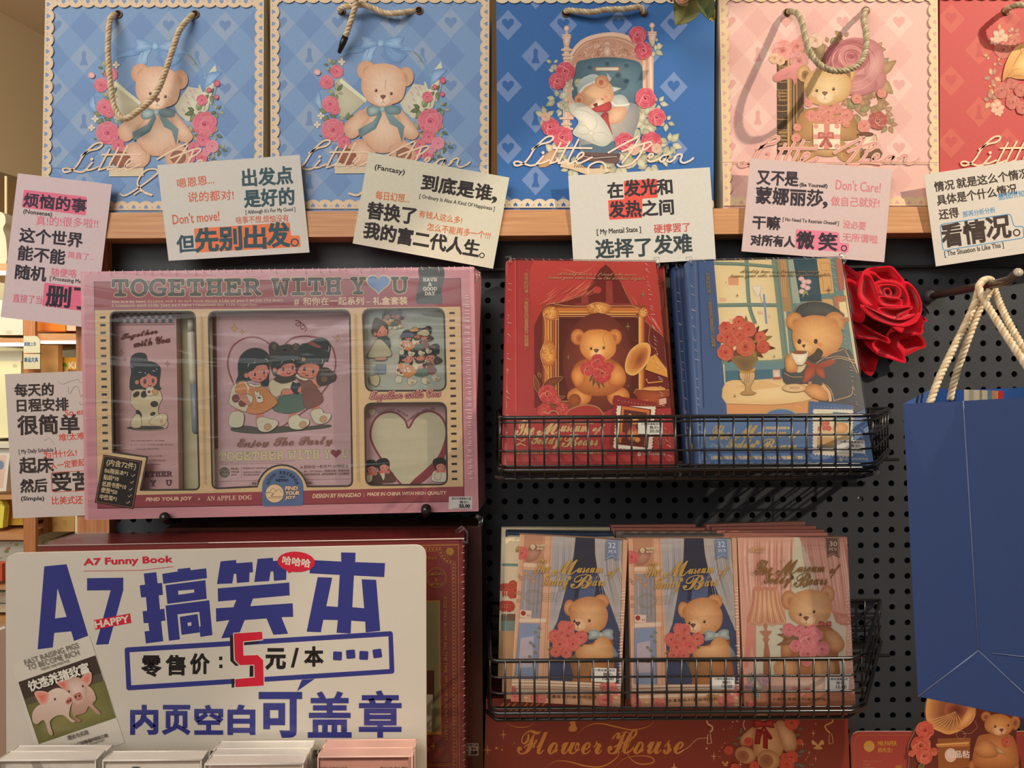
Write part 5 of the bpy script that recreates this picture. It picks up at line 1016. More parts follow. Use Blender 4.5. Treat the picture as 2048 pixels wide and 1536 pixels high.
for (x, y) in ((953, 545), (958, 1036)): m.tube([W(x - 6, y - 4, FY + .004), W(x + 4, y + 2, FY + .006), W(x + 3, y + 12, FY + .004), W(x - 2, y + 18, FY + .003)], [.0022, .0026, .0018, .0008], 'd8b8b4', CLEAR, 6)
m.build('shrink_wrap', box)

# ---- what lies inside the windows
V = crop(400, 610, 6.4)
OUT = '6a4a40'
def sh(a, C, pts, col, n=4, out=OUT, w=.7, m=PAPER):
    q_ = sm(C(*pts), n); a.fill(q_, col, m); 
    if out: a.line(q_, w, out, m, closed=True)
def face(a, C, pts, ears, eyes, mouth, col='dd907c', k=6.4, fr='424a48'):
    for x, y, r in ears: a.blob(ellp(*C((x, y))[0], r / k, r * 1.15 / k), col, 'd08068'); a.line(ellp(*C((x, y))[0], r / k, r * 1.15 / k, n=14), .6, OUT, closed=True)
    q_ = sm(C(*pts), 4); a.fill(q_, col); a.line(q_, .6, OUT, closed=True)
    for x, y, rx, ry in eyes:
        a.blob(ellp(*C((x - (8 if x < mouth[0] else -8), y + 52))[0], 32 / k, 20 / k), 'd8604c', col); a.ell(*C((x, y))[0], rx / k, ry / k, '3c4450'); a.ell(*C((x - 2, y - 8))[0], rx * .3 / k, ry * .3 / k, '8a94a0')
    a.ell(*C(mouth[:2])[0], mouth[2] / k, mouth[3] / k, '8c3c38'); a.ell(*C((mouth[0], mouth[1] - mouth[3] * .3))[0], mouth[2] * .6 / k, mouth[3] * .4 / k, 'f0d0c4')
def three_girls(a):
    HR = '3c4442'
    for x, y in ((480, 1390), (760, 1420), (1180, 1410), (1480, 1310)): a.fill(V((x - 40, y - 60), (x + 50, y - 60), (x + 60, y + 60), (x - 50, y + 60)), 'd88e7a')
    # middle girl
    sh(a, V, ((890, 640), (882, 520), (930, 470), (990, 492), (1020, 522), (1110, 500), (1180, 512), (1225, 485), (1280, 520), (1275, 620), (1290, 760), (1240, 900), (1000, 920), (920, 860)), '4c4842')
    a.ell(*V((952, 535))[0], 4.5, 6, '6a6258'); a.ell(*V((1228, 540))[0], 4.5, 6, '6a6258'); a.ell(*V((1090, 575))[0], 4, 2.4, '2e2c2a')
    sh(a, V, ((870, 1010), (950, 945), (1100, 930), (1200, 950), (1260, 1010), (1220, 1090), (1060, 1090), (1030, 1150), (940, 1180), (890, 1080)), 'ddd0ac'); sh(a, V, ((930, 1330), (1010, 1180), (1100, 1155), (1300, 1140), (1352, 1310), (1200, 1384), (1050, 1384)), '647a6e')
    sh(a, V, ((945, 950), (1000, 918), (1200, 915), (1225, 950), (1160, 985), (1060, 1005), (990, 985)), '56504a')
    face(a, V, ((985, 850), (1050, 775), (1150, 745), (1215, 765), (1222, 850), (1180, 902), (1080, 916), (1000, 890)), ((958, 830, 28),), ((1068, 822, 14, 26), (1187, 804, 14, 26)), (1135, 866, 26, 19)); sh(a, V, ((920, 800), (960, 680), (1080, 640), (1200, 660), (1235, 740), (1180, 720), (1130, 745), (1080, 760), (1040, 800), (990, 820), (960, 800)), HR, out=None)
    sh(a, V, ((1060, 1080), (1150, 1075), (1200, 1100), (1180, 1140), (1060, 1150)), 'dd907c'); sh(a, V, ((1170, 1030), (1190, 985), (1230, 1000), (1275, 1000), (1285, 1060), (1260, 1140), (1200, 1120), (1160, 1060)), '3e4250'); sh(a, V, ((1255, 1080), (1290, 1040), (1305, 1080), (1280, 1120), (1250, 1110)), 'dd907c')
    # right girl
    sh(a, V, ((1262, 800), (1280, 530), (1380, 485), (1450, 445), (1560, 415), (1650, 468), (1672, 560), (1640, 720), (1600, 720), (1560, 800), (1500, 860)), HR); a.fill(sm(V((1380, 492), (1430, 470), (1555, 535), (1510, 548)), 3), 'a05c52')
    sh(a, V, ((1228, 905), (1390, 950), (1500, 1060), (1582, 1210), (1480, 1300), (1350, 1316), (1310, 1150), (1285, 1010)), '8a605a'); sh(a, V, ((1420, 960), (1480, 950), (1530, 1030), (1510, 1050)), 'dd907c')
    face(a, V, ((1255, 840), (1300, 772), (1400, 750), (1500, 765), (1530, 810), (1490, 900), (1420, 940), (1320, 922), (1262, 885)), ((1502, 862, 24),), ((1337, 820, 16, 26), (1450, 850, 16, 26)), (1370, 893, 22, 20)); sh(a, V, ((1262, 790), (1270, 680), (1400, 620), (1540, 660), (1560, 760), (1490, 745), (1470, 710), (1400, 740), (1330, 760), (1290, 780)), HR, out=None)
    sh(a, V, ((1240, 880), (1300, 925), (1390, 945), (1350, 970), (1260, 940), (1228, 905)), 'e2d6b8'); a.text('D', *V((1312, 712), (1345, 716)), 5.5, 'c89a58', bold=.6)
    sh(a, V, ((1490, 930), (1550, 815), (1590, 800), (1640, 805), (1700, 850), (1742, 890), (1730, 965), (1620, 1020), (1525, 1032)), '4e4a44'); a.ell(*V((1592, 950))[0], 6.4, 5.6, '80604c')
    for x, y in ((1570, 860), (1620, 840), (1680, 880), (1710, 930)): a.ell(*V((x, y))[0], 2.6, 3, '6a5246')
    # left girl
    sh(a, V, ((640, 560), (760, 555), (860, 610), (892, 700), (880, 900), (875, 1030), (790, 1025), (760, 960), (620, 970), (560, 1000), (460, 1000), (490, 900), (488, 760), (530, 640)), HR)
    sh(a, V, ((430, 1030), (380, 1190), (390, 1275), (590, 1366), (690, 1250), (640, 1130), (540, 1010)), 'ded2b6'); sh(a, V, ((610, 1020), (780, 1030), (900, 1120), (996, 1240), (900, 1330), (760, 1392), (600, 1370), (640, 1250), (600, 1130)), 'd9935e')
    a.blob(ellp(*V((462, 1196))[0], 8, 8.5), '8c5a54', '7a4a46'); a.blob(ellp(*V((546, 1260))[0], 8, 7), '8c5a54', '7a4a46')
    sh(a, V, ((495, 1140), (560, 1120), (640, 1210), (668, 1260), (640, 1290), (570, 1250), (510, 1200)), 'dd907c'); sh(a, V, ((460, 1060), (500, 990), (580, 980), (620, 1050), (590, 1130), (500, 1140), (455, 1110)), 'd9935e'); a.line(sm(V((580, 985), (620, 1060), (610, 1130)), 4, False), 3, 'e2d8c0')
    sh(a, V, ((595, 1140), (660, 1160), (680, 1190), (660, 1260), (610, 1190)), 'e2d8c0')
    face(a, V, ((620, 870), (700, 795), (800, 765), (866, 785), (872, 880), (840, 950), (760, 985), (680, 970), (632, 925)), ((598, 902, 30), (872, 850, 22)), ((707, 888, 13, 26), (823, 862, 13, 26)), (772, 938, 16, 20)); sh(a, V, ((600, 862), (560, 760), (620, 640), (760, 590), (872, 650), (884, 750), (840, 725), (800, 765), (745, 745), (720, 795), (680, 835), (640, 855)), HR, out=None)
    for s_ in (((615, 800), (622, 770), (640, 745)), ((690, 745), (712, 730)), ((820, 700), (855, 690), (876, 735)), ((1045, 750), (1060, 715)), ((1180, 690), (1215, 720)), ((1560, 690), (1575, 720), (1555, 750)), ((1648, 520), (1655, 560), (1640, 600))): a.line(sm(V(*s_), 3, False), 1.1, 'd8dcd4', taper=.8)
    sh(a, V, ((640, 1000), (700, 1020), (785, 1018), (770, 1045), (690, 1050), (630, 1025)), 'e2d8c0'); sh(a, V, ((700, 1120), (715, 1090), (735, 1120), (765, 1090), (770, 1140), (800, 1160), (815, 1235), (740, 1250), (720, 1200)), 'e6dcc6'); a.ell(*V((762, 1188))[0], 4, 1.6, '6a5a50'); a.ell(*V((735, 1165))[0], .8, .8, '4a3a34'); a.ell(*V((765, 1160))[0], .8, .8, '4a3a34')
    # furry boots
    for pts, sole in ((((370, 1480), (400, 1380), (490, 1355), (560, 1390), (570, 1460), (545, 1550), (460, 1570), (385, 1550)), None), (((725, 1470), (800, 1430), (880, 1450), (990, 1480), (1000, 1530), (940, 1590), (860, 1625), (760, 1600)), (870, 1560)), (((1140, 1450), (1240, 1400), (1300, 1440), (1390, 1460), (1400, 1520), (1330, 1580), (1240, 1595), (1150, 1560)), (1320, 1530)), (((1420, 1370), (1480, 1330), (1560, 1330), (1590, 1380), (1675, 1390), (1670, 1450), (1610, 1510), (1500, 1520), (1440, 1450)), (1582, 1460))):
        sh(a, V, pts, 'd8d2b6')
        if sole: a.ell(*V(sole)[0], 7.5, 6.5, 'c8a078', rot=-30); a.line(ellp(*V(sole)[0], 7.5, 6.5, -30, 16), .6, OUT, closed=True)
def star4(a, C, x, y, r, col, k, fill=None):
    pts = [(x + (r if i % 2 == 0 else r * .28) * math.sin(i * math.pi / 4) * (.8 if i in (2, 6) else 1), y - (r if i % 2 == 0 else r * .28) * math.cos(i * math.pi / 4)) for i in range(8)]
    if fill: a.fill(C(*pts), fill)
    a.line(C(*pts), .7, col, closed=True)
NP = bp.off(-.009)
nb = thing('notebook', 'pink notebook with three cartoon girls inside the middle window of the gift box', 'notebook', tuple(NP.at(564, 985)))
m = MB(); m.slab([(424, 616), (708, 612), (712, 984), (430, 988)], NP, .009, 'cfa9ac', m=PAPER); a = m.art(NP)
a.fill([(424, 616), (432, 616), (438, 988), (430, 988)], '8c5048'); a.line([(435, 616), (440, 988)], 2, 'd9b6b4')
a.line(sm(V((440, 1030), (370, 850), (360, 700), (420, 530), (560, 432), (700, 412), (820, 450), (890, 500)), 6, False), 3.4, '96585a'); a.line(sm(V((1090, 500), (1180, 430), (1310, 400), (1450, 410), (1600, 450), (1700, 560), (1738, 740), (1700, 900), (1600, 1080), (1400, 1310), (1050, 1560)), 6, False), 3.4, '96585a')
a.line(sm(V((1215, 195), (1270, 205), (1288, 245), (1250, 270), (1228, 240), (1290, 225), (1342, 280), (1305, 312), (1288, 272), (1345, 260), (1362, 310), (1340, 342)), 5, False), 2.2, '96585a')
for x, y, r in ((440, 298, 72), (537, 350, 46), (1760, 428, 54)): star4(a, V, x, y, r, '6a4a40', 6.4, 'd6aa78')
a.fill(sm(V((420, 1560), (620, 1545), (860, 1590), (1020, 1550), (1260, 1560), (1640, 1530), (1650, 1570), (1300, 1610), (800, 1650), (430, 1620)), 4), '5c5c54'); three_girls(a)
m.build('cover', nb)
m = MB(); bpn = NP.off(.0004); m.slab([(428, 897.5), (703, 892), (712, 984), (430, 988)], bpn, .0003, 'd2aeb0'); a = m.art(bpn); kq = 6.4
for st, x0, x1 in (('TOGETHER', 245, 1080), ('WITH', 1132, 1530), ('Y', 1590, 1665), ('U', 1815, 1908)): y0 = 458 - (x0 - 245) * .024; y1 = 458 - (x1 - 245) * .024; T(a, Q, kq, mono(st), (x0, y0), (x1, y1), 104, '6a6a4c', 1.5); T(a, Q, kq, mono(st), (x0, y0), (x1, y1), 104, 'd6c6a0', 1.0)
a.fill(heart(*Q((1740, 372))[0], 21, 18), '8c4a4c'); a.ell(*Q((315, 606))[0], 10.6, 10.6, '6e6c5c'); a.line(sm(Q((250, 606), (290, 570), (320, 600), (350, 575), (380, 600)), 3, False), .6, 'd2aeb0'); a.line(Q((270, 622), (370, 624)), .6, 'd2aeb0'); a.line(Q((280, 640), (360, 641)), .6, 'd2aeb0')
for i, s_ in enumerate(('FIND', 'YOUR', 'JOY')): T(a, Q, kq, s_, (398, 574 + i * 40), (398 + (96, 106, 74)[i], 573 + i * 40), 26, '8c6a5c', .3)
a.line(Q((528, 538), (530, 680)), .5, '9c7a6c')
for st, bl, br, h in (('DESIGN BY FANGDAO', (550, 566), (870, 560), 22), ('MADE IN CHINA', (550, 616), (780, 610), 20), ('WITH HIGH QUALITY', (550, 650), (760, 646), 20), ('# 和你在一起系列-B6精装本', (1285, 560), (1905, 548), 44), ('B6. 120*160mm / 超厚封面 / 高级封面', (1335, 606), (1910, 596), 30), ('92页全彩内页. 6种百搭格式 / 立体圆背', (1335, 646), (1910, 636), 30)): T(a, Q, kq, st, bl, br, h, '86665a', .1)
T(a, Q, kq, mono('You are my best friend, and I do not know which side of you I enjoy the most.'), (245, 486), (1222, 466), 16, '86665a'); T(a, Q, kq, mono('I treasure each side, just as I have treasured our life together.'), (245, 508), (1060, 496), 16, '86665a'); a.line(Q((180, 722), (1920, 690)), .5, '8a6a60'); T(a, Q, kq, 'FIN', (672, 764), (745, 762), 26, '6a4a44', .2); T(a, Q, kq, serif('OG'), (1378, 756), (1440, 754), 28, '6a4a44', .1)
m.build('belly_band', nb)
m = MB(); pz = NP.off(.0002); a = m.art(pz, clip=[(470, 860), (690, 855), (690, 893), (470, 897)])
for c_, b_ in (('8a6052', 1.1), ('d2aeb0', .55), ('8a6052', .2)): T(a, Q, kq, script('Enjoy The Party'), (480, 330), (1700, 290), 150, c_, b_)
m.build('cover_lettering', nb)
S = crop(200, 620, 9.309); kb = 9.309; S2 = crop(200, 800, 7.314); BPn = bp.off(-.010)
m = MB(); m.slab([(229, 616), (352, 614), (357.5, 985), (233, 990)], BPn, .008, 'd2a4a2', m=GLOSS); a = m.art(BPn)
for i in range(17):
    for j in range(3):
        if (i + j) % 2: x, y = 231 + i * 7.1, 621 + j * 8.2; a.fill([(x, y), (x + 7.1, y), (x + 7.1, y + 8.2), (x, y + 8.2)], '5f7c84')
a.line([(231, 646.5), (350, 645.5)], 1.2, '6a4640'); a.line([(231, 650), (350, 649)], 1.2, '6a4640')
T(a, S, kb, script('Together'), (400, 590), (1075, 470), 130, '7c4640', 1.0, slant=.1); T(a, S, kb, script('with You'), (640, 695), (1310, 600), 130, '7c4640', 1.0)
for x, y, r in ((400, 790, 66), (470, 920, 48), (1258, 1000, 62)): star4(a, S, x, y, r, '6a4a48', kb)
HR = '3f484a'
sh(a, S, ((560, 1300), (555, 1430), (600, 1500), (900, 1520), (1130, 1480), (1105, 1380), (1130, 1100), (1060, 1000), (960, 960), (890, 940), (850, 820), (720, 795), (600, 850), (565, 980), (585, 1150)), HR)
face(a, S, ((740, 1290), (800, 1250), (900, 1180), (960, 1220), (1050, 1230), (1065, 1340), (1010, 1420), (900, 1460), (780, 1420)), ((690, 1345, 38),), ((838, 1330, 28, 42), (990, 1315, 26, 40)), (930, 1398, 34, 24), k=kb); sh(a, S, ((740, 1300), (720, 1150), (800, 1060), (960, 1020), (1080, 1080), (1070, 1240), (1000, 1230), (930, 1190), (900, 1180), (860, 1230), (780, 1260)), HR, out=None)
for s_ in (((590, 1050), (620, 1080)), ((720, 1160), (780, 1165)), ((840, 1160), (850, 1190)), ((980, 1130), (1030, 1140)), ((1050, 1090), (1075, 1110))): a.line(S(*s_), 1.2, 'c8d2d2')
sh(a, P1, ((545, 1390), (560, 1280), (640, 1260), (720, 1270), (820, 1270), (852, 1350), (820, 1420), (820, 1500), (900, 1560), (890, 1640), (760, 1660), (620, 1660), (560, 1640), (545, 1560), (600, 1480), (560, 1420)), 'd9c9a2')
for x, y, rx, ry, r_ in ((600, 1310, 38, 24, -40), (675, 1310, 30, 36, 20), (775, 1405, 38, 30, 0), (625, 1500, 24, 44, -30), (762, 1500, 28, 18, -20)): a.ell(*P1((x, y))[0], rx / k, ry / k, '46443e', rot=r_)
sh(a, P1, ((700, 1250), (770, 1245), (775, 1310), (705, 1318)), 'e4dac0'); a.ell(*P1((725, 1285))[0], 3, 3.2, '9a5448'); sh(a, P1, ((755, 1270), (790, 1258), (815, 1290), (790, 1320), (760, 1300)), 'd9a870')
a.ell(*P3((690, 418))[0], 38, 4, '564a44'); sh(a, P3, ((545, 380), (590, 290), (640, 300), (650, 400), (580, 420)), 'd9c9a2'); sh(a, P3, ((720, 360), (810, 290), (880, 280), (905, 320), (870, 390), (790, 400)), 'd9c9a2'); a.ell(*P3((845, 355))[0], 3, 4, 'c8a078')
for i, s_ in enumerate(('You are my best friend,', 'and I do not know which side of you', 'I enjoy the most.')): w_ = (330, 500, 230)[i]; T(a, P3, k, mono(s_), (708 - w_ / 2, 552 + i * 40), (708 + w_ / 2, 550 + i * 40), 18, '6a3c38')
for i, s_ in enumerate(('your side,', 'as I have treasured', 'together.')): T(a, P3, k, mono(s_), (718, 700 + i * 42), (718 + (140, 165, 120)[i], 698 + i * 42), 17, '6a3c38')
T(a, P3, k, mono('TOGETHER'), (520, 896), (945, 890), 50, '6a3c48', .5); T(a, P3, k, mono('Y'), (740, 984), (790, 983), 54, '6a3c48', .4); T(a, P3, k, mono('U'), (890, 980), (945, 979), 54, '6a3c48', .4)
o = m.build('bookmark_pack'); tag(o, 'pink bookmark pack with a cow suited girl in the left window of the gift box', 'bookmarks')
pen = thing('gel_pen', 'white gel pen beside the bookmark pack in the gift box window', 'pen', tuple(bp.off(-.012).at(388, 980)))
def penseg(nm, pts, r, c, mm=PLASTIC): m = MB(); m.tube([bp.off(-.0125).at(x, y) for x, y in pts], r, c, mm, 14); return m.build(nm, pen)
penseg('clip', [(383, 700), (384, 725)], [.0016, .0014], 'b8b4a4'); penseg('cap', [(382, 664), (383, 670), (387, 755), (389, 768)], [.003, .0036, .0036, .0034], 'ddd6c0'); penseg('barrel', [(389, 768), (392, 840), (392, 862), (392, 868)], [.0036, .0036, .0034, .0016], '8b9096'); penseg('plunger', [(382, 640), (382, 664)], [.0028, .003], 'c8c4b4')
m = MB(); SP = bp.off(-.0095); m.slab([(722, 612), (893, 610), (897, 786), (727, 788)], SP, .004, 'b6bcac', m=GLOSS); a = m.art(SP, clip=[(722, 612), (893, 610), (897, 786), (727, 788)]); rn = random.Random(8); X = crop(720, 610, 8.533)
for i in range(46): x, y = rn.uniform(728, 888), rn.uniform(618, 780); r = rn.uniform(5, 15); a.blob(ellp(x, y, r, r * rn.uniform(.5, 1), rn.uniform(0, 180)), mixc(rn.choice(('c6a8a8', '9fb2b4', 'c9c3ae', 'a7a6b4', 'd0b8a4')), 'b6bcac', .4), 'b6bcac')
a.xf = (.44, .44, 589, 390); three_girls(a); a.xf = (.32, .32, 652, 436); three_girls(a); a.xf = (.22, .22, 660, 470); three_girls(a); a.xf = None
sh(a, X, ((200, 430), (230, 280), (280, 215), (380, 260), (470, 330), (480, 450), (420, 540), (270, 530), (210, 500)), '5c5244'); face(a, X, ((300, 470), (380, 350), (440, 400), (470, 460), (400, 545), (290, 520)), ((260, 500, 30),), ((345, 470, 8, 14), (430, 450, 8, 14)), (400, 500, 12, 8), k=8.533)
sh(a, X, ((300, 560), (480, 540), (520, 700), (480, 740), (380, 620)), '54605c'); sh(a, X, ((140, 850), (250, 640), (300, 590), (380, 600), (520, 760), (530, 870), (380, 890), (180, 900)), 'c0b898'); sh(a, X, ((265, 900), (450, 890), (440, 940), (280, 945)), 'c8988a'); a.fill(X((270, 1010), (440, 1010), (440, 1170), (260, 1170)), '7e8c98'); sh(a, X, ((165, 1220), (200, 1210), (300, 1190), (340, 1260), (300, 1380), (200, 1340)), 'cdbf9c')
sh(a, X, ((690, 540), (760, 470), (900, 480), (920, 540), (740, 560)), '707488'); sh(a, X, ((860, 420), (960, 380), (1000, 440), (880, 460)), 'c8945e'); sh(a, X, ((990, 460), (1120, 420), (1190, 470), (1160, 530), (1000, 510)), 'c8bc98'); sh(a, X, ((420, 200), (490, 165), (510, 220), (440, 240)), 'd0a080')
for x, y in ((720, 540), (950, 535), (1040, 535), (1190, 530)): a.line(ellp(*X((x, y))[0], 3.4, 3.4, n=12), .8, '8a7a5c', closed=True)
o = m.build('sticker_pack'); tag(o, 'clear pack of girl stickers in the upper right window of the gift box', 'stickers')
m = MB(); m.slab([(728, 801), (897, 799), (899, 974), (730, 976)], SP, .006, 'c9a4a6', m=PAPER); MQ = [(728, 801), (897, 799), (899, 974), (730, 976)]; a = m.art(SP, clip=MQ); Y = crop(700, 780, 6.023); ky = 6.023
hp = sm(Y((705, 458), (660, 360), (560, 280), (440, 268), (330, 320), (262, 430), (250, 580), (320, 740), (460, 950), (600, 1120), (690, 1190), (900, 980), (1060, 820), (1140, 640), (1160, 480), (1110, 340), (1000, 262), (880, 270), (780, 340)), 5); a.fill(hp, 'd3c8a8'); a.line(hp, 4, '8f4a50', closed=True)
a.fill(sm(Y((1150, 600), (1060, 830), (940, 930), (720, 1130), (850, 1130), (1040, 960), (1160, 760)), 3), '98474c')
for st, (x0, y0), (x1, y1) in ((mono('IMPORTANT THINGS'), (345, 290), (680, 320)), (mono('TOGETHER WITH YOU'), (705, 380), (1015, 235))):
    n_ = len(st)
    for i, ch in enumerate(st):
        t_ = i / (n_ - 1); x = x0 + (x1 - x0) * t_; y = y0 + (y1 - y0) * t_ - math.sin(t_ * math.pi) * (55 if x0 < 500 else 30); sl = ((y1 - y0) - math.cos(t_ * math.pi) * math.pi * (55 if x0 < 500 else 30)) / (x1 - x0)
        if ch != ' ': a.text(ch, Y((x - 9, y - sl * 9))[0], Y((x + 9, y + sl * 9))[0], 24 / ky, '6a4a50', bold=.12)
a.fill(heart(*Y((263, 272))[0], 18, 18), 'a0704c'); a.fill(heart(*Y((263, 272))[0], 16, 16), 'd6caaa')
for ox, oy, s_, bc in ((150, -10, 1, '6b4a3e'), (0, 10, 1, '5a4438'), (830, -20, 1, 'ddd6c4')):
    C_ = lambda *p, ox=ox, oy=oy: Y(*[(x + ox - 80, y + oy) for x, y in p])
    sh(a, C_, ((250, 1120), (240, 1030), (280, 990), (420, 990), (470, 1060), (460, 1120)), bc); sh(a, C_, ((270, 1040), (310, 1000), (350, 1010), (340, 1090), (280, 1100)), 'ddd0b0'); 
    sh(a, C_, ((255, 920), (250, 870), (300, 835), (370, 835), (405, 880), (395, 960), (350, 1000), (290, 990)), '33312f'); face(a, C_, ((290, 930), (330, 905), (390, 915), (395, 960), (350, 990), (300, 975)), (), ((320, 945, 5, 9), (370, 945, 5, 9)), (348, 968, 6, 4), k=ky); sh(a, C_, ((262, 935), (260, 880), (330, 845), (400, 890), (400, 930), (350, 905), (300, 920)), '33312f', out=None)
o = m.build('memo_pad'); tag(o, 'memo pad with a big cream heart in the lower right window of the gift box', 'memo pad')

# ================================================================ WIRE BASKETS
def basket(label, yf, fx0, fx1, yt, yb, rx0, rx1, vx, hy, rail):
    """Wire basket: front grid on depth yf between photo columns fx0..fx1, splayed sides to the board."""
    t = thing('wire_basket', label, 'basket', tuple(W((fx0 + fx1) / 2, yb, yf))); yr = -.004
    fl_, fr_ = W(fx0, (yt + yb) / 2, yf)[0], W(fx1, (yt + yb) / 2, yf)[0]; rl, rr = W(rx0, (yt + yb) / 2, yr)[0], W(rx1, (yt + yb) / 2, yr)[0]
    ztp, zbt = W(fx0, yt, yf)[2], W(fx0, yb, yf)[2]
    def loop(z, inset=0.0):
        c = .006; return [(rl, yr, z), (fl_ - (fl_ - rl) * .1, yf + c * 1.5, z), (fl_ + c * .2, yf + c * .35, z), (fl_ + c, yf, z), (fr_ - c, yf, z), (fr_ - c * .2, yf + c * .35, z), (fr_ + (rr - fr_) * .1, yf + c * 1.5, z), (rr, yr, z)]
    m = MB(); m.tube(loop(ztp), .0016, '141313'); m.tube([(rl, yr, ztp), (rr, yr, ztp)], .0016, '141313'); m.tube(loop(zbt), .0018, '141313')
    m.tube([(rl, yr, zbt), (rr, yr, zbt)], .0016, '141313'); m.build('rim', t)
    m = MB(); m.tube([(fl_ - .004, yf + .02, zbt - .0074), (fl_ + .004, yf + .006, zbt - .0076), (fr_ - .004, yf + .006, zbt - .0076), (fr_ + .012, yf + .02, zbt - .0074)], .0017, '141313'); m.tube([(rl, -.02, zbt - .0074), (rr, -.02, zbt - .0074)], .0016, '141313'); m.build('base_rail', t)
    m = MB(); r = .00085
    for x in vx:
        X = W(x, (yt + yb) / 2, yf)[0]; f = (X - fl_) / (fr_ - fl_); Xr = rl + (rr - rl) * f
        m.tube([(X, yf - .0008, ztp + .0006), (X, yf - .0008, zbt - .003), (X, yf + .002, zbt - .0054), (Xr, yr, zbt - .0054)], r, '1a1818', n=6)
        m.tube([(Xr, yr - .001, ztp), (Xr, yr - .001, zbt)], r, '1a1818', n=6)
    for y in hy:
        z = W(fx0, y, yf)[2]; L = loop(z); m.tube(L, r, '1a1818', n=6); m.tube([(rl, yr, z), (rr, yr, z)], r, '1a1818', n=6)
    for s_ in (.15, .3, .45, .6, .75, .9):
        xa, xb, y = fl_ + (rl - fl_) * s_, fr_ + (rr - fr_) * s_, yf + (yr - yf) * s_
        m.tube([(xa, y, ztp), (xa, y, zbt)], r, '1a1818', n=6); m.tube([(xb, y, ztp), (xb, y, zbt)], r, '1a1818', n=6); m.tube([(xa, y, zbt - .0054), (xb, y, zbt - .0054)], r, '1a1818', n=6)
    m.build('wire_grid', t)
    for x in vx[4::9]:
        m = MB(); X = W(x, yb, yf)[0]; m.box(X - .005, X + .005, -.0035, -.0005, zbt - .016, zbt - .003, '1a1818', PERF); m.build('mounting_lug', t)
    return zbt
BF = -.146
ZB1 = basket('upper black wire basket holding the teddy notebooks', BF, 1001, 1738, 836, 941, 995, 1779, [1001 + 29.1 * i for i in range(1, 25)], [845, 873.5, 903, 932.5], 951)
LF = -.150
ZB2 = basket('lower black wire basket holding the teddy card packs', LF, 981, 1716, 1322, 1427, 977, 1762, [981 + 29.35 * i for i in range(1, 25)], [1324.5, 1355.5, 1387, 1418], 1436)

# ================================================================ TEDDY NOTEBOOKS
def lean(px, zbot, ybot, ytop):
    """Plane of a leaning board: through its lower edge on depth ybot and its upper edge on depth ytop."""
    a, b = W(px[3][0], px[3][1], ybot), W(px[2][0], px[2][1], ybot); c = W((px[0][0] + px[1][0]) / 2, (px[0][1] + px[1][1]) / 2, ytop)
    n = np.cross(b - a, c - a); n = n if n[1] < 0 else -n; return Plane(a, n)
def book(label, q, ybot, ytop, thick, cover, group=None, wrap=True, art=None, paper='e6dcc6'):
    pl = lean(q, 0, ybot, ytop); base = pl.at((q[2][0] + q[3][0]) / 2, (q[2][1] + q[3][1]) / 2); t = thing('notebook', label, 'notebook', tuple(base), group)
    mb = MB(); P = pl.at([p[0] for p in q], [p[1] for p in q]); n = pl.n; cv = .0022
    def board(off): 
        A = P - n * off; B = A - n * cv; mb.add(np.concatenate([A, B]), [(0, 3, 2, 1), (4, 5, 6, 7), (0, 1, 5, 4), (1, 2, 6, 5), (2, 3, 7, 6), (3, 0, 4, 7)], cover, GLOSS)
    board(0); board(thick - cv)
    ux = (P[1] - P[0]) / np.linalg.norm(P[1] - P[0]); S = []      # rounded spine
    for e in (P[0], P[3]):
        for i in range(9): an = math.pi * i / 8; S.append(e - n * (thick / 2 - math.cos(an) * thick / 2) - ux * math.sin(an) * .004)
    mb.add(S, [(i, i + 1, 10 + i, 9 + i) for i in range(8)], cover, GLOSS, True)
    if art: a = mb.art(pl, q); art(a)
    mb.build('cover', t)
    m = MB(); c = P.mean(0); Pi = c + (P - c) * .972; A = Pi - n * cv; B = Pi - n * (thick - cv); m.add(np.concatenate([A, B]), [(0, 3, 2, 1), (4, 5, 6, 7), (0, 1, 5, 4), (1, 2, 6, 5), (2, 3, 7, 6), (3, 0, 4, 7)], paper, PAPER); m.build('page_block', t)
    if wrap:
        m = MB(); A = c + (P - c) * 1.008 + n * .0016; B = c + (P - c) * 1.008 - n * (thick + .001); m.add(np.concatenate([A, B]), [(0, 3, 2, 1), (0, 1, 5, 4), (1, 2, 6, 5), (3, 0, 4, 7)], 'ffffff', FILM); rn = random.Random(len(label))
        for (u0, v0, u1, v1, k_) in ((0, 0, 1, 0, 16), (.92, 0, .95, 1, 40), (0, .1, 0, .9, 14)):
            for i in range(k_):
                f = (i + rn.random()) / k_; e = A[0] * (1 - (u0 + (u1 - u0) * f)) * (1 - (v0 + (v1 - v0) * f)) + A[1] * (u0 + (u1 - u0) * f) * (1 - (v0 + (v1 - v0) * f)) + A[2] * (u0 + (u1 - u0) * f) * (v0 + (v1 - v0) * f) + A[3] * (1 - (u0 + (u1 - u0) * f)) * (v0 + (v1 - v0) * f)
                d = np.array([rn.uniform(.001, .004), 0, -rn.uniform(.0004, .003)]); m.tube([e, e + d], .00016, 'f2e6e0', GLOSS, 4)
        for e in (A[0], A[1], A[2]): m.tube([e + (-.003, 0, .001), e + (.001, -.001, .0015), e + (.002, -.001, -.004), e + (.001, 0, -.009)], [.0012, .0016, .0012, .0004], 'd8b8b4', CLEAR, 6)
        m.build('shrink_wrap', t)
    return t, pl
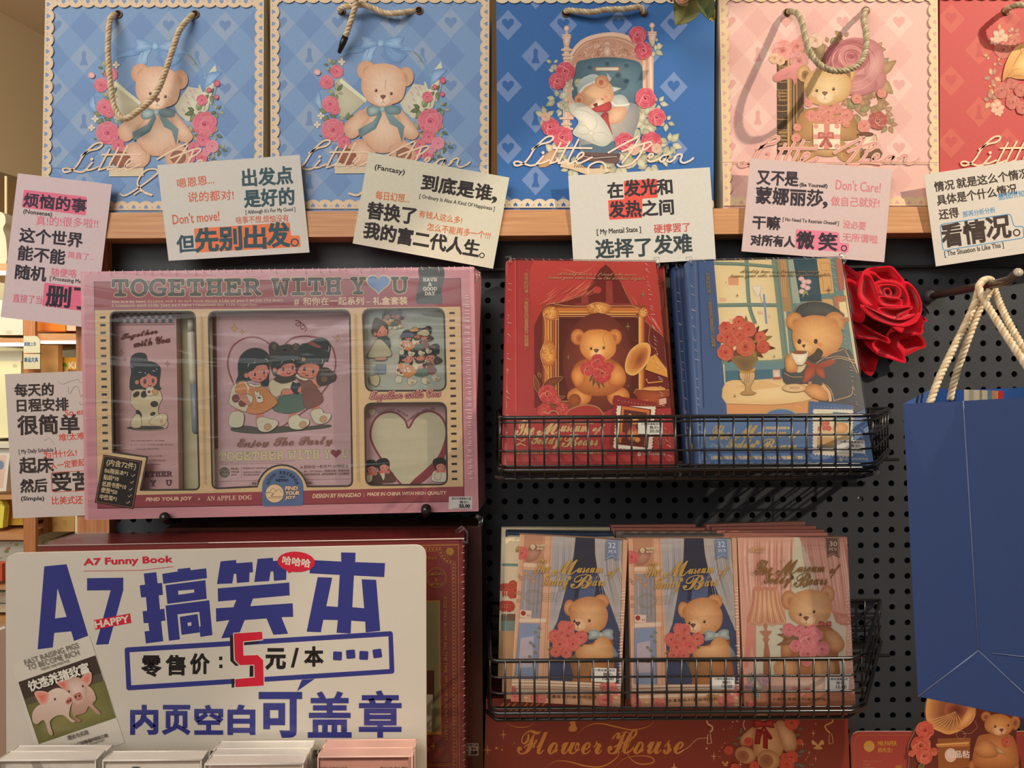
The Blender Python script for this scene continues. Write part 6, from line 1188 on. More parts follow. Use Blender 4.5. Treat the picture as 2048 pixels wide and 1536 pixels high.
def stamp(a, q, back, inner):
    tl, tr_, br_, bl_ = [np.array(p, float) for p in q]
    def L(u, v): return tuple(tl * (1 - u) * (1 - v) + tr_ * u * (1 - v) + br_ * u * v + bl_ * (1 - u) * v)
    a.fill([L(-.08, -.07), L(1.0, -.06), L(1.02, 1.0), L(-.08, 1.0)], back, GLOSS)
    pts = []; 
    for (u0, v0, u1, v1, k_) in ((0, 0, 1, 0, 12), (1, 0, 1, 1, 15), (1, 1, 0, 1, 12), (0, 1, 0, 0, 15)):
        for i in range(k_):
            for s_, o in ((0, 0), (.25, .022), (.5, .03), (.75, .022)):
                f = (i + s_) / k_; u, v = u0 + (u1 - u0) * f, v0 + (v1 - v0) * f
                pts.append(L(u + (o if u0 == u1 == 0 else -o if u0 == u1 == 1 else 0), v + (o if v0 == v1 == 0 else -o if v0 == v1 == 1 else 0)))
    a.fill(pts, 'ded2c0', GLOSS); a.fill([L(.12, .1), L(.88, .1), L(.88, .9), L(.12, .9)], inner, GLOSS); return L
def museum(a, C, k, boxes, col, b=.25, shadow=None):
    for st, (x0, y0, x1, y1, sl) in zip((script('The'), script('M'), script('useum'), script('of'), script('Teddy'), script('B'), script('ears')), boxes):
        a.text(st, *C((x0, y1), (x1, y1)), (y1 - y0) / k, col, m=FOIL, bold=b, slant=sl)
def vtext(a, C, k, st, x0, y0, x1, y1, h, col, b=.12):
    n_ = len(st)
    for i, ch in enumerate(st):
        f = i / (n_ - 1); x, y = x0 + (x1 - x0) * f, y0 + (y1 - y0) * f
        if ch == ',': a.text(ch, *C((x + h * .1, y), (x + h * .3, y)), h * .25 / k, col, m=FOIL); continue
        if ch in '「」': a.line(C((x, y - h * .1), (x + h * .4, y - h * .1), (x + h * .4, y + h * .3)) if ch == '「' else C((x - h * .4, y - h * .3), (x - h * .4, y), (x, y)), .7, col, m=FOIL); continue
        a.text(ch, *C((x - h / 2, y + h / 2), (x + h / 2, y + h / 2)), h / k, col, m=FOIL, bold=b)
VT = '「你笑的时候,小熊眼里的星星就开始跳舞」'
R1 = crop(970, 500, 4.876); R3 = crop(970, 780, 4.876); kr = 4.876
GO = 'c8a06a'
def red_art(a):
    a.fill(R1((480, 95), (1900, 95), (1900, 1540), (480, 1540)), '6e2a28', GLOSS); a.fill(R1((212, 95), (310, 95), (318, 2200), (200, 2200)), 'b03a3a', GLOSS); a.line(R1((308, 95), (318, 2200)), 1.4, '8a2a2c', m=GLOSS); a.line(R1((296, 95), (304, 2200)), 2.5, 'c2504e', m=GLOSS)
    # window and curtains
    for x in (940, 1180): a.fill(R1((x, 300), (x + 60, 300), (x + 70, 560), (x, 560)), '96403a', GLOSS)
    a.fill(R1((880, 520), (1460, 520), (1460, 560), (880, 560)), '8a3a34', GLOSS); a.ell(*R1((1095, 390))[0], 8, 7, 'b8403c', m=GLOSS)
    a.blob(sm(R1((480, 95), (1150, 95), (1110, 200), (1030, 330), (960, 420), (800, 500), (600, 540), (500, 690), (478, 700)), 4), 'c04a44', 'ac3c3a', m=GLOSS, noise=.06); a.blob(sm(R1((1190, 95), (1700, 95), (1900, 600), (1900, 1100), (1780, 1000), (1740, 850), (1600, 730), (1460, 560), (1400, 460), (1330, 330), (1240, 200)), 4), 'bc4842', 'a83a38', m=GLOSS, noise=.06)
    rn = random.Random(2)
    for i in range(40):
        s_ = rn.random(); x = 500 + s_ * 520; y = 330 + rn.random() * 120 + (1 - s_) * 130; a.line(sm(R1((x, y), (x + 60, y - 30), (x + 130, y - 90)), 3, False), 1.1, rn.choice(('d8705c', 'e08a6a', '9a3434')), m=GLOSS, taper=1)
        x = 1400 + s_ * 360; y = 400 + s_ * 400; a.line(sm(R1((x, y), (x + 40, y + 70), (x + 90, y + 150)), 3, False), 1.1, rn.choice(('d8705c', 'e08a6a', '98322f')), m=GLOSS, taper=1)
    a.line(sm(R1((1020, 325), (960, 420), (800, 490), (610, 530)), 5, False), .9, GO, m=FOIL); a.line(sm(R1((1335, 340), (1400, 470), (1470, 580), (1610, 740), (1740, 850), (1790, 1000)), 5, False), .9, GO, m=FOIL); a.line(sm(R1((1610, 740), (1600, 900), (1680, 1000), (1640, 1130)), 5, False), .9, GO, m=FOIL)
    a.line(sm(R1((700, 165), (800, 195), (910, 225), (1000, 200), (1110, 110)), 5, False), 1, 'e0906a', m=GLOSS, taper=.6)
    # gilt frame
    a.fill(R1((560, 540), (1560, 540), (1560, 1540), (560, 1540)), '8c4a2e', GLOSS, holes=[R1((718, 652), (1500, 652), (1500, 1475), (718, 1475))])
    for i, (c, w) in enumerate((('c8753c', 6), ('e0a050', 3), ('f0c070', 1.6), ('b05c34', 3), ('e8b060', 1.4))):
        o = 20 + i * 24; a.line(R1((575 + o, 560 + o), (1540 - o, 560 + o)), w, c, GLOSS); a.line(R1((575 + o, 560 + o), (575 + o, 1500)), w, c, GLOSS); a.line(R1((1540 - o * .5, 560 + o), (1540 - o * .5, 1500)), w, c, GLOSS)
    for x, y, rx, ry in ((1110, 570, 26, 13), (620, 1010, 16, 26), (640, 620, 17, 14), (1540, 610, 10, 10), (1140, 1490, 22, 8)):
        a.blob(ellp(*R1((x, y))[0], rx, ry), 'e8a858', 'b06434', m=GLOSS)
        for i in range(14): an = rn.uniform(0, 6.28); xx, yy = R1((x, y))[0]; a.line(ellp(xx + rn.uniform(-.6, .6) * rx, yy + rn.uniform(-.6, .6) * ry, rn.uniform(2, 5), rn.uniform(1.5, 4), rn.uniform(0, 90), 8, 0, 250), .8, rn.choice(('f4d090', 'f0b868', '8a4428')), m=GLOSS)
    a.line(sm(R1((640, 520), (760, 540), (970, 550), (1090, 515), (1230, 545), (1420, 545), (1500, 570)), 5, False), .9, 'e8c890', m=FOIL); a.line(sm(R1((570, 620), (590, 760), (580, 900), (540, 1000), (560, 1100), (610, 1210)), 5, False), .9, 'e8c890', m=FOIL)
    a.blob(R1((718, 652), (1500, 652), (1500, 1475), (718, 1475)), '74382e', '56241f', m=GLOSS); a.line(R1((718, 652), (1480, 652), (1500, 672), (1500, 1475), (718, 1475)), 1, 'e8c890', m=FOIL, closed=True)
    a.blob(ellp(*R1((1100, 1100))[0], 70, 100), '8c4636', '6a322a', m=GLOSS)
    # bear
    c1, c2 = 'e8a45c', 'b8683a'
    for x, y, rx, ry in ((920, 1430, 120, 90), (1300, 1430, 110, 95)): fur(a, ellp(*R1((x, y))[0], rx / kr, ry / kr), c1, c2, 80, 4, m=GLOSS)
    for x, y, r in ((875, 1465, 62), (1295, 1470, 54)): a.blob(ellp(*R1((x, y))[0], r / kr, r / kr), 'a05a34', '8c4a2c', m=GLOSS)
    fur(a, sm(R1((850, 1200), (900, 1100), (1080, 1040), (1280, 1090), (1370, 1220), (1340, 1340), (1180, 1420), (980, 1410), (870, 1320)), 5), 'd88c4a', 'a45a32', 160, 5, m=GLOSS)
    for x, y in ((905, 850), (1265, 850)): fur(a, ellp(*R1((x, y))[0], 14, 16), c1, c2, 50, 4, m=GLOSS); a.blob(ellp(*R1((x + (14 if x < 1000 else -14), y + 16))[0], 8, 9.5), 'a8583a', 'c8804a', m=GLOSS)
    fur(a, sm(R1((930, 900), (980, 800), (1100, 775), (1210, 800), (1270, 900), (1270, 1000), (1200, 1070), (1090, 1090), (980, 1050), (930, 980)), 6), 'f2b86c', 'cc8044', 220, 5, m=GLOSS)
    a.line(sm(R1((1195, 800), (1150, 850), (1170, 930)), 4, False), .7, '8c4a30', m=GLOSS); bear_face(a, *R1((1090, 960))[0], .95, R1((1033, 962), (1157, 955)), R1((1085, 985))[0], (*R1((1090, 1005))[0], 15, 12), 'f2b86c', 'c47a42', m=GLOSS, nosec='5c3020')
    fur(a, sm(R1((850, 1180), (920, 1130), (980, 1190), (960, 1310), (890, 1330), (845, 1260)), 4), c1, c2, 50, 4, m=GLOSS); fur(a, sm(R1((1200, 1190), (1280, 1110), (1360, 1180), (1370, 1290), (1290, 1330), (1200, 1300)), 4), c1, c2, 70, 4, m=GLOSS)
    for x, y in ((1230, 1100), (920, 1180), (1010, 1290), (1050, 1340), (1120, 1370), (1170, 1350)): leaf(a, *R1((1080, 1200))[0], *R1((x, y))[0], 8, '8a5838', '6e3a2c', m=GLOSS, out=GO)
    for i, (x, y, r) in enumerate(((1000, 1160, 72), (1205, 1150, 52), (1100, 1090, 74), (1140, 1210, 92))): rose(a, *R1((x, y))[0], r / kr, 'b83038', '84202a', 'd8605c', i + 7, m=GLOSS, gold='dcb486')
    # gramophone
    a.fill(R1((1600, 1050), (1660, 1020), (1830, 1240), (1820, 1260), (1560, 1170)), 'd89a4c', GLOSS); a.blob(sm(R1((1380, 1060), (1420, 980), (1500, 920), (1580, 912), (1612, 960), (1600, 1060), (1540, 1160), (1450, 1225), (1380, 1200), (1365, 1130)), 4), 'b8683a', 'e8b060', m=GLOSS, pw=2.4); a.blob(sm(R1((1440, 1090), (1500, 980), (1575, 960), (1580, 1050), (1520, 1150), (1440, 1170)), 4), '8c4a30', 'c88044', m=GLOSS)
    a.line(sm(R1((1380, 1060), (1420, 980), (1500, 920), (1580, 912), (1612, 960), (1600, 1060), (1540, 1160), (1450, 1225), (1380, 1200), (1365, 1130)), 4), .9, 'f0cc90', m=FOIL, closed=True); a.line(R1((1600, 1070), (1700, 1110), (1825, 1240)), .8, 'f0cc90', m=FOIL)
    a.blob(R1((1450, 1400), (1480, 1360), (1840, 1365), (1840, 1420), (1760, 1440), (1760, 1540), (1480, 1540), (1480, 1450)), 'b05a36', '84382a', m=GLOSS); a.ell(*R1((1650, 1355))[0], 22, 4, 'd89a54', m=GLOSS); a.line(R1((1570, 1260), (1590, 1300), (1730, 1285)), 3, 'd08c4a', m=GLOSS); a.line(R1((1450, 1400), (1470, 1362), (1840, 1368)), .9, 'e8c890', m=FOIL); a.fill(R1((1505, 1465), (1590, 1460), (1590, 1520), (1505, 1520)), 'c86c44', GLOSS); a.fill(R1((1695, 1460), (1765, 1445), (1770, 1500), (1700, 1515)), 'd8a898', GLOSS)
    for x, y, r in ((572, 332, 17), (668, 465, 22), (1540, 440, 52), (812, 1050, 32), (1392, 750, 46), (1400, 1328, 20), (1467, 885, 12)): star(a, *R1((x, y))[0], r / kr, 'a8946a')
    T(a, R1, kr, script('A teddy bear is a friend who never'), (705, 262), (1465, 270), 44, 'c89c78', .12, m=FOIL, slant=.3); T(a, R1, kr, script('leaves your side, even in the darkest nights.'), (612, 300), (1560, 312), 46, 'c89c78', .12, m=FOIL, slant=.3)
    vtext(a, R1, kr, VT, 403, 205, 405, 970, 40, 'c8986a')
    # roses at the lower left, title band
    for x0_, y0_, x1_, y1_, w_ in ((560, 1340, 760, 1240, 90), (560, 1500, 780, 1430, 70), (520, 1400, 480, 1220, 50), (540, 1250, 520, 1200, 30)): leaf(a, *R1((x0_, y0_))[0], *R1((x1_, y1_))[0], w_ / kr, '8a4a30', '6a3024', m=GLOSS, out=GO)
    a.fill(R3((205, 215), (1900, 262), (1920, 790), (190, 790)), 'a83a3c', GLOSS); a.fill(sm(R3((780, 270), (820, 200), (960, 150), (1100, 175), (1170, 270)), 4, False), 'a83c3a', GLOSS); a.line(sm(R3((780, 270), (820, 200), (960, 150), (1100, 175), (1170, 270)), 5, False), 2.6, 'b8865a', m=FOIL)
    for i, (x, y, r) in enumerate(((610, 45, 92), (575, 200, 66), (750, 190, 60), (700, 110, 40))): rose(a, *R3((x, y))[0], r / kr, 'b43038', '80202a', 'd05a58', i + 17, m=GLOSS, gold='e0b484')
    a.line(sm(R3((620, 240), (650, 210), (690, 215), (720, 245)), 4, False), 2, 'c09468', m=FOIL)
    museum(a, R3, kr, ((300, 300, 472, 445, .15), (505, 318, 745, 440, .1), (735, 350, 1000, 412, .2), (1035, 340, 1135, 440, .3), (440, 440, 722, 575, .2), (745, 436, 905, 560, .1), (900, 490, 1095, 545, .2)), 'cdb07c', .5)
    a.line(sm(R3((300, 480), (380, 500), (390, 478), (340, 520), (300, 545), (350, 530), (395, 550)), 4, False), 1.6, 'd8b88c', m=FOIL); a.ell(*R3((735, 470))[0], 3.6, 4, 'b8945c', m=FOIL); T(a, R3, kr, '小熊恒授屋插画本', (795, 340), (1060, 340), 26, 'c89a6c', .2, m=FOIL)
    T(a, R3, kr, '|原创插画|优质书写纸|224页超量内页|', (285, 630), (1182, 632), 34, 'd0a468', .25, m=FOIL)
    L = stamp(a, R3((1285, 95), (1670, 155), (1630, 622), (1242, 578)), '8c3030', '6a2c28')
    for rr in (.14, .2): a.fill([L(rr, .12 + (rr - .14)), L(.98 - rr, .12 + (rr - .14)), L(.98 - rr, .86), L(rr, .86)], 'c8743c' if rr < .2 else '64302a', GLOSS)
    a.blob(ellp(*L(.48, .36), 9, 10), 'e8a85c', 'b8703c', m=GLOSS); a.blob(ellp(*L(.36, .28), 3.4, 3.4), 'e8a85c', 'b8703c', m=GLOSS); a.blob(ellp(*L(.6, .28), 3.4, 3.4), 'e8a85c', 'b8703c', m=GLOSS); a.blob(ellp(*L(.48, .66), 12, 13), 'd8944c', 'a86034', m=GLOSS); rose(a, *L(.46, .54), 6.5, 'b83038', '84202a', 'd8605c', 3, m=GLOSS); rose(a, *L(.22, .7), 6, 'b83038', '84202a', 'd8605c', 4, m=GLOSS); a.blob(ellp(*L(.6, .76), 6, 5), 'e8a85c', 'b8703c', m=GLOSS)
    a.line(ellp(*R3((1705, 490))[0], 11, 10, n=22), .7, 'c8986a', m=FOIL, closed=True); a.line(ellp(*R3((1705, 490))[0], 7, 6.4, n=18), .6, 'c8986a', m=FOIL, closed=True); a.text('MR.PAPER纸先生', *R3((1535, 640), (1760, 640)), 5, 'd8b8a8', m=FOIL, bold=.15); a.ell(*R3((1502, 630))[0], 4, 4.2, 'd0b0a0', m=FOIL)
    a.text(script('Miracle'), *R3((1810, 585), (1800, 410)), 4, 'c8986a', m=FOIL)
RQ = [(1019, 520.5), (1311.5, 523.5), (1353, 934), (1012, 934)]
red_t, red_p = book('red teddy notebook with gilt frame picture at the front of the upper basket', RQ, -.132, -.046, .014, 'a83c3c', 'teddy notebooks in the upper basket', art=red_art)
price_label(red_t, R3, ((1492, 312), (1732, 312), (1734, 434), (1494, 428)), '20.00', pl=red_p, lift=.0012)
book('second red notebook peeping out behind the front red one', [(1040, 528), (1329, 531), (1357, 927), (1045, 927)], -.110, -.022, .013, '94302f', 'teddy notebooks in the upper basket', art=lambda a: [a.line(sm(R1((1700, 300 + 40 * i), (1730, 380 + 40 * i), (1740, 460 + 40 * i)), 3, False), 1.2, 'c86a50', m=GLOSS) for i in range(12)] + [a.fill(R1((1690, 560), (1830, 560), (1850, 900), (1700, 900)), 'a84a3c', GLOSS), a.line(R1((1740, 150), (1830, 1540)), .8, GO, m=FOIL)])
N1 = crop(1340, 500, 4.876); N3 = crop(1370, 780, 4.876)
def blue_art(a):
    a.fill(N1((425, 85), (1700, 60), (1950, 1540), (552, 1540)), 'd8c8a0', GLOSS); a.line(N1((270, 100), (330, 1540)), 2.4, '33456a', m=GLOSS); a.line(N1((240, 100), (300, 1540)), 5, '5a6c90', m=GLOSS)
    # window
    a.blob(N1((430, 95), (1000, 90), (1100, 1070), (510, 1100)), 'ecdcb0', 'e4cc98', m=GLOSS); rn = random.Random(6)
    for i in range(26): x, y = rn.uniform(470, 1000), rn.uniform(200, 1000); w_, h_ = rn.uniform(20, 70), rn.uniform(15, 50); a.fill(N1((x, y), (x + w_, y), (x + w_ + 4, y + h_), (x + 4, y + h_)), rn.choice(('ecc89c', 'e8d4a4', 'e0b890', 'e8d8b8', 'dcc490')), GLOSS)
    a.fill(N1((565, 262), (668, 258), (670, 345), (570, 340)), 'dca07c', GLOSS); TG = '7c9080'; TD = '5a7470'
    for w_, p_ in ((8, ((745, 90), (770, 520), (830, 720))), (7, ((430, 130), (720, 140), (1020, 165))), (8, ((465, 540), (800, 535), (1080, 540))), (13, ((1020, 90), (1070, 540), (1130, 1080))), (10, ((510, 1090), (900, 1100), (1140, 1080)))): a.line(sm(N1(*p_), 4, False), w_, TG, m=GLOSS); a.line(sm(N1(*[(x + 14, y + 10) for x, y in p_]), 4, False), 1.2, TD, m=GLOSS)
    a.line(sm(N1((860, 350), (880, 440), (900, 510), (920, 500), (915, 430)), 4, False), 1.2, '8c94a8', m=GLOSS); a.fill(N1((800, 360), (892, 345), (870, 450), (850, 455)), 'e6dcc8', GLOSS); a.line(N1((800, 360), (892, 345), (870, 450), (850, 455)), .7, '8c8c98', m=GLOSS, closed=True); a.line(N1((915, 430), (940, 720)), 4, '8494b4', m=GLOSS)
    # wall on the right: curtain, garland, pictures
    a.fill(N1((1090, 85), (1640, 75), (1800, 1080), (1170, 1080)), '6e8a84', GLOSS); a.fill(N1((1050, 88), (1130, 88), (1190, 600), (1110, 600)), 'b08a60', GLOSS)
    for x in (1085, 1105, 1122): a.line(sm(N1((x, 95), (x + 14, 200), (x, 320), (x + 16, 460)), 5, False), 1.0, 'dcb080', m=GLOSS)
    a.blob(N1((1200, 90), (1440, 88), (1480, 500), (1270, 500)), '46606c', '35505c', m=GLOSS); a.fill(N1((1430, 85), (1560, 82), (1600, 420), (1470, 430)), 'd8ac70', GLOSS); a.line(N1((1465, 130), (1550, 128), (1570, 200), (1480, 204)), .8, '8c6840', m=GLOSS, closed=True); a.line(N1((1480, 240), (1560, 238), (1580, 400), (1500, 404)), .8, '8c6840', m=GLOSS, closed=True); a.fill(N1((1150, 95), (1200, 95), (1270, 520), (1200, 520)), 'a4b09c', GLOSS)
    for i, (x, y) in enumerate(((1280, 280), (1300, 350), (1340, 370), (1285, 405), (1310, 310), (1350, 310))): a.ell(*N1((x, y))[0], 6, 5, 'ecd0c4', 'd8a0a0', m=GLOSS)
    for x, y in ((1320, 430), (1350, 450), (1290, 470)): leaf(a, *N1((1320, 390))[0], *N1((x, y))[0], 4, 'a8b068', '7a8848', m=GLOSS)
    for q_, c_ in ((((1610, 90), (1680, 88), (1700, 390), (1650, 390)), 'b8705c'), (((1590, 455), (1710, 445), (1745, 700), (1640, 690)), 'b87c58'), (((1640, 510), (1715, 500), (1740, 660), (1665, 655)), 'ecd8a8')): a.fill(N1(*q_), c_, GLOSS); a.line(N1(*q_), .8, '8c5440', m=GLOSS, closed=True)
    a.fill(N1((1480, 480), (1580, 478), (1600, 560), (1500, 560)), 'd0a870', GLOSS); a.fill(N1((530, 1100), (1160, 1090), (1180, 1260), (540, 1300)), '6f8c90', GLOSS); a.fill(N1((540, 1180), (1110, 1160), (1120, 1240), (545, 1290)), '4e7484', GLOSS)
    # table
    a.blob(sm(N1((545, 1290), (800, 1270), (1110, 1255), (1300, 1300), (1500, 1380), (1500, 1430), (1300, 1480), (1000, 1510), (550, 1500)), 3), 'ecd2a0', 'e0bc84', m=GLOSS); a.fill(N1((550, 1500), (1000, 1512), (1300, 1480), (1460, 1430), (1480, 1700), (1400, 1760), (560, 1760)), 'd89c68', GLOSS)
    a.line(sm(N1((550, 1500), (1000, 1512), (1300, 1480), (1470, 1425)), 5, False), 1, '8a6a44', m=FOIL); a.fill(N1((630, 1330), (900, 1275), (1110, 1330), (800, 1370)), 'e0b880', GLOSS)
    for i in range(30): x, y = rn.uniform(1180, 1440), rn.uniform(1490, 1640); a.ell(*N1((x, y))[0], 1.4, 1, 'c07c4c', m=GLOSS, n=6)
    a.blob(N1((1000, 1170), (1070, 1165), (1082, 1270), (1005, 1270)), 'ecd8c0', 'd0a488', m=GLOSS); a.fill(N1((1002, 1240), (1080, 1238), (1082, 1262), (1004, 1264)), 'b06048', GLOSS)
    # bouquet in a glass vase
    for i, (x, y) in enumerate(((960, 770), (1000, 840), (1030, 960), (910, 1050), (860, 1080), (700, 1120), (620, 1080), (740, 640), (870, 740), (560, 1100), (800, 1130))): leaf(a, *N1((740, 930))[0], *N1((x, y))[0], 16, ('8c5440', 'a89050', '7a4c3c')[i % 3], ('6a382c', '80703c', '58302a')[i % 3], m=GLOSS)
    a.blob(sm(N1((600, 1040), (840, 1040), (800, 1160), (760, 1190), (700, 1180), (640, 1120)), 3), '7a6048', '94764c', m=GLOSS)
    for i, (x, y, r) in enumerate(((545, 770, 74), (560, 850, 72), (670, 700, 60), (620, 770, 50), (765, 775, 76), (680, 830, 60), (880, 850, 56), (735, 945, 96), (905, 945, 66), (540, 1000, 84), (600, 900, 50), (500, 860, 50))): rose(a, *N1((x, y))[0], r / kr, 'c04838', '8c2c28', 'e08468', i + 50, m=GLOSS, gold='c8865c' if i % 2 else None)
    a.blob(sm(N1((680, 1200), (810, 1190), (820, 1260), (780, 1340), (800, 1380), (838, 1395), (800, 1415), (710, 1415), (688, 1395), (730, 1370), (735, 1320), (690, 1270)), 3), 'd8b888', 'b48c58', m=GLOSS); a.line(sm(N1((680, 1200), (810, 1190), (820, 1260), (780, 1340), (800, 1380), (838, 1395), (800, 1415), (710, 1415), (688, 1395), (730, 1370), (735, 1320), (690, 1270)), 3), .9, '8c6c48', m=FOIL, closed=True)
    for x in (735, 755, 775): a.line(N1((x, 1195), (x - 10, 1300)), 1, '8c6c48', m=GLOSS)
    a.blob(sm(N1((670, 1175), (760, 1190), (830, 1150), (810, 1200), (700, 1205)), 3), 'dcae58', 'b88440', m=GLOSS)
    # bear in a sailor coat drinking coffee
    a.blob(sm(N1((1210, 610), (1260, 540), (1380, 505), (1520, 520), (1640, 580), (1700, 650), (1560, 660), (1280, 650)), 4), '5c5c58', '44484a', m=GLOSS); a.line(sm(N1((1210, 610), (1260, 540), (1380, 505), (1520, 520), (1640, 580), (1700, 650)), 4, False), .8, 'b89868', m=FOIL)
    a.blob(sm(N1((1350, 1000), (1700, 960), (1800, 1100), (1900, 1540), (1500, 1560), (1400, 1320), (1130, 1310), (1100, 1190), (1130, 1150), (1260, 1200), (1330, 1120)), 4), '5a5a58', '44464a', m=GLOSS)
    for s_ in (((1520, 1060), (1640, 1040), (1800, 1080)), ((1540, 1080), (1660, 1060), (1810, 1110)), ((1110, 1200), (1180, 1240), (1290, 1240)), ((1480, 1300), (1560, 1360), (1600, 1480)), ((1780, 1330), (1760, 1420), (1600, 1470)), ((1700, 970), (1760, 1080), (1820, 1200)), ((1420, 1110), (1560, 1020), (1690, 970))): a.line(sm(N1(*s_), 4, False), .9, 'c8a06c', m=FOIL)
    c1, c2 = 'e2ac6c', 'bc7c48'
    for x, y, rx, ry in ((1212, 700, 84, 88), (1600, 710, 104, 104)): fur(a, ellp(*N1((x, y))[0], rx / kr, ry / kr), c1, c2, 80, 4, m=GLOSS, hc='8c5a38'); a.blob(ellp(*N1((x + (16 if x < 1400 else -16), y + 10))[0], rx / 8, ry / 8), 'b47850', 'd09a62', m=GLOSS)
    fur(a, sm(N1((1190, 820), (1210, 720), (1300, 660), (1420, 640), (1560, 670), (1650, 760), (1680, 880), (1620, 990), (1470, 1050), (1300, 1030), (1220, 970), (1195, 890)), 6), 'ecbc7c', 'c88a52', 260, 5, m=GLOSS)
    a.blob(sm(N1((1222, 900), (1330, 880), (1400, 950), (1340, 1020), (1250, 1000)), 4), 'f0c890', 'dca868', m=GLOSS)
    for x, y in ((1258, 895), (1418, 893)): a.blob(sm(N1((x - 20, y + 6), (x - 6, y - 22), (x + 18, y - 12), (x + 14, y + 22), (x - 8, y + 26)), 3), '3c2c24', '5c4030', m=GLOSS)
    a.blob(sm(N1((1282, 932), (1318, 926), (1310, 950), (1298, 956)), 3), '6c4030', '5a3428', m=GLOSS); a.line(sm(N1((1300, 955), (1312, 975)), 2, False), .7, '6c4030', m=GLOSS); a.blob(ellp(*N1((1460, 930))[0], 7, 5), 'e09060', 'e0a468', m=GLOSS)
    a.blob(sm(N1((1440, 960), (1490, 1010), (1420, 1100), (1340, 1060), (1400, 1010)), 3), '56483c', '47413c', m=GLOSS); a.blob(sm(N1((1290, 1290), (1330, 1150), (1410, 1150), (1400, 1230), (1330, 1290)), 3), 'b85c40', '984830', m=GLOSS); a.blob(sm(N1((1420, 1150), (1490, 1160), (1510, 1240), (1500, 1260), (1430, 1220)), 3), 'b85c40', '984830', m=GLOSS); a.blob(sm(N1((1320, 1080), (1420, 1120), (1560, 1070), (1610, 1100), (1480, 1160), (1340, 1130)), 3), 'b05438', '944430', m=GLOSS); a.ell(*N1((1362, 1302))[0], 3.4, 3.4, 'd08860', m=GLOSS)
    fur(a, sm(N1((1130, 1040), (1190, 1010), (1240, 1100), (1230, 1190), (1140, 1190), (1120, 1110)), 4), c1, c2, 30, 4, m=GLOSS); fur(a, sm(N1((1300, 1350), (1400, 1310), (1520, 1360), (1530, 1470), (1400, 1450), (1330, 1400)), 4), c1, c2, 50, 4, m=GLOSS)
    a.line(sm(N1((1480, 1320), (1545, 1390), (1560, 1480)), 4, False), 6, 'dcb080', m=GLOSS); a.ell(*N1((1210, 1350))[0], 24, 8.4, 'ecd8b0', 'd0a878', m=GLOSS); a.line(ellp(*N1((1210, 1350))[0], 24, 8.4, 0, 26), .8, '9a7448', m=FOIL, closed=True); a.ell(*N1((1210, 1348))[0], 12, 3.6, 'd0a47c', m=GLOSS)
    a.blob(sm(N1((1180, 1005), (1340, 995), (1335, 1060), (1300, 1120), (1240, 1125), (1200, 1080)), 3), 'f4ead4', 'd8c8a8', m=GLOSS); a.ell(*N1((1260, 1003))[0], 15, 3.8, '8c5838', m=GLOSS); a.line(sm(N1((1180, 1005), (1210, 990), (1300, 988), (1348, 998), (1340, 1040), (1300, 1120), (1240, 1125), (1200, 1080)), 3), .9, '8c6844', m=FOIL, closed=True)
    for x, y, r in ((542, 322, 16), (654, 448, 28), (1545, 395, 50), (1012, 1040, 26), (630, 1428, 26), (1215, 492, 12)): star(a, *N1((x, y))[0], r / kr, '7c6440')
    T(a, N1, kr, script('A teddy bear is a friend who never'), (675, 240), (1450, 240), 46, '8c7450', .1, m=FOIL, slant=.3); T(a, N1, kr, script('leaves your side, even in the darkest nights.'), (580, 285), (1560, 272), 46, '8c7450', .1, m=FOIL, slant=.3)
    vtext(a, N1, kr, VT, 362, 205, 425, 975, 40, 'a4885c')
    # blue title band
    a.fill(N3((150, 240), (1760, 225), (1860, 760), (150, 760)), '5c7aa4', GLOSS);
    a.fill(sm(N3((760, 265), (820, 210), (930, 185), (1040, 205), (1110, 265)), 4, False), '5c7aa4', GLOSS); a.line(sm(N3((760, 265), (820, 210), (930, 187), (1040, 207), (1110, 265)), 5, False), 2.4, 'a8a078', m=FOIL)
    museum(a, N3, kr, ((235, 345, 425, 490, .15), (480, 345, 725, 470, .1), (705, 410, 975, 455, .2), (1000, 400, 1085, 500, .3), (390, 480, 670, 615, .2), (720, 480, 860, 600, .1), (850, 540, 1080, 595, .2)), 'b89c5c', .5)
    for s_ in (((255, 560), (270, 530), (300, 545), (310, 570), (270, 590)), ((310, 560), (340, 530), (365, 550), (345, 580), (312, 568)), ((300, 570), (280, 610)), ((312, 570), (360, 600))): a.line(sm(N3(*s_), 3, False), 1.1, 'b8a878', m=FOIL)
    a.ell(*N3((705, 515))[0], 4, 5, 'b89c5c', m=FOIL); T(a, N3, kr, '小熊恒授屋插画本', (755, 388), (1018, 388), 28, 'c8b080', .2, m=FOIL); T(a, N3, kr, '|原创插画|优质书写纸|224页超量内页', (255, 682), (1142, 682), 34, 'c8b080', .25, m=FOIL)
    L = stamp(a, N3((1238, 148), (1640, 185), (1640, 668), (1232, 640)), '4a6690', 'dcc090'); a.fill([L(.12, .1), L(.5, .1), L(.5, .45), L(.12, .45)], 'd8d0b0', GLOSS); a.fill([L(.5, .1), L(.88, .1), L(.88, .3), L(.5, .3)], '6a8c98', GLOSS); a.fill([L(.12, .66), L(.88, .66), L(.88, .9), L(.12, .9)], '8c8070', GLOSS); a.fill([L(.12, .62), L(.7, .64), L(.7, .76), L(.12, .78)], 'd8a870', GLOSS)
    for i, (u, v) in enumerate(((.24, .36), (.36, .34), (.3, .44), (.4, .44), (.2, .46))): rose(a, *L(u, v), 5.5, 'c04838', '8c2c28', 'e08468', i, m=GLOSS)
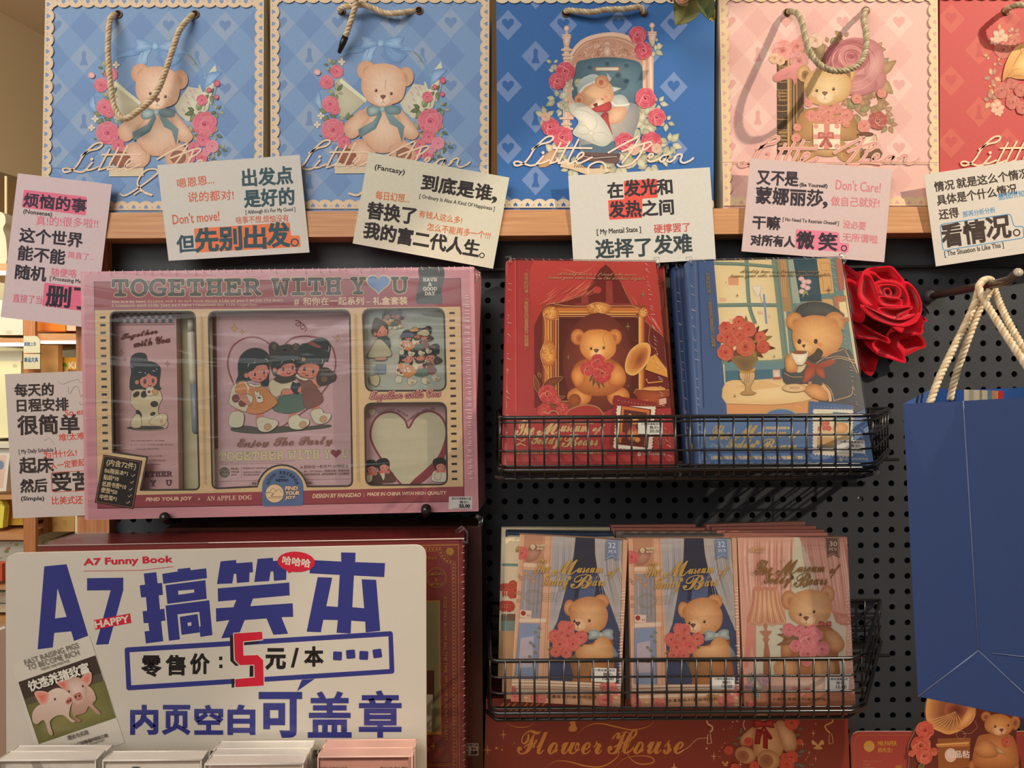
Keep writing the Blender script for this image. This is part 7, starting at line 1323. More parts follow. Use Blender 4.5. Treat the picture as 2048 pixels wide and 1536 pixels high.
    a.blob(ellp(*L(.68, .42), 15, 11), 'e8b478', 'c48850', m=GLOSS); a.line(ellp(*N3((1740, 540))[0], 12, 11, n=22), .7, 'c8b080', m=FOIL, closed=True); a.text('MR.PAPER纸先生', *N3((1545, 690), (1785, 690)), 5.4, 'd8d0c0', m=FOIL, bold=.15); a.ell(*N3((1515, 680))[0], 4, 4.4, 'd0c8b8', m=FOIL)
BQ = [(1379, 522.5), (1682.5, 515.5), (1747, 931), (1403, 931)]
blue_t, blue_p = book('blue teddy notebook with a bear sipping coffee in the upper basket', BQ, -.132, -.046, .014, '4a628c', 'teddy notebooks in the upper basket', art=blue_art)
price_label(blue_t, N3, ((1480, 482), (1752, 492), (1760, 620), (1480, 606)), '20.00', pl=blue_p, lift=.0012)
book('dark blue notebook behind the front blue one in the upper basket', [(1350, 533), (1640, 528), (1699, 927), (1378.5, 927)], -.110, -.022, .013, '34466c', 'teddy notebooks in the upper basket', art=lambda a: [a.line([(1364, 534), (1393, 930)], 1.0, '6a5c60', m=GLOSS), a.line([(1356, 534), (1385, 930)], 2, '4a5c80', m=GLOSS), a.fill([(1381, 888), (1387, 888), (1388, 904), (1383, 904)], 'b89048', FOIL)])

# ================================================================ TEDDY CARD PACKS IN THE LOWER BASKET
A1 = crop(970, 1030, 5.12); A3 = crop(960, 1236, 5.12); k5 = 5.12
AQ = [(1039.7, 1069), (1255.8, 1080), (1240, 1413), (1022, 1402)]; BQ2 = [(1256.5, 1077), (1473, 1076), (1483.5, 1413), (1264.7, 1415)]; CQ = [(1475, 1075), (1694, 1074), (1710, 1410), (1490, 1413)]
def affine(src, dst):
    S_ = np.array([[p[0], p[1], 1] for p in (src[0], src[1], src[3])], float); M = np.linalg.solve(S_, np.array([dst[0], dst[1], dst[3]], float))
    return lambda V: np.concatenate([V, np.ones((len(V), 1))], 1) @ M
def logo(a, x, y, s, col):
    a.blob(ellp(x, y, 5 * s, 5 * s), col, col, m=FOIL); a.ell(x, y + 1.6 * s, 3.8 * s, 2.9 * s, 'b08868', m=GLOSS, n=12); a.ell(x - 1.8 * s, y + .8 * s, 1.0 * s, 1.2 * s, col, m=FOIL, n=8); a.ell(x + 1.8 * s, y + .8 * s, 1.0 * s, 1.2 * s, col, m=FOIL, n=8); a.ell(x, y + 3.8 * s, 2.2 * s, 1.6 * s, col, m=FOIL, n=8)
    a.text('MR.PAPER', (x + 8 * s, y - .5 * s), (x + 25 * s, y - .5 * s), 4.2 * s, col, m=FOIL, bold=.25); a.text('纸先生!', (x + 8 * s, y + 5.6 * s), (x + 21 * s, y + 5.6 * s), 4.4 * s, col, m=FOIL, bold=.2)
def curtain_art(a):
    PE = 'dfae8c'; a.fill(A1((350, 190), (1470, 240), (1420, 2000), (260, 2000)), '4a4f6c', GLOSS)
    for x in (940, 1150): a.fill(A1((x, 640), (x + 60, 640), (x + 40, 860), (x - 30, 860)), '3a3a4c', GLOSS)
    a.fill(A1((990, 640), (1150, 640), (1120, 860), (950, 860)), '5e6688', GLOSS); a.fill(A1((925, 230), (1125, 240), (1160, 560), (900, 560)), '3c3a48', GLOSS)
    for (p_, c1, c2) in ((((680, 215), (925, 230), (900, 420), (820, 760), (740, 1090), (690, 1190), (655, 1200), (660, 900)), 'a8a4a8', 'c2b6b0'), (((1125, 240), (1405, 262), (1400, 900), (1380, 1200), (1330, 1030), (1230, 800), (1160, 600), (1130, 420)), 'a39c9c', 'c4b8b0')): a.blob(A1(*p_), c1, c2, m=GLOSS)
    rn = random.Random(5)
    for i in range(14): x = 690 + i * 16; a.line(sm(A1((x, 225), (x - 10 - i, 600), (x - 40 - i * 8, 1000 - i * 10)), 3, False), rn.uniform(.6, 1.6), rn.choice(('d2c8c2', '8e8a90', 'bcb2b0')), m=GLOSS, taper=.6)
    for i in range(14): x = 1135 + i * 20; a.line(sm(A1((x, 245), (x + 14, 560), (x + 60 + i * 6, 900)), 3, False), rn.uniform(.6, 1.6), rn.choice(('d2c8c2', '8a8488', 'bcb0aa')), m=GLOSS, taper=.6)
    a.line(A1((925, 232), (905, 420), (830, 740), (740, 1080), (680, 1190)), .9, 'e0c8a8', m=FOIL); a.line(sm(A1((1127, 242), (1135, 440), (1180, 640), (1290, 930), (1350, 1100)), 4, False), .9, 'e0c8a8', m=FOIL)
    # window frame on the left
    a.fill(A1((350, 190), (690, 210), (640, 2000), (262, 2000)), PE, GLOSS); a.fill(A1((405, 205), (600, 215), (590, 500), (395, 490)), 'c89070', GLOSS); a.fill(A1((395, 560), (605, 565), (575, 1060), (355, 1050)), 'a49a9c', GLOSS)
    a.fill(A1((350, 1105), (570, 1110), (540, 1730), (300, 1720)), '8f9ab4', GLOSS); a.fill(A1((365, 1260), (500, 1240), (480, 1560), (340, 1560)), 'c4b4bc', GLOSS)
    for x in (430, 470, 520, 560): a.line(sm(A1((x, 570), (x - 16, 800), (x - 30, 1050)), 3, False), 2.6, rn.choice(('8c8488', 'bab0ae', '988e90')), m=GLOSS, taper=.3)
    a.fill(A1((395, 490), (660, 500), (655, 545), (385, 530)), 'ecccb0', GLOSS); a.fill(A1((345, 1060), (625, 1060), (620, 1100), (340, 1098)), 'ecd0b8', GLOSS)
    for p_ in (((610, 215), (595, 520), (560, 1200), (530, 1720)), ((410, 205), (390, 520), (350, 1090), (296, 1720)), ((675, 212), (655, 620), (640, 1200), (610, 1900)), ((600, 560), (570, 1060)), ((625, 1100), (590, 1730))): a.line(A1(*p_), .8, 'a86e50', m=GLOSS)
    a.blob(sm(A1((480, 300), (560, 340), (570, 390), (520, 460), (430, 480), (410, 420)), 3), 'c4947c', 'a87058', m=GLOSS); rose(a, *A1((375, 390))[0], 14, 'cc5050', '983438', 'e88878', 2, m=GLOSS)
    for x, y in ((450, 640), (370, 650), (420, 600), (520, 600), (340, 620), (350, 800), (345, 880), (500, 680)): a.ell(*A1((x, y))[0], 5, 4, 'caa284', 'b48868', m=GLOSS, rot=rn.uniform(0, 90))
    for x, y in ((540, 1150), (500, 1190), (450, 1300), (480, 1330), (440, 1440), (500, 1400), (530, 1240)): leaf(a, *A1((x, y))[0], *A1((x + 40, y + 20))[0], 6, '94907c', '78745c', m=GLOSS)
    a.fill(A1((362, 970), (478, 980), (470, 1058), (355, 1045)), 'ecd0bc', GLOSS); a.ell(*A1((392, 1005))[0], 5, 5, 'a83a34', m=GLOSS); a.text('xs', *A1((425, 1040), (465, 1042)), 5, 'a85a48', m=GLOSS)
    a.line(ellp(*A1((500, 840))[0], 19, 14, 4, 26), .8, 'a89870', m=FOIL, closed=True); a.line(ellp(*A1((500, 840))[0], 15.5, 11, 4, 24), .6, 'a89870', m=FOIL, closed=True)
    for i in range(5): a.line(sm(A1((590, 800 + i * 20), (640, 808 + i * 20), (690, 798 + i * 20), (735, 802 + i * 20)), 3, False), .7, 'a89870', m=FOIL)
    a.fill(A1((1412, 250), (1470, 255), (1420, 2000), (1360, 2000)), PE, GLOSS); a.line(A1((1412, 250), (1368, 1800)), .9, 'a86e50', m=GLOSS)
    # bear with roses
    c1, c2 = 'e6b07c', 'c4804e'
    fur(a, sm(A1((900, 1640), (880, 1500), (980, 1360), (1280, 1260), (1310, 1420), (1330, 1700), (1250, 1800), (900, 1830)), 4), 'c4844e', 'a0643c', 90, 5, m=GLOSS)
    for x, y, rx, ry in ((866, 950, 58, 84), (1190, 885, 82, 74)): fur(a, ellp(*A1((x, y))[0], rx / k5, ry / k5), c1, c2, 60, 4, m=GLOSS); a.blob(ellp(*A1((x + (16 if x < 1000 else -8), y + 18))[0], rx / 8.4, ry / 8.4), 'a8603c', 'd09460', m=GLOSS)
    fur(a, sm(A1((870, 980), (920, 880), (1060, 835), (1180, 870), (1255, 990), (1240, 1120), (1160, 1195), (1040, 1205), (940, 1180), (880, 1090)), 6), 'eebc88', 'cc8a56', 240, 5, m=GLOSS)
    bear_face(a, *A1((990, 1080))[0], 1.0, A1((912, 1085), (1068, 1080)), A1((950, 1112))[0], (*A1((962, 1120))[0], 15, 13), 'eebc88', 'c88450', m=GLOSS, nosec='5a3426', blush='d86a48')
    bow(a, *A1((1185, 1225))[0], .95, 'a4b0ae', '7c8c90', 'c8ccc4', tails=False, m=GLOSS, out='c8b890'); a.blob(sm(A1((1200, 1250), (1270, 1290), (1350, 1400), (1350, 1450), (1280, 1440), (1260, 1340)), 3), '98a4a8', '788890', m=GLOSS)
    fur(a, sm(A1((925, 1390), (980, 1330), (1100, 1320), (1130, 1280), (1200, 1240), (1280, 1290), (1310, 1400), (1280, 1470), (1100, 1480), (960, 1470)), 5), 'eec08c', 'd09058', 90, 5, m=GLOSS)
    for x, y in ((660, 1290), (1010, 1340), (650, 1420), (660, 1450), (880, 1460), (640, 1380)): leaf(a, *A1((820, 1320))[0], *A1((x, y))[0], 13, '9a7a58', '7c5c42', m=GLOSS, out='c0a070')
    for i in range(9): a.line(sm(A1((840 + i * 10, 1440), (880 + i * 22, 1530), (900 + i * 36, 1620)), 3, False), .9, 'b8a070', m=FOIL)
    for i, (x, y, r) in enumerate(((805, 1140, 64), (860, 1150, 64), (715, 1240, 70), (850, 1235, 76), (985, 1250, 70), (765, 1320, 76), (900, 1320, 76), (725, 1400, 56), (830, 1405, 62), (790, 1200, 50))): rose(a, *A1((x, y))[0], r / k5, 'd2584c', '9c3232', 'ec9080', i + 3, m=GLOSS, gold='d0a070' if i % 2 else None)
    # sill
    a.fill(A3((300, 615), (1440, 670), (1440, 780), (300, 760)), 'e6c8ac', GLOSS); a.fill(A3((290, 755), (1440, 775), (1440, 920), (290, 900)), 'd4a480', GLOSS)
    for i in range(9): a.line(A3((320, 630 + i * 15), (700, 636 + i * 15), (1430, 672 + i * 13)), rn.uniform(.7, 2), rn.choice(('f0dcc4', 'c09070', 'dcb898')), m=GLOSS)
    a.blob(ellp(*A3((1130, 800))[0], 15, 9), 'b8845c', 'c89468', m=GLOSS); T(a, A3, k5, '小熊浪漫屋系列盒装明信片', (570, 815), (1195, 826), 34, '6a4c34', .15, m=FOIL)
    for i, (x, y, r) in enumerate(((360, 800, 54), (340, 730, 34), (565, 812, 50), (625, 825, 50), (1280, 835, 88), (1270, 700, 46), (1350, 700, 50), (1395, 760, 40))): rose(a, *A3((x, y))[0], r / k5, 'd46058', 'a03a3a', 'ec9c8c', i + 23, m=GLOSS)
    for x0_, y0_ in ((1400, 800), (1390, 870), (470, 800), (1240, 760)): leaf(a, *A3((x0_ - 50, y0_))[0], *A3((x0_ + 40, y0_ + 20))[0], 8, 'd0a484', 'a87c5c', m=GLOSS)
    # gold lettering, badge, maker's mark
    logo(a, *A1((490, 325))[0], 1.0, 'd8c8a0'); a.fill(A1((1246, 250), (1372, 256), (1366, 462), (1302, 425), (1236, 455)), '65718c', GLOSS); a.line(A1((1252, 258), (1366, 262), (1360, 452), (1302, 415), (1244, 445)), .8, 'c8ccd4', m=FOIL)
    T(a, A1, k5, script('32'), (1262, 338), (1336, 338), 58, 'd4d4d4', .15, m=FOIL); T(a, A1, k5, serif('PCS'), (1262, 388), (1340, 388), 30, 'd4d4d4', m=FOIL)
    museum(a, A1, k5, ((500, 450, 655, 590, .2), (690, 455, 965, 610, .1), (940, 535, 1195, 590, .2), (1235, 530, 1330, 650, .3), (575, 610, 835, 770, .2), (870, 605, 1085, 750, .1), (1050, 665, 1220, 725, .2)), 'c49a54', .35); star(a, *A1((1140, 635))[0], 4, 'd0a860'); a.ell(*A1((865, 640))[0], 3.6, 4.4, 'c49a54', m=FOIL)
C1_ = crop(1340, 1030, 5.12); C3_ = crop(1340, 1236, 5.12)
def lamp_art(a):
    a.fill(C1_((690, 225), (1815, 220), (1900, 1960), (760, 1960)), 'e0aa94', GLOSS); a.fill(C1_((1275, 228), (1330, 228), (1700, 1100), (1800, 1100), (1800, 1780), (880, 1780), (880, 1130), (1180, 1100), (1200, 600)), 'd4ccb4', GLOSS); rn = random.Random(9)
    for i in range(22): x = 720 + i * 25; a.line(sm(C1_((x, 240), (x - 4, 500), (x + 30 - i * 2, 900)), 3, False), rn.uniform(1, 4), rn.choice(('eec0ac', 'd89884', 'e6b29c', 'c88874')), m=GLOSS, taper=.4)
    a.blob(C1_((1320, 228), (1815, 222), (1850, 1000), (1850, 1120), (1740, 1130), (1650, 980), (1500, 600)), 'e0a898', 'd2907e', m=GLOSS)
    for i in range(22): x = 1340 + i * 22; a.line(sm(C1_((x, 240), (x + 50, 560), (x + 150 - i * 3, 980)), 3, False), rn.uniform(1, 3.4), rn.choice(('ecbcaa', 'd08e7c', 'c87f70', 'e8b4a4')), m=GLOSS, taper=.5)
    a.blob(C1_((1660, 980), (1860, 1030), (1850, 1120), (1790, 1135), (1700, 1100)), 'd89884', 'c47c6c', m=GLOSS)
    for x, y in ((770, 440), (790, 490), (1165, 430), (1170, 470), (1440, 400), (1500, 430), (1480, 500), (1630, 460), (1640, 500), (830, 600), (760, 720)):
        for q_ in range(5): a.line(ellp(*C1_((x + 14 * math.cos(q_ * 1.25), y + 14 * math.sin(q_ * 1.25)))[0], 2, 1.4, q_ * 70, 8), .5, 'f0ccb4', m=FOIL, closed=True)
    # lamp
    a.fill(C1_((790, 1130), (880, 1130), (880, 1560), (840, 1300), (800, 1560), (760, 1560)), 'd8907c', GLOSS); a.blob(sm(C1_((855, 745), (970, 740), (1095, 750), (1130, 900), (1190, 1115), (1000, 1095), (790, 1115), (840, 900)), 3), 'e8b48c', 'd09070', m=GLOSS)
    for i in range(12): f = i / 11; a.line(sm(C1_((862 + 226 * f, 760), (845 + 270 * f, 930), (800 + 380 * f, 1100)), 3, False), 1.2, ('b87858', 'f0c8a0')[i % 2], m=GLOSS)
    a.line(sm(C1_((790, 1120), (850, 1095), (910, 1125), (980, 1100), (1050, 1125), (1120, 1105), (1190, 1118)), 4, False), 4, 'd8a080', m=GLOSS); a.line(sm(C1_((855, 750), (910, 765), (970, 748), (1040, 765), (1095, 752)), 4, False), 6, 'cc8e70', m=GLOSS)
    a.blob(sm(C1_((950, 1120), (1000, 1120), (990, 1180), (1045, 1190), (1000, 1250), (1020, 1270), (1000, 1310), (1020, 1400), (1030, 1700), (960, 1700), (960, 1400), (970, 1310), (945, 1270), (965, 1245), (912, 1190), (970, 1180)), 2), 'c48868', '98583c', m=GLOSS)
    # bear
    c1, c2 = 'e2b080', 'b87c50'
    fur(a, sm(C1_((1150, 1330), (1240, 1180), (1560, 1120), (1700, 1200), (1780, 1330), (1720, 1420), (1700, 1700), (1200, 1740)), 5), 'c08452', '9c6038', 80, 5, m=GLOSS)
    for x, y, rx, ry in ((1180, 1570, 120, 110), (1580, 1570, 110, 100)): fur(a, ellp(*C1_((x, y))[0], rx / k5, ry / k5), 'ddaa7a', 'c08a5c', 60, 5, m=GLOSS)
    for x, y, rx, ry in ((1215, 870, 74, 100), (1610, 810, 74, 90)): fur(a, ellp(*C1_((x, y))[0], rx / k5, ry / k5), c1, c2, 60, 4, m=GLOSS); a.blob(ellp(*C1_((x + (14 if x < 1400 else -14), y + 14))[0], rx / 8, ry / 8), 'b87850', 'd8a070', m=GLOSS)
    fur(a, sm(C1_((1220, 950), (1260, 820), (1400, 765), (1560, 790), (1650, 900), (1640, 1020), (1560, 1110), (1400, 1140), (1270, 1090), (1222, 1020)), 6), 'e8bc8e', 'ca905e', 240, 5, m=GLOSS)
    bear_face(a, *C1_((1400, 1010))[0], 1.05, C1_((1332, 1018), (1472, 988)), C1_((1392, 1058))[0], (*C1_((1412, 1070))[0], 15, 12), 'e8bc8e', 'c48a58', m=GLOSS, nosec='7c3c2c', blush='d87858')
    bow(a, *C1_((1585, 1115))[0], .5, 'c0504c', '8c3034', 'd87068', tails=False, m=GLOSS)
    fur(a, sm(C1_((1580, 1200), (1700, 1190), (1785, 1320), (1740, 1400), (1640, 1380)), 4), 'dca674', 'b47848', 60, 5, m=GLOSS); fur(a, sm(C1_((1140, 1340), (1200, 1280), (1260, 1330), (1240, 1450), (1150, 1460)), 4), 'cc9460', 'a86c40', 40, 5, m=GLOSS)
    for x, y in ((1095, 1220), (1090, 1330), (1120, 1160), (1570, 1330), (1560, 1280), (1480, 1500), (1200, 1150)): leaf(a, *C1_((1330, 1260))[0], *C1_((x, y))[0], 12, 'a87a58', '84583e', m=GLOSS)
    for i, (x, y, r) in enumerate(((1215, 1175, 70), (1320, 1190, 66), (1450, 1190, 70), (1510, 1230, 56), (1420, 1270, 104), (1285, 1340, 66), (1555, 1370, 80), (1410, 1420, 92), (1395, 1490, 60))): rose(a, *C1_((x, y))[0], r / k5, 'd06a70', 'a03e48', 'eca0a0', i + 5, m=GLOSS, out='f0c0b8' if i == 4 else None)
    a.fill(C3_((760, 740), (1900, 690), (1905, 910), (770, 910)), 'c08060', GLOSS); a.blob(C3_((1050, 600), (1880, 610), (1890, 760), (900, 760)), 'e4c4b0', 'd8a898', m=GLOSS); a.fill(C3_((770, 850), (1900, 840), (1905, 910), (775, 910)), 'b06c4a', GLOSS)
    for x, y in ((1280, 720), (1330, 770), (1400, 730)): a.ell(*C3_((x, y))[0], 8, 5, 'd88078', 'e0a090', m=GLOSS)
    for i, (x, y, r) in enumerate(((810, 700, 50), (960, 640, 54), (920, 600, 40))): rose(a, *C3_((x, y))[0], r / k5, 'a87888', '785468', 'd0a8b0', i, m=GLOSS, gold='e8d8c8')
    leaf(a, *C3_((830, 660))[0], *C3_((830, 545))[0], 10, '7c8478', '5c645c', m=GLOSS, out='e8d8c8'); leaf(a, *C3_((840, 700))[0], *C3_((910, 830))[0], 14, '7c8478', '5c645c', m=GLOSS, out='e8d8c8'); rose(a, *C3_((830, 885))[0], 8, 'c85048', '983030', 'e08070', 3, m=GLOSS)
    T(a, C3_, k5, '小熊浪漫屋系列盒装明信片', (1040, 842), (1640, 842), 32, '7a4c34', .15, m=FOIL)
    logo(a, *C1_((840, 352))[0], 1.0, 'c89c70'); a.fill(C1_((1590, 226), (1722, 226), (1730, 435), (1660, 400), (1606, 435)), '65483c', GLOSS); a.line(C1_((1600, 230), (1714, 230), (1720, 420), (1660, 388), (1612, 420)), .8, 'd8c0a8', m=FOIL)
    T(a, C1_, k5, script('30'), (1628, 318), (1704, 318), 50, 'dcc8b0', .15, m=FOIL); T(a, C1_, k5, serif('PCS'), (1622, 362), (1700, 362), 28, 'dcc8b0', m=FOIL)
    museum(a, C1_, k5, ((858, 458, 1035, 610, .15), (1080, 455, 1315, 610, .1), (1300, 525, 1570, 580, .2), (1610, 500, 1695, 640, .3), (940, 595, 1215, 745, .2), (1260, 590, 1425, 735, .1), (1410, 650, 1600, 712, .2)), '8a6438', .4); star(a, *C1_((1125, 478))[0], 3.6, '8a6438'); star(a, *C1_((1515, 615))[0], 3, '8a6438'); a.ell(*C1_((1245, 635))[0], 3.6, 4.8, '6a4a2c', m=FOIL)
def pack(label, q, yb, yt, thick, edge, art=None, wrap=True, mp=None, group='card packs in the lower basket', face=None):
    pl = lean(q, 0, yb, yt); t = thing('card_pack', label, 'card pack', tuple(pl.at((q[2][0] + q[3][0]) / 2, (q[2][1] + q[3][1]) / 2)), group); mb = MB(); mb.slab(q, pl, thick, face or edge, side=edge, m=GLOSS)
    if art: a = mb.art(pl, q); a.map = mp; art(a)
    mb.build('box', t)
    if wrap:
        m = MB(); P = pl.off(.001).at([p[0] for p in q], [p[1] for p in q]); B = P - pl.n * (thick + .001); m.add(np.concatenate([P, B]), [(0, 3, 2, 1), (0, 1, 5, 4), (1, 2, 6, 5)], 'ffffff', FILM); rn = random.Random(int(q[0][0]))
        for i in range(34): f = i / 34; e = P[1] + (P[2] - P[1]) * (.3 + .65 * f); m.tube([e, e + (-rn.uniform(.001, .004), -.0003, rn.uniform(-.0006, .0006))], .00016, 'f0e8e4', GLOSS, 4)
        m.build('shrink_wrap', t)
    return t, pl
PB, PT = -.132, -.122
ta, pa = pack('navy curtained teddy card pack tilted at the left of the lower basket', AQ, PB, PT, .009, 'e0b090', curtain_art); price_label(ta, A3, ((1145, 508), (1398, 518), (1392, 660), (1140, 652)), '10.00', pl=pa, lift=.0011)
tb, pb = pack('navy curtained teddy card pack standing straight in the middle of the lower basket', BQ2, PB, PT, .009, 'e0b090', curtain_art, mp=affine(AQ, BQ2)); price_label(tb, C3_, ((428, 600), (665, 605), (660, 735), (420, 730)), '10.00', pl=pb, lift=.0011)
tc, pc = pack('pink curtained teddy card pack with a lamp at the right of the lower basket', CQ, PB, PT, .009, 'd49a84', lamp_art); price_label(tc, C3_, ((1590, 603), (1835, 605), (1830, 742), (1588, 742)), '10.00', pl=pc, lift=.0011)
Z1 = crop(960, 1040, 6.4)
def strip_art(dx):
    def f(a):
        a.xf = (1, 1, dx, 0); a.fill(Z1((352, 215), (1800, 215), (1780, 2500), (260, 2500)), 'dccba8', GLOSS); a.fill(Z1((345, 555), (520, 560), (520, 595), (345, 590)), '6f8d88', GLOSS); a.fill(Z1((330, 1220), (520, 1220), (520, 1420), (330, 1420)), '7d8c84', GLOSS); a.fill(Z1((300, 1420), (520, 1420), (520, 2500), (280, 2500)), 'c49a70', GLOSS)
        a.fill(Z1((340, 1200), (480, 1200), (480, 1290), (340, 1290)), '7a5c48', GLOSS)
        for i, (x, y, r) in enumerate(((420, 830, 60), (355, 860, 50), (410, 940, 66), (370, 1100, 74), (460, 860, 40))): rose(a, *Z1((x, y))[0], r / 6.4, 'b8342c', '7c1e20', 'd8604c', i, m=GLOSS, gold='d8a868')
        leaf(a, *Z1((455, 410))[0], *Z1((500, 320))[0], 6, 'c0a860', '98864c', m=GLOSS); a.xf = None
    return f
for i, (q, yb, yt, e, fc, dx) in enumerate((([(1015, 1073), (1232, 1077), (1226, 1398), (1008, 1398)], -.118, -.108, 'c8b896', None, 0), ([(1011, 1064), (1228, 1067), (1222, 1384), (1004, 1384)], -.104, -.094, '26334a', None, -5), ([(1012, 1061), (1229, 1063), (1222, 1369), (1004, 1369)], -.090, -.080, '1f2c44', '24324c', 0), ([(1003, 1055), (1220, 1055), (1214, 1355), (996, 1355)], -.076, -.066, 'ccb898', None, -10))):
    pack(('cream card pack with red roses just behind the tilted navy pack', 'dark edged card pack second behind the tilted navy pack', 'plain dark blue card pack third behind the tilted navy pack', 'cream edged card pack at the back of the left row in the lower basket')[i], q, yb, yt, .008, e, None if fc else strip_art(dx), wrap=False, face=fc)
for i, (q, yb, yt, e) in enumerate((([(1246, 1069), (1462, 1069), (1468, 1398), (1252, 1398)], -.118, -.108, '5a5450'), ([(1232, 1063), (1440, 1063), (1446, 1384), (1238, 1384)], -.104, -.094, '6a5a50'), ([(1226, 1056), (1410, 1056), (1416, 1369), (1232, 1369)], -.090, -.080, 'b06c60'), ([(1222, 1050), (1391, 1049), (1397, 1355), (1228, 1355)], -.076, -.066, 'b87466'))):
    pack(('grey edged card pack just behind the straight navy pack', 'brown edged card pack second behind the straight navy pack', 'pink edged card pack third behind the straight navy pack', 'pink edged card pack at the back of the middle row in the lower basket')[i], q, yb, yt, .008, e, None, wrap=False)
for i, (q, yb, yt, e) in enumerate((([(1448, 1066), (1655, 1066), (1668, 1398), (1461, 1398)], -.117, -.108, 'b87866'), ([(1434, 1061), (1648, 1060), (1660, 1384), (1447, 1384)], -.104, -.094, 'a4665a'), ([(1424, 1055), (1632, 1052), (1644, 1369), (1437, 1369)], -.090, -.080, 'b06c5c'), ([(1412, 1049), (1610, 1043), (1622, 1355), (1425, 1355)], -.076, -.066, 'bc7866'))):
    pack(('pink edged card pack just behind the lamp pack', 'dusky pink card pack second behind the lamp pack', 'rosy edged card pack third behind the lamp pack', 'rosy edged card pack at the back of the right row in the lower basket')[i], q, yb, yt, .008, e, None, wrap=False)

# ================================================================ LOWER BOXES
ZL = .965
b = MB(); b.box(W(152, 700, -.012)[0], .60, -.34, .06, ZL - .026, ZL - .001, 'c99a68', WOOD); b.build('base_shelf', stand)
GD = 'c8924a'
fh = thing('gift_box', 'dark red gift box with gold flower lettering under the lower basket', 'gift box', (W(1335, 1400, -.06)[0], -.06, ZL)); fp = py(-.06); mb = MB()
yB = 768 + (1.35 - ZL) / .64 * F; mb.slab([(972, 1397), (1694, 1392), (1702, yB - 4.0), (966, yB + .6)], fp, .05, '7c2a24', side='6a221e', m=GLOSS); a = mb.art(fp)
F1 = crop(960, 1236, 5.12); F2 = crop(1340, 1236, 5.12)
for st, x0, y0, x1, y1, b_ in ((script('Flower'), 380, 1150, 1250, 1395, .3), (script('House'), 1305, 1140, 2085, 1395, .3)): T(a, F1, k5, st, (x0, y1), (x1, y1), y1 - y0, GD, b_, m=FOIL)
for w_, p_ in ((1.4, ((245, 1055), (330, 1105), (430, 1120), (510, 1105), (560, 1065))), (2.6, ((990, 1200), (1090, 1110), (1230, 1080), (1400, 1115), (1560, 1145), (1720, 1110), (1805, 1035))), (2.8, ((650, 1540), (780, 1465), (930, 1475), (1080, 1515), (1250, 1520), (1390, 1440), (1420, 1360), (1330, 1290))), (2.6, ((1370, 1540), (1480, 1440), (1640, 1410), (1760, 1430), (1770, 1480), (1640, 1495), (1540, 1440), (1510, 1360), (1540, 1260))), (1.4, ((1330, 1240), (1380, 1200), (1500, 1165), (1550, 1220), (1500, 1330), (1400, 1385), (1310, 1385)))): a.line(sm(F1(*p_), 5, False), w_, GD, m=FOIL, taper=.8)
a.line(sm(F2((60, 1390), (180, 1330), (280, 1240), (400, 1228)), 5, False), 1.1, 'd8b890', m=FOIL)
a.blob(sm(F1((915, 1070), (970, 1055), (980, 1100), (995, 1130), (975, 1160), (915, 1160), (910, 1120), (930, 1090)), 3), GD, GD, m=FOIL)
for x, y, r in ((240, 1195, 58), (78, 1350, 66), (350, 1282, 20), (1990, 1530, 56)): star(a, *F1((x, y))[0], r / k5, GD)
for x, y, r in ((168, 1332, 14), (226, 1350, 9)): a.ell(*F1((x, y))[0], r / k5, r / k5, GD, m=FOIL, n=10)
for i in range(16): x, y = 210 + (i % 8) * 60 + (i // 8) * 30, 880 + (i // 8) * 50; a.fill(F1((x, y + 20), (x + 30, y - 12), (x + 42, y - 6), (x + 12, y + 26)), GD, FOIL)
for x, y, r in ((550, 1140, 22), (1490, 1082, 18), (1466, 1180, 42), (448, 1416, 52), (720, 1500, 40), (1425, 1380, 26), (1490, 1440, 34), (1358, 1290, 42), (1265, 1475, 22), (40, 1530, 50)): star(a, *F2((x, y))[0], r / k5, 'd8b88c', k=.12)
for x, y, r in ((375, 1335, 10), (643, 1065, 8), (632, 1104, 5), (614, 1125, 5), (560, 1280, 6), (532, 1322, 6), (504, 1360, 6), (508, 1420, 6), (1408, 1425, 5), (1390, 1450, 5), (1460, 1498, 6), (1434, 1500, 5)): a.ell(*F2((x, y))[0], r / k5, r / k5, 'd8b88c', m=FOIL, n=8)
for x, y, s_ in ((1515, 1300, 1.0), (567, 1492, .5)):
    for sg in (-1, 1): a.blob(sm(F2((x, y), (x + sg * 50 * s_ - 8, y - 55 * s_), (x + sg * 62 * s_, y - 10 * s_), (x + sg * 20 * s_, y + 6 * s_), (x + sg * 50 * s_, y + 34 * s_), (x + 8 * s_, y + 44 * s_)), 3), 'd4b070', 'c09a5c', m=FOIL)
for x, c in ((395, 'd8bca4'), (1640, 'd0a45c')): a.line(sm(F2((x - 20, 1020), (x - 10, 1080), (x + 36, 1110), (x + 34, 1150), (x + 12, 1165)), 4, False) if c == 'd8bca4' else sm(F2((1650, 1010), (1665, 1060), (1590, 1100), (1600, 1140), (1640, 1180)), 4, False), 3, c, m=FOIL); a.line(F2((x - 14, 1285), (x - 10, 1200), (x + 14, 1175), (x + 30, 1280), (x - 14, 1288)), 1.6, c, m=FOIL)
for p_ in (((690, 1020), (680, 1050), (695, 1065)), ((770, 1025), (750, 1090), (770, 1145))): a.line(sm(F2(*p_), 3, False), 1.6, 'd8bca4', m=FOIL)
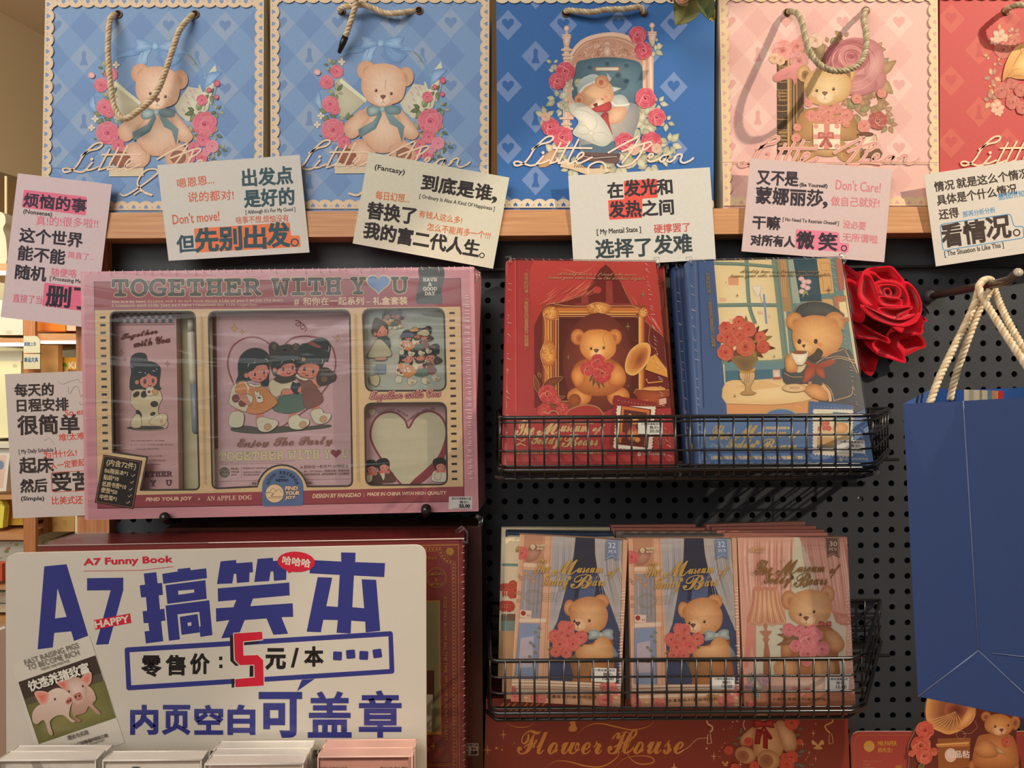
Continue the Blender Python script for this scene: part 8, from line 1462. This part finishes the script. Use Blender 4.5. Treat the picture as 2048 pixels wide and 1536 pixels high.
for x0_, y0_, x1_, y1_ in ((1290, 1380, 1410, 1350), (1300, 1400, 1350, 1420), (1310, 1120, 1365, 1150), (700, 1300, 640, 1270), (740, 1220, 670, 1235), (720, 1190, 730, 1120), (1240, 1500, 1420, 1510), (1290, 1480, 1380, 1540), (1270, 1200, 1340, 1190), (1310, 1090, 1330, 1020)): leaf(a, *F2((x0_, y0_))[0], *F2((x1_, y1_))[0], 8, '7c6a54', '5c4c3c')
c1, c2 = 'd8a878', 'a87448'
a.blob(ellp(*F2((940, 1015))[0], 18, 7), 'd0a06c', 'a87850')
fur(a, sm(F2((860, 1100), (960, 1070), (1100, 1090), (1160, 1250), (1140, 1400), (1000, 1460), (870, 1400), (850, 1250)), 5), c1, 'b4804e', 130, 6); fur(a, sm(F2((860, 1110), (780, 1160), (720, 1230), (730, 1300), (800, 1290), (860, 1210)), 4), c1, c2, 60, 5); fur(a, sm(F2((1080, 1080), (1150, 1050), (1260, 1160), (1300, 1280), (1270, 1360), (1190, 1370), (1130, 1260)), 5), 'deb284', c2, 110, 6)
for x, y, rx, ry in ((770, 1400, 110, 86), (1010, 1450, 120, 100)): fur(a, ellp(*F2((x, y))[0], rx / k5, ry / k5, 20), c1, c2, 90, 6); a.blob(ellp(*F2((x - 24, y + 10))[0], rx / 8.6, ry / 7.4, 20), '8c5438', 'a86c48')
bow(a, *F2((960, 1085))[0], .8, '9c2420', '741618', 'b83a34'); a.blob(F2((880, 1130), (940, 1140), (920, 1290), (860, 1290)), '9c2420', '801a1a'); a.blob(F2((950, 1150), (1000, 1170), (1000, 1340), (950, 1330)), '9c2420', '801a1a')
for i, (x, y, r) in enumerate(((1245, 1070, 76), (800, 1265, 48), (600, 1350, 48), (1325, 1265, 34), (1240, 1420, 70), (1190, 1490, 80), (860, 1510, 52), (660, 1530, 50), (1170, 1420, 46))): rose(a, *F2((x, y))[0], r / k5, 'b83a2c', '802420', 'd8684c', i + 8)
mb.build('carton', fh)

# red gift set behind the sign and a second one behind it
def lowbox(label, q, y, deep, col, art, top=None):
    pl = py(y); zb = 768 + (1.35 - ZL) / (.70 + y) * F - 8; t = thing('gift_box', label, 'gift box', (W((q[0][0] + q[1][0]) / 2, 1200, y)[0], y, ZL)); m = MB()
    P = pl.at([q[0][0], q[1][0], q[1][0] + 4, q[0][0] - 2], [q[0][1], q[1][1], zb, zb]); P[2][2] = P[3][2] = ZL; B = P + (0, deep, 0)
    m.add(np.concatenate([P, B]), [(0, 3, 2, 1), (4, 5, 6, 7), (0, 1, 5, 4), (1, 2, 6, 5), (2, 3, 7, 6), (3, 0, 4, 7)], col, GLOSS); a = m.art(pl); art(a)
    if top: ap = Plane(P[0] + (0, 0, .0), (0.012, 0, 1)); at_ = m.art(ap); top(at_)
    m.build('carton', t); return t, P
O1 = crop(840, 1040, 12.8); O2 = crop(400, 1236, 3.531)
def rose_set(a):
    a.line([(86, 1104), (917, 1089.5), (919, 1560), (90, 1560)], 2.6, GD, m=FOIL); a.line(O1((100, 698), (550, 698), (560, 770), (640, 900), (790, 1045), (910, 1055), (910, 1540)), .9, GD, m=FOIL); a.line(O1((100, 798), (470, 798), (490, 880), (590, 1010), (720, 1110), (820, 1140), (820, 1540)), .9, GD, m=FOIL)
    a.line([(911, 1160), (913, 1560)], .9, GD, m=FOIL); a.line([(904.5, 1160), (906.5, 1560)], .9, GD, m=FOIL)
    for x, y in ((150, 750), (240, 750), (330, 752), (425, 750), (505, 752), (535, 835), (570, 920), (628, 990), (700, 1045), (780, 1078), (862, 1128), (862, 1220), (862, 1310), (862, 1405), (862, 1495)): a.ell(*O1((x, y))[0], 2.2, 2.2, GD, m=FOIL, n=10)
    for i in range(52): a.ell(907.6 + i * .02, 1164 + i * 7.3, 1.9, 1.9, GD, m=FOIL, n=8)
    rose(a, *O1((765, 800))[0], 8, 'c8923c', '8c5424', 'd8a850', 3, m=FOIL)
    for i in range(7): an = 1.57 + (i - 3) * .5; a.fill([(900 + 6 * math.cos(an - .2), 1103 + 6 * math.sin(an - .2)), (900 + 12 * math.cos(an), 1103 + 12 * math.sin(an)), (900 + 6 * math.cos(an + .2), 1103 + 6 * math.sin(an + .2))], GD, FOIL)
    for i in range(6): a.fill(O1((165 + i * 48, 935), (185 + i * 48, 935), (185 + i * 48, 998), (165 + i * 48, 998)), GD, FOIL)
    a.line(ellp(873, 1155, 20, 20, n=30), 1.0, GD, m=FOIL, closed=True); a.line(ellp(873, 1155, 17.4, 17.4, n=30), .8, GD, m=FOIL, closed=True); a.text(script('Adele'), (859, 1151), (886, 1149), 7, GD, m=FOIL, bold=.15); a.text(script('&'), (869, 1162), (876, 1162), 7, GD, m=FOIL); a.text(script('Albert'), (860, 1170), (886, 1169), 6.5, GD, m=FOIL, bold=.15)
    a.text('ROSE WILL BLOOM ALL THE TIME  MY LOVE IS ALWAYS WARM', (887, 1193), (889.5, 1478), 6.6, GD, m=FOIL, bold=.12)
    a.fill([(600, 1206), (880, 1200), (883, 1468), (600, 1470)], GD, FOIL); a.fill([(600, 1209), (877, 1203.5), (880, 1463), (600, 1466)], '8a8460', GLOSS); a.fill([(854, 1340), (869, 1340), (869, 1400), (854, 1400)], '5c2f28', GLOSS); a.fill([(854, 1388), (866, 1388), (864, 1462), (854, 1462)], 'c8c0ac', GLOSS)
    star(a, *O2((1648, 900))[0], 9, GD, k=.3); a.line(O2((1600, 1030), (1780, 1025)), 1, GD, m=FOIL); a.line(O2((1600, 1042), (1780, 1037)), 1, GD, m=FOIL)
def set_top(a):
    rn = random.Random(1)
    for x0_, x1_, y in ((155, 340, 1068.5), (152, 335, 1073.5)):
        for i in range(26): x = x0_ + (x1_ - x0_) * i / 26; a.line([(x, y - x * .006), (x + rn.uniform(2, 6), y - x * .006 - rn.uniform(-.8, .8))], .9, GD, m=FOIL)
    for x0_, x1_, y in ((662, 805, 1069), (700, 802, 1072.5)): a.line([(x0_, y), (x1_, y - 1)], 1, GD, m=FOIL); a.line([(x0_ + 30, y - 1.3), (x1_, y - 2.2)], .8, GD, m=FOIL)
    a.line([(815, 1074), (818, 1064)], .8, GD, m=FOIL); a.ell(872, 1067, 15, 3, GD, m=FOIL); a.text('芸芸礼盒', (830, 1069), (852, 1068.5), 3, GD, m=FOIL)
rg, RP = lowbox('red gift set with gold beaded border standing behind the white price sign', [(80, 1093), (926, 1079)], -.118, .05, '8a3a38', rose_set, set_top)
m = MB(); P = RP + np.array([(-.001, -.001, .001), (.001, -.001, .001), (.001, -.001, 0), (-.001, -.001, 0)]); B = P + (0, .052, 0); m.add(np.concatenate([P, B]), [(0, 3, 2, 1), (0, 1, 5, 4), (1, 2, 6, 5), (3, 0, 4, 7)], 'ffffff', FILM)
e = P[1]; m.tube([e + (-.008, .02, .001), e + (-.003, .018, .005), e + (.002, .012, .003), e + (.002, .003, -.004), e + (-.003, -.001, -.002)], [.0018, .0022, .001, .0009, .0016], 'e8cfc8', CLEAR, 6)
rn = random.Random(3)
for i in range(40): e = P[1] + (P[2] - P[1]) * (i / 40) * .9; m.tube([e, e + (-rn.uniform(.0005, .003), -.0002, -rn.uniform(0, .002))], .00016, 'f0e0d8', GLOSS, 4)
for f0, f1 in ((0, 1), (0, .4)): m.tube([P[0] + (P[1] - P[0]) * f0, P[0] + (P[1] - P[0]) * f1], .0004, 'f0dcd4', GLOSS, 5)
m.build('shrink_wrap', rg)
def brown_set(a):
    for y0, y1 in ((1070, 1089), (1140, 1460)): a.line([(930, y0), (937, y0), (937.5, y1), (931, y1)], 1.2, '8c6448', m=FOIL)
    for y0 in (1146, 1455): a.line([(930, y0), (934, y0)], 1, '8c6448', m=FOIL)
bs, BP_ = lowbox('dark brown gift set peeping out behind the red gift set', [(330, 1056), (963, 1052)], -.052, .045, '5e3026', brown_set)
price_label(bs, O2, ((1872, 884), (1968, 884), (1966, 972), (1868, 972)), '55.00', '特惠礼品', True, pl=py(-.0522))

# ---------------------------------------------------------------- white price sign
sg = thing('price_sign', 'white rounded acrylic sign with big blue lettering and a picture of two pigs', 'sign', (W(430, 1300, -.165)[0], -.165, ZL)); sp = py(-.165); mb = MB()
yB = 768 + (1.35 - ZL) / .535 * F; out = rquad([(11, 1107), (851.5, 1090), (853, yB - 6), (14, yB)], [24, 24, 1, 1], 10); mb.slab(out, sp, .003, 'cfc5b6', side='efe6d6', m=GLOSS, sidem=PLASTIC)
a = mb.art(sp); S5 = crop(0, 1050, 4.6545); S6 = crop(420, 1050, 4.6545); S7 = crop(0, 1236, 5.12); S8 = crop(400, 1236, 3.531); ks = 4.6545; NB = '34377e'; RE = 'cc2238'; BK = '241f20'
def fl2(C, *pts, col=NB, holes=()): a.fill(C(*pts), col, GLOSS, [C(*h) for h in holes])
fl2(S5, (412, 385), (620, 365), (822, 1030), (690, 1080), (662, 990), (505, 1005), (492, 1140), (350, 1158), holes=[((535, 590), (620, 855), (512, 870))]); fl2(S5, (810, 495), (1148, 490), (1148, 605), (1010, 1110), (893, 1115), (1030, 608), (810, 610))
fl2(S5, (1338, 452), (1455, 438), (1467, 542), (1508, 538), (1517, 650), (1478, 655), (1490, 785), (1530, 778), (1540, 890), (1500, 895), (1520, 1082), (1358, 1103), (1345, 990), (1390, 985), (1380, 912), (1338, 915), (1327, 803), (1370, 797), (1358, 672), (1313, 675), (1300, 562), (1350, 555))
fl2(S5, (1510, 455), (1655, 432), (1653, 410), (1770, 397), (1775, 420), (1920, 403), (1927, 495), (1520, 548)); fl2(S5, (1540, 560), (1912, 513), (1925, 687), (1558, 735), holes=[((1658, 612), (1808, 600), (1808, 628), (1660, 650))])
fl2(S5, (1540, 750), (1948, 700), (1978, 1025), (1865, 1042), (1855, 945), (1868, 943), (1855, 808), (1652, 832), (1675, 1065), (1573, 1078)); fl2(S5, (1673, 855), (1840, 828), (1860, 1000), (1690, 1023), holes=[((1745, 910), (1780, 905), (1783, 935), (1750, 942))])
fl2(S6, (98, 338), (243, 325), (245, 355), (395, 345), (400, 440), (368, 442), (365, 530), (250, 540), (245, 455), (222, 455), (208, 543), (65, 550)); fl2(S6, (443, 315), (585, 305), (588, 335), (735, 322), (735, 410), (712, 420), (710, 510), (595, 520), (590, 432), (565, 432), (550, 522), (412, 530))
fl2(S6, (72, 590), (738, 535), (742, 655), (400, 685), (375, 755), (770, 728), (775, 855), (665, 858), (727, 1012), (590, 1022), (527, 870), (322, 885), (265, 1030), (200, 1045), (105, 1055), (180, 885), (58, 900), (55, 775), (218, 765), (245, 697), (75, 712))
fl2(S6, (930, 325), (1222, 340), (1220, 255), (1355, 258), (1352, 345), (1630, 355), (1622, 485), (1340, 470), (1325, 765), (1435, 775), (1412, 505), (1547, 510), (1585, 985), (1450, 1000), (1445, 900), (1315, 890), (1310, 1010), (1178, 1003), (1190, 885), (1055, 882), (1032, 998), (900, 993), (1003, 485), (1138, 490), (1083, 755), (1190, 762), (1208, 465), (928, 450))
a.fill(rquad([(249, 1295), (785.5, 1262), (789, 1347), (253, 1381)], 6), NB, GLOSS, [[(259, 1304.5), (777, 1272.5), (779, 1338), (262.5, 1370.5)]]); fl2(S6, (855, 1440), (975, 1432), (810, 1548))
fl2(S6, (185, 1030), (230, 1026), (232, 1258), (280, 1305), (240, 1312), (190, 1265), col=BK); fl2(S6, (318, 1092), (455, 1080), (452, 1100), (318, 1115), col=BK); fl2(S6, (370, 1308), (404, 1306), (404, 1412), (368, 1414), col=BK); fl2(S6, (200, 1432), (226, 1430), (226, 1512), (202, 1513), col=BK)
F5 = ((222, 1010), (485, 993), (490, 1065), (308, 1085), (312, 1215), (445, 1210), (495, 1258), (502, 1495), (237, 1510), (233, 1435), (415, 1418), (412, 1300), (280, 1305), (232, 1258)); a.line(S6(*F5), 4, 'd8cebe', m=GLOSS, closed=True); fl2(S6, *F5, col=RE)
for st, x0, y0, x1, y1, b_ in (('零', 284.5, 1312, 321, 1352, 1.5), ('售', 333, 1311, 370, 1349.5, 1.5), ('价', 381.5, 1308, 418, 1347, 1.5), ('元', 533, 1298, 570, 1337, 2.0), ('/', 583.5, 1297, 596, 1333.5, 1.5), ('本', 610, 1294, 645.5, 1331.5, 1.6)): a.tx(st, x0, y0, x1, y1, BK, m=GLOSS, bold=b_)
for x, y in ((441.4, 1316.5), (441.8, 1332.5)): a.fill([(x - 3.2, y - 3.4), (x + 3.2, y - 3.6), (x + 3.2, y + 3.4), (x - 3.2, y + 3.6)], BK, GLOSS)
for x, y, r_ in ((1187, 1218, 2), (1310, 1202, -5), (1432, 1213, 3), (1558, 1195, -8)): cx, cy = S6((x, y))[0]; c_, s_ = math.cos(math.radians(r_)), math.sin(math.radians(r_)); a.fill(rquad([(cx + (u * c_ - v * s_) * 8.8, cy + (u * s_ + v * c_) * 8.8) for u, v in ((-1, -1), (1, -1), (1, 1), (-1, 1))], 2.5), NB, GLOSS)
for st, x0, y0, x1, y1, b_ in (('内', 263, 1412, 314, 1467, 2.6), ('页', 327, 1412, 378, 1467, 2.4), ('空', 391, 1412, 444, 1467, 2.4), ('白', 458, 1412, 508, 1467, 2.8), ('可', 521, 1387, 601, 1472, 3.4), ('盖', 618, 1385, 701, 1473, 2.3), ('章', 720, 1383, 801, 1473, 2.2)): a.tx(st, x0, y0, x1, y1, NB, m=GLOSS, bold=b_)
a.tx('内容纯属娱乐', 304, 1500, 440, 1523, '4a3c30', m=GLOSS, bold=.3); a.tx('事发', 621, 1498, 652, 1516, '4a3c30', m=GLOSS, bold=.3)
for x, y in ((707.5, 1492.5), (726, 1495)): a.line(ellp(x, y, 4, 3.4, 0, 8, 190, 350), 1.4, '4a3c30', m=GLOSS); a.line(ellp(x + .6, y - 8, 3.4, 2, 0, 8, 200, 350), .7, '4a3c30', m=GLOSS)
T(a, S5, ks, 'A7 Funny Book', (785, 392), (1605, 364), 78, RE, .75, m=GLOSS); a.line(S5((778, 428), (1330, 420), (1612, 386)), .9, RE, m=GLOSS)
fl2(S5, (875, 885), (1210, 823), (1222, 910), (888, 973), col=RE); T(a, S5, ks, 'HAPPY', (893, 958), (1203, 902), 62, 'd8cebe', .7, m=GLOSS)
a.fill(ellp(*S6((803, 342))[0], 37.5, 20.4, 3, 30), RE, GLOSS); fl2(S6, (700, 405), (780, 425), (738, 448), col=RE); T(a, S6, ks, '哈哈哈', (672, 362), (930, 396), 76, 'ddd2c2', .5, m=GLOSS)
# printed pig book
PQ = [S7((125, 478))[0], S7((918, 180))[0], S7((1280, 1276))[0], S7((430, 1560))[0]]; pt = np.array(PQ); sh_ = [tuple(p) for p in pt + (3.5, 3.5)]
a.fill([PQ[0], PQ[1], PQ[2], PQ[3]], 'd4cabb', GLOSS); ph = S7((190, 655), (980, 380), (1190, 1020), (400, 1290)); a.fill(ph, '5a5040', GLOSS); a.fill(S7((190, 655), (980, 380), (1040, 560), (250, 830)), '463830', GLOSS); a.blob(S7((280, 890), (1070, 640), (1190, 1020), (400, 1290)), '8a8248', '6e6a3c', m=GLOSS); rn = random.Random(12)
for i in range(130): u, v = rn.random(), rn.random() ** .6; x, y = 310 + 790 * u + 80 * v, 960 - 270 * u + 310 * v; a.line(S7((x, y), (x + rn.uniform(-16, 16), y - rn.uniform(20, 50))), .9, rn.choice(('a8a05c', 'c4b478', '7c7c40', '968c50')), m=GLOSS, taper=1)
PGK, PGD = 'e2c8b8', 'b88c78'
def pb_(pts, c1=PGK, c2=PGD, ctr=None): a.blob(sm(S7(*pts), 4), c1, c2, m=GLOSS, ctr=None if ctr is None else S7(ctr)[0])
pb_(((850, 690), (950, 720), (990, 820), (960, 880), (1040, 970), (1000, 975), (920, 900), (880, 960), (780, 1000), (840, 1040), (790, 1050), (740, 900)), 'd8b4a0', 'a0705c'); pb_(((690, 620), (800, 600), (880, 650), (900, 760), (860, 860), (780, 880), (720, 800), (690, 720)), PGK, 'c49884')
pb_(((835, 620), (900, 545), (945, 560), (940, 650), (900, 690), (850, 660)), 'd8765c', 'e0a898'); pb_(((590, 660), (640, 630), (695, 650), (690, 740), (640, 710)), 'd8684a', 'e0a090'); pb_(((762, 790), (820, 755), (850, 790), (840, 830), (790, 835)), 'd08878', 'b06458')
for x, y in ((785, 800), (820, 792), (857, 692), (715, 748)): a.ell(*S7((x, y))[0], 2.2, 2.4, '5a3028', m=GLOSS, n=10)
pb_(((345, 960), (400, 890), (480, 860), (500, 760), (600, 710), (700, 750), (760, 820), (730, 900), (720, 1000), (780, 1050), (740, 1060), (660, 990), (580, 1000), (520, 1060), (550, 1180), (510, 1180), (460, 1040), (390, 1080), (345, 1050)), PGK, 'b89884', (600, 830)); pb_(((362, 755), (440, 740), (510, 770), (490, 870), (430, 880), (390, 830)), 'd86c4c', 'e0a898'); pb_(((680, 850), (720, 805), (750, 820), (740, 860), (700, 880)), 'd8907c', 'b8685c')
for x, y in ((572, 826), (705, 850), (728, 838)): a.ell(*S7((x, y))[0], 2.2, 2.6, '5a3028', m=GLOSS, n=10)
for st, bl, br, h, c, b_ in (('FAST RAISING PIGS', (268, 480), (818, 298), 56, '6a6054', .05), ('TO BECOME RICH', (296, 534), (820, 372), 56, '6a6054', .05), ('THEORY AND PRACTICE', (428, 534), (718, 442), 22, '5a5048', .1), ('快速养猪致富', (320, 748), (930, 548), 105, 'e4dccc', .9), ('理论与实践', (705, 1246), (915, 1182), 48, '5a5048', .15), ('养殖爱好者从入门至精通的轻松之路', (560, 1378), (1112, 1208), 36, '5a5048', .2), ('LEADING THE WAY TO MASTERY', (690, 1372), (1080, 1248), 18, '6a6054', .1), ('致富金钥匙丛书', (760, 1376), (950, 1322), 28, '4a4038', .25)): T(a, S7, 5.12, st, bl, br, h, c, b_, m=GLOSS)
mb.build('board', sg)

# ---------------------------------------------------------------- little boxed notebooks at the bottom edge
def mini(label, x0, x1, yt, y, col, inner, art=None):
    pl = py(y); t = thing('mini_notebook', label, 'notebook', (W((x0 + x1) / 2, yt, y)[0], y, ZL), 'boxed mini notebooks along the bottom'); zt_ = W(x0, yt, y)[2]; xa, xb = W(x0, yt, y)[0], W(x1, yt, y)[0]
    m = MB(); m.box(xa + .0012, xb - .0012, y + .001, y + .011, ZL + .0008, zt_ - .0035, inner, PAPER)
    if art: art(m.art(py(y + .0009)))
    m.build('book_block', t)
    m = MB(); P = np.array([(u, v, z) for z in (zt_, ZL) for u, v in ((xa, y), (xb, y), (xb, y + .012), (xa, y + .012))]); m.add(P, [(0, 1, 5, 4), (1, 2, 6, 5), (2, 3, 7, 6), (3, 0, 4, 7)], 'ffffff', CLEAR); m.add(P[:4], [(0, 3, 2, 1)], mixc(col, inner, .5), PLASTIC)
    m.tube([P[0], P[1]], .0007, col, PLASTIC, 6); m.tube([P[3], P[2]], .0005, col, PLASTIC, 6); m.tube([P[0], P[3]], .0005, col, PLASTIC, 6); m.tube([P[1], P[2]], .0005, col, PLASTIC, 6); m.tube([P[0], P[4]], .0004, col, PLASTIC, 6); m.tube([P[1], P[5]], .0004, col, PLASTIC, 6)
    m.build('clear_case', t)
WH = 'efe6da'
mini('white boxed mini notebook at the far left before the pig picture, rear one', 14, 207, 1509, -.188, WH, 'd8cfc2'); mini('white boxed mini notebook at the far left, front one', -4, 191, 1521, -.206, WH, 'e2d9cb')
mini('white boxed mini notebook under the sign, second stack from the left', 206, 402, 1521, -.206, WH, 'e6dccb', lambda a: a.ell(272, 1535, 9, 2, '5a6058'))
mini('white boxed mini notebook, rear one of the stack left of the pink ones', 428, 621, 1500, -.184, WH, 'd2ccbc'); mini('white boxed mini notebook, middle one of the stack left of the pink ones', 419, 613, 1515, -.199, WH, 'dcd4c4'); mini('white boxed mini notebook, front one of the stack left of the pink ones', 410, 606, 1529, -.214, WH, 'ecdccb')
mini('pink boxed mini notebook in front of the sign, rear one', 645, 829, 1497, -.186, 'e8b8a8', 'cf9a88'); mini('pink boxed mini notebook in front of the sign, front one', 636, 824, 1514, -.203, 'e8bcac', 'c8907e', lambda a: (a.tx('中国儿童协会文化社', 641, 1533, 695, 1538, '6a4038'), a.tx('建议上架: 励志 趣味', 760, 1533, 815, 1538, '6a4038')))

# ---------------------------------------------------------------- die-cut sticker card at the lower right
dc = thing('sticker_card', 'dark red rounded card with gramophone and teddy cut-out below the blue bag', 'sticker card', (W(1880, 1500, -.05)[0], -.05, ZL)); dp = py(-.05); mb = MB(); yB = 768 + (1.35 - ZL) / .65 * F
mb.slab(rquad([(1701, 1463), (2140, 1463), (2140, yB - 16), (1705, yB - 16)], [22, 22, 1, 1], 8), dp, .0012, '923a34', side='c8b0a0', m=GLOSS); D7 = crop(1700, 1280, 5.885); kd = 5.885; a = mb.art(dp)
logo(a, *D7((225, 1250))[0], 2.2, 'c89a3c')
for i, s_ in enumerate(('Paper reminds you', 'to think', 'of all beauty')): T(a, D7, kd, s_, (152, 1440 + i * 36), (152 + (220, 90, 150)[i], 1440 + i * 36), 24, 'b8785c', .1, m=FOIL)
a.fill(D7((535, 1475), (605, 1470), (610, 1507), (535, 1507)), 'a8783c', FOIL); a.line(rrect(1708, 1470, 2130, 1700, 16), .8, 'b87c4c', m=FOIL, closed=True); mb.build('card', dc)
m = MB(); dq = dp.off(.0015); o_ = sm(D7((940, 660), (1200, 560), (1480, 600), (1560, 640), (1800, 640), (2000, 880), (2000, 980), (1960, 1060), (1960, 1250), (1990, 1560), (1400, 1600), (760, 1600), (700, 1400), (690, 1250), (740, 1130), (800, 1010), (895, 960), (885, 850)), 4); m.slab(o_, dq, .0012, '5e2a24', side='c8a898', m=GLOSS); a = m.art(dq)
a.blob(sm(D7((940, 600), (1100, 540), (1400, 700), (1480, 830), (1440, 960), (1340, 1040), (1180, 1110), (1060, 1080), (940, 1010), (890, 860)), 4), '7c4030', 'dc9c5c', m=GLOSS, pw=2.2); a.blob(ellp(*D7((1250, 830))[0], 24, 19), '5c2a22', 'a85c3c', m=GLOSS); a.blob(sm(D7((1400, 800), (1480, 810), (1460, 900), (1380, 1010), (1260, 1060), (1300, 960)), 4), 'e4a868', 'b8744a', m=GLOSS)
for i in range(9): an = i * .35; a.line(sm(D7((1240, 840), (1240 - 180 * math.cos(an * .6 + .2), 840 + 130 * math.sin(an * .6 + .6)), (1230 - 330 * math.cos(an * .6 + .2), 850 + 210 * math.sin(an * .6 + .5))), 3, False), .9, 'f0c080', m=GLOSS, taper=.8)
a.fill(D7((1030, 1160), (1420, 1150), (1400, 1500), (1040, 1520)), '8c5430', GLOSS); a.fill(D7((1010, 1220), (1400, 1190), (1400, 1250), (1020, 1260)), 'b87840', GLOSS); a.line(D7((1020, 1235), (1400, 1210)), 1.6, 'e0b070', m=GLOSS); a.line(ellp(*D7((1305, 1115))[0], 9, 7.6, 0, 18), 1.2, 'b08860', m=FOIL, closed=True); a.line(D7((1320, 1100), (1420, 1100), (1500, 1030), (1470, 950)), 1.4, 'a88058', m=FOIL)
a.ell(*D7((1185, 1355))[0], 12, 14, 'd4b49c', m=GLOSS); T(a, D7, kd, '赠品粘', (1145, 1385), (1405, 1385), 84, 'd8c8bc', .4, m=GLOSS)
c1, c2 = 'd08c54', '9a5a34'
for x, y, rx, ry in ((1600, 900, 60, 60), (1945, 970, 56, 90), (1500, 1480, 110, 90), (1880, 1490, 110, 90)): fur(a, ellp(*D7((x, y))[0], rx / kd, ry / kd), c1, c2, 50, 4, m=GLOSS); a.blob(ellp(*D7((x, y + 8))[0], rx / 10, ry / 10), '7c4028', 'b06c44', m=GLOSS)
fur(a, sm(D7((1480, 1200), (1560, 1110), (1880, 1110), (1970, 1300), (1960, 1480), (1700, 1520), (1450, 1460)), 5), 'cc8850', '9c5c36', 120, 5, m=GLOSS); fur(a, sm(D7((1580, 980), (1640, 890), (1780, 870), (1900, 930), (1910, 1050), (1820, 1120), (1690, 1110), (1600, 1060)), 5), 'd8965c', 'aa6a3e', 150, 5, m=GLOSS); bear_face(a, *D7((1740, 1040))[0], .85, D7((1705, 1015), (1860, 1000)), D7((1780, 1060))[0], (*D7((1755, 1065))[0], 14, 10), 'd8965c', 'a8683c', m=GLOSS, nosec='5a3020')
fur(a, sm(D7((1450, 1290), (1540, 1180), (1640, 1180), (1740, 1280), (1720, 1370), (1560, 1380)), 4), 'd09058', 'a0623a', 60, 4, m=GLOSS); a.blob(D7((1690, 1240), (1800, 1300), (1830, 1350), (1740, 1330)), 'c8a078', '98704c', m=GLOSS)
for i, (x, y, r) in enumerate(((880, 1060, 110), (1840, 1200, 60), (830, 1240, 120), (870, 1360, 100), (980, 1310, 50), (720, 1330, 40))): rose(a, *D7((x, y))[0], r / kd, 'b03028', '6e1a1a', 'dc7860', i + 4, m=GLOSS, gold='d8b088' if i > 0 else None)
leaf(a, *D7((860, 1440))[0], *D7((790, 1540))[0], 10, '6a6040', '4c4630', m=GLOSS, out='d8b060'); m.build('cut_out_picture', dc)

# ================================================================ BLUE BAG ON THE HOOK
bg = thing('gift_bag', 'blue paper gift bag hanging from the heart hook by rope handles', 'gift bag', tuple(W(1950, 1400, -.17)))
gp = py(-.185, 1930, 1100, yaw=-34); q = [(1806, 808), (2086, 792.5), (2110, 1449), (1836, 1393)]
G4 = gp.at([p[0] for p in q], [p[1] for p in q]); mid_t = gp.at(1926, 802); mid_m = gp.at(1957, 1302); ci = -gp.n * .004
m = MB(); VV = [G4[0], mid_t + ci, G4[1], G4[2], G4[3], mid_m + ci * .3]; m.add(VV, [(0, 4, 5, 1), (1, 5, 3, 2), (4, 3, 5)], '36497a', PAPER)
rear = np.array([W(1866, 776, -.105), W(2120, 772, -.165), W(2140, 1400, -.165), W(1880, 1370, -.105)])
m.add([G4[0], rear[0], rear[3], G4[3]], [(0, 1, 2, 3)], '3c5c9c', PAPER); m.add([G4[1], rear[1], rear[2], G4[2]], [(3, 2, 1, 0)], '3c5c9c', PAPER)
mr = W(1930, 780, -.118); m.add([rear[0], mr, (mr + rear[1]) / 2 + (0, 0, 0), rear[1], rear[2], rear[3]], [(0, 5, 4, 3, 2, 1)], '2c58a0', PAPER); m.add([G4[3], G4[2], rear[2], rear[3]], [(0, 1, 2, 3)], '34508c', PAPER)
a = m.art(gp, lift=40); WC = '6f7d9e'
pl_in = [W(1928, 779, -.119), W(2006, 782, -.150), W(2006, 840, -.150), W(1928, 840, -.119)]; m.add(pl_in, [(0, 3, 2, 1)], 'd8c8a4', PAPER)
for f0, f1, c in ((.0, .12, 'e6d8b4'), (.12, .24, 'b8b098'), (.4, .46, '9c8c6c'), (.5, .56, 'd8c8a4'), (.6, .72, '6a8494'), (.72, .84, 'd08c5c'), (.86, 1, 'cc3a30')): e = lambda f, k_: pl_in[0] + (pl_in[1] - pl_in[0]) * f + (0, -.0006, 0) if k_ else pl_in[3] + (pl_in[2] - pl_in[3]) * f + (0, -.0006, 0); m.add([e(f0, 1), e(f1, 1), e(f1, 0), e(f0, 0)], [(0, 3, 2, 1)], c, PAPER)
m.build('body', bg)
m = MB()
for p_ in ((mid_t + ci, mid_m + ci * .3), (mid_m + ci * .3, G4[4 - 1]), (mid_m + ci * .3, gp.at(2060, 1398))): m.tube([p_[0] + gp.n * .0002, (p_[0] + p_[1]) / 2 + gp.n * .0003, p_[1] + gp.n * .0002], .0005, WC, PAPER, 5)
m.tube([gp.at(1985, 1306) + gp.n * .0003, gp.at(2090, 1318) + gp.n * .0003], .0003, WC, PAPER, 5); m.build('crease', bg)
def hang(pts, cols): m = MB(); m.rope([W(x, y, d) for x, y, d in pts], .0027, cols, pitch=.012); m.build('rope_handle', bg)
hang([(1852, 830, -.150), (1862, 800, -.148), (1880, 752, -.142), (1905, 700, -.135), (1930, 650, -.128), (1950, 605, -.122), (1957, 580, -.118), (1962, 566, -.113), (1972, 564, -.105), (1980, 574, -.108), (1975, 592, -.116), (1958, 622, -.120), (1935, 682, -.124), (1915, 740, -.120), (1905, 775, -.116), (1900, 800, -.115)], CORD)
hang([(2120, 838, -.20), (2080, 770, -.19), (2055, 735, -.18), (2025, 690, -.168), (1998, 648, -.152), (1974, 610, -.138), (1962, 586, -.130), (1958, 572, -.124), (1968, 560, -.112), (1982, 560, -.100), (1988, 576, -.104), (2000, 608, -.118), (2018, 646, -.135), (2048, 700, -.155), (2080, 760, -.165)], CORD)
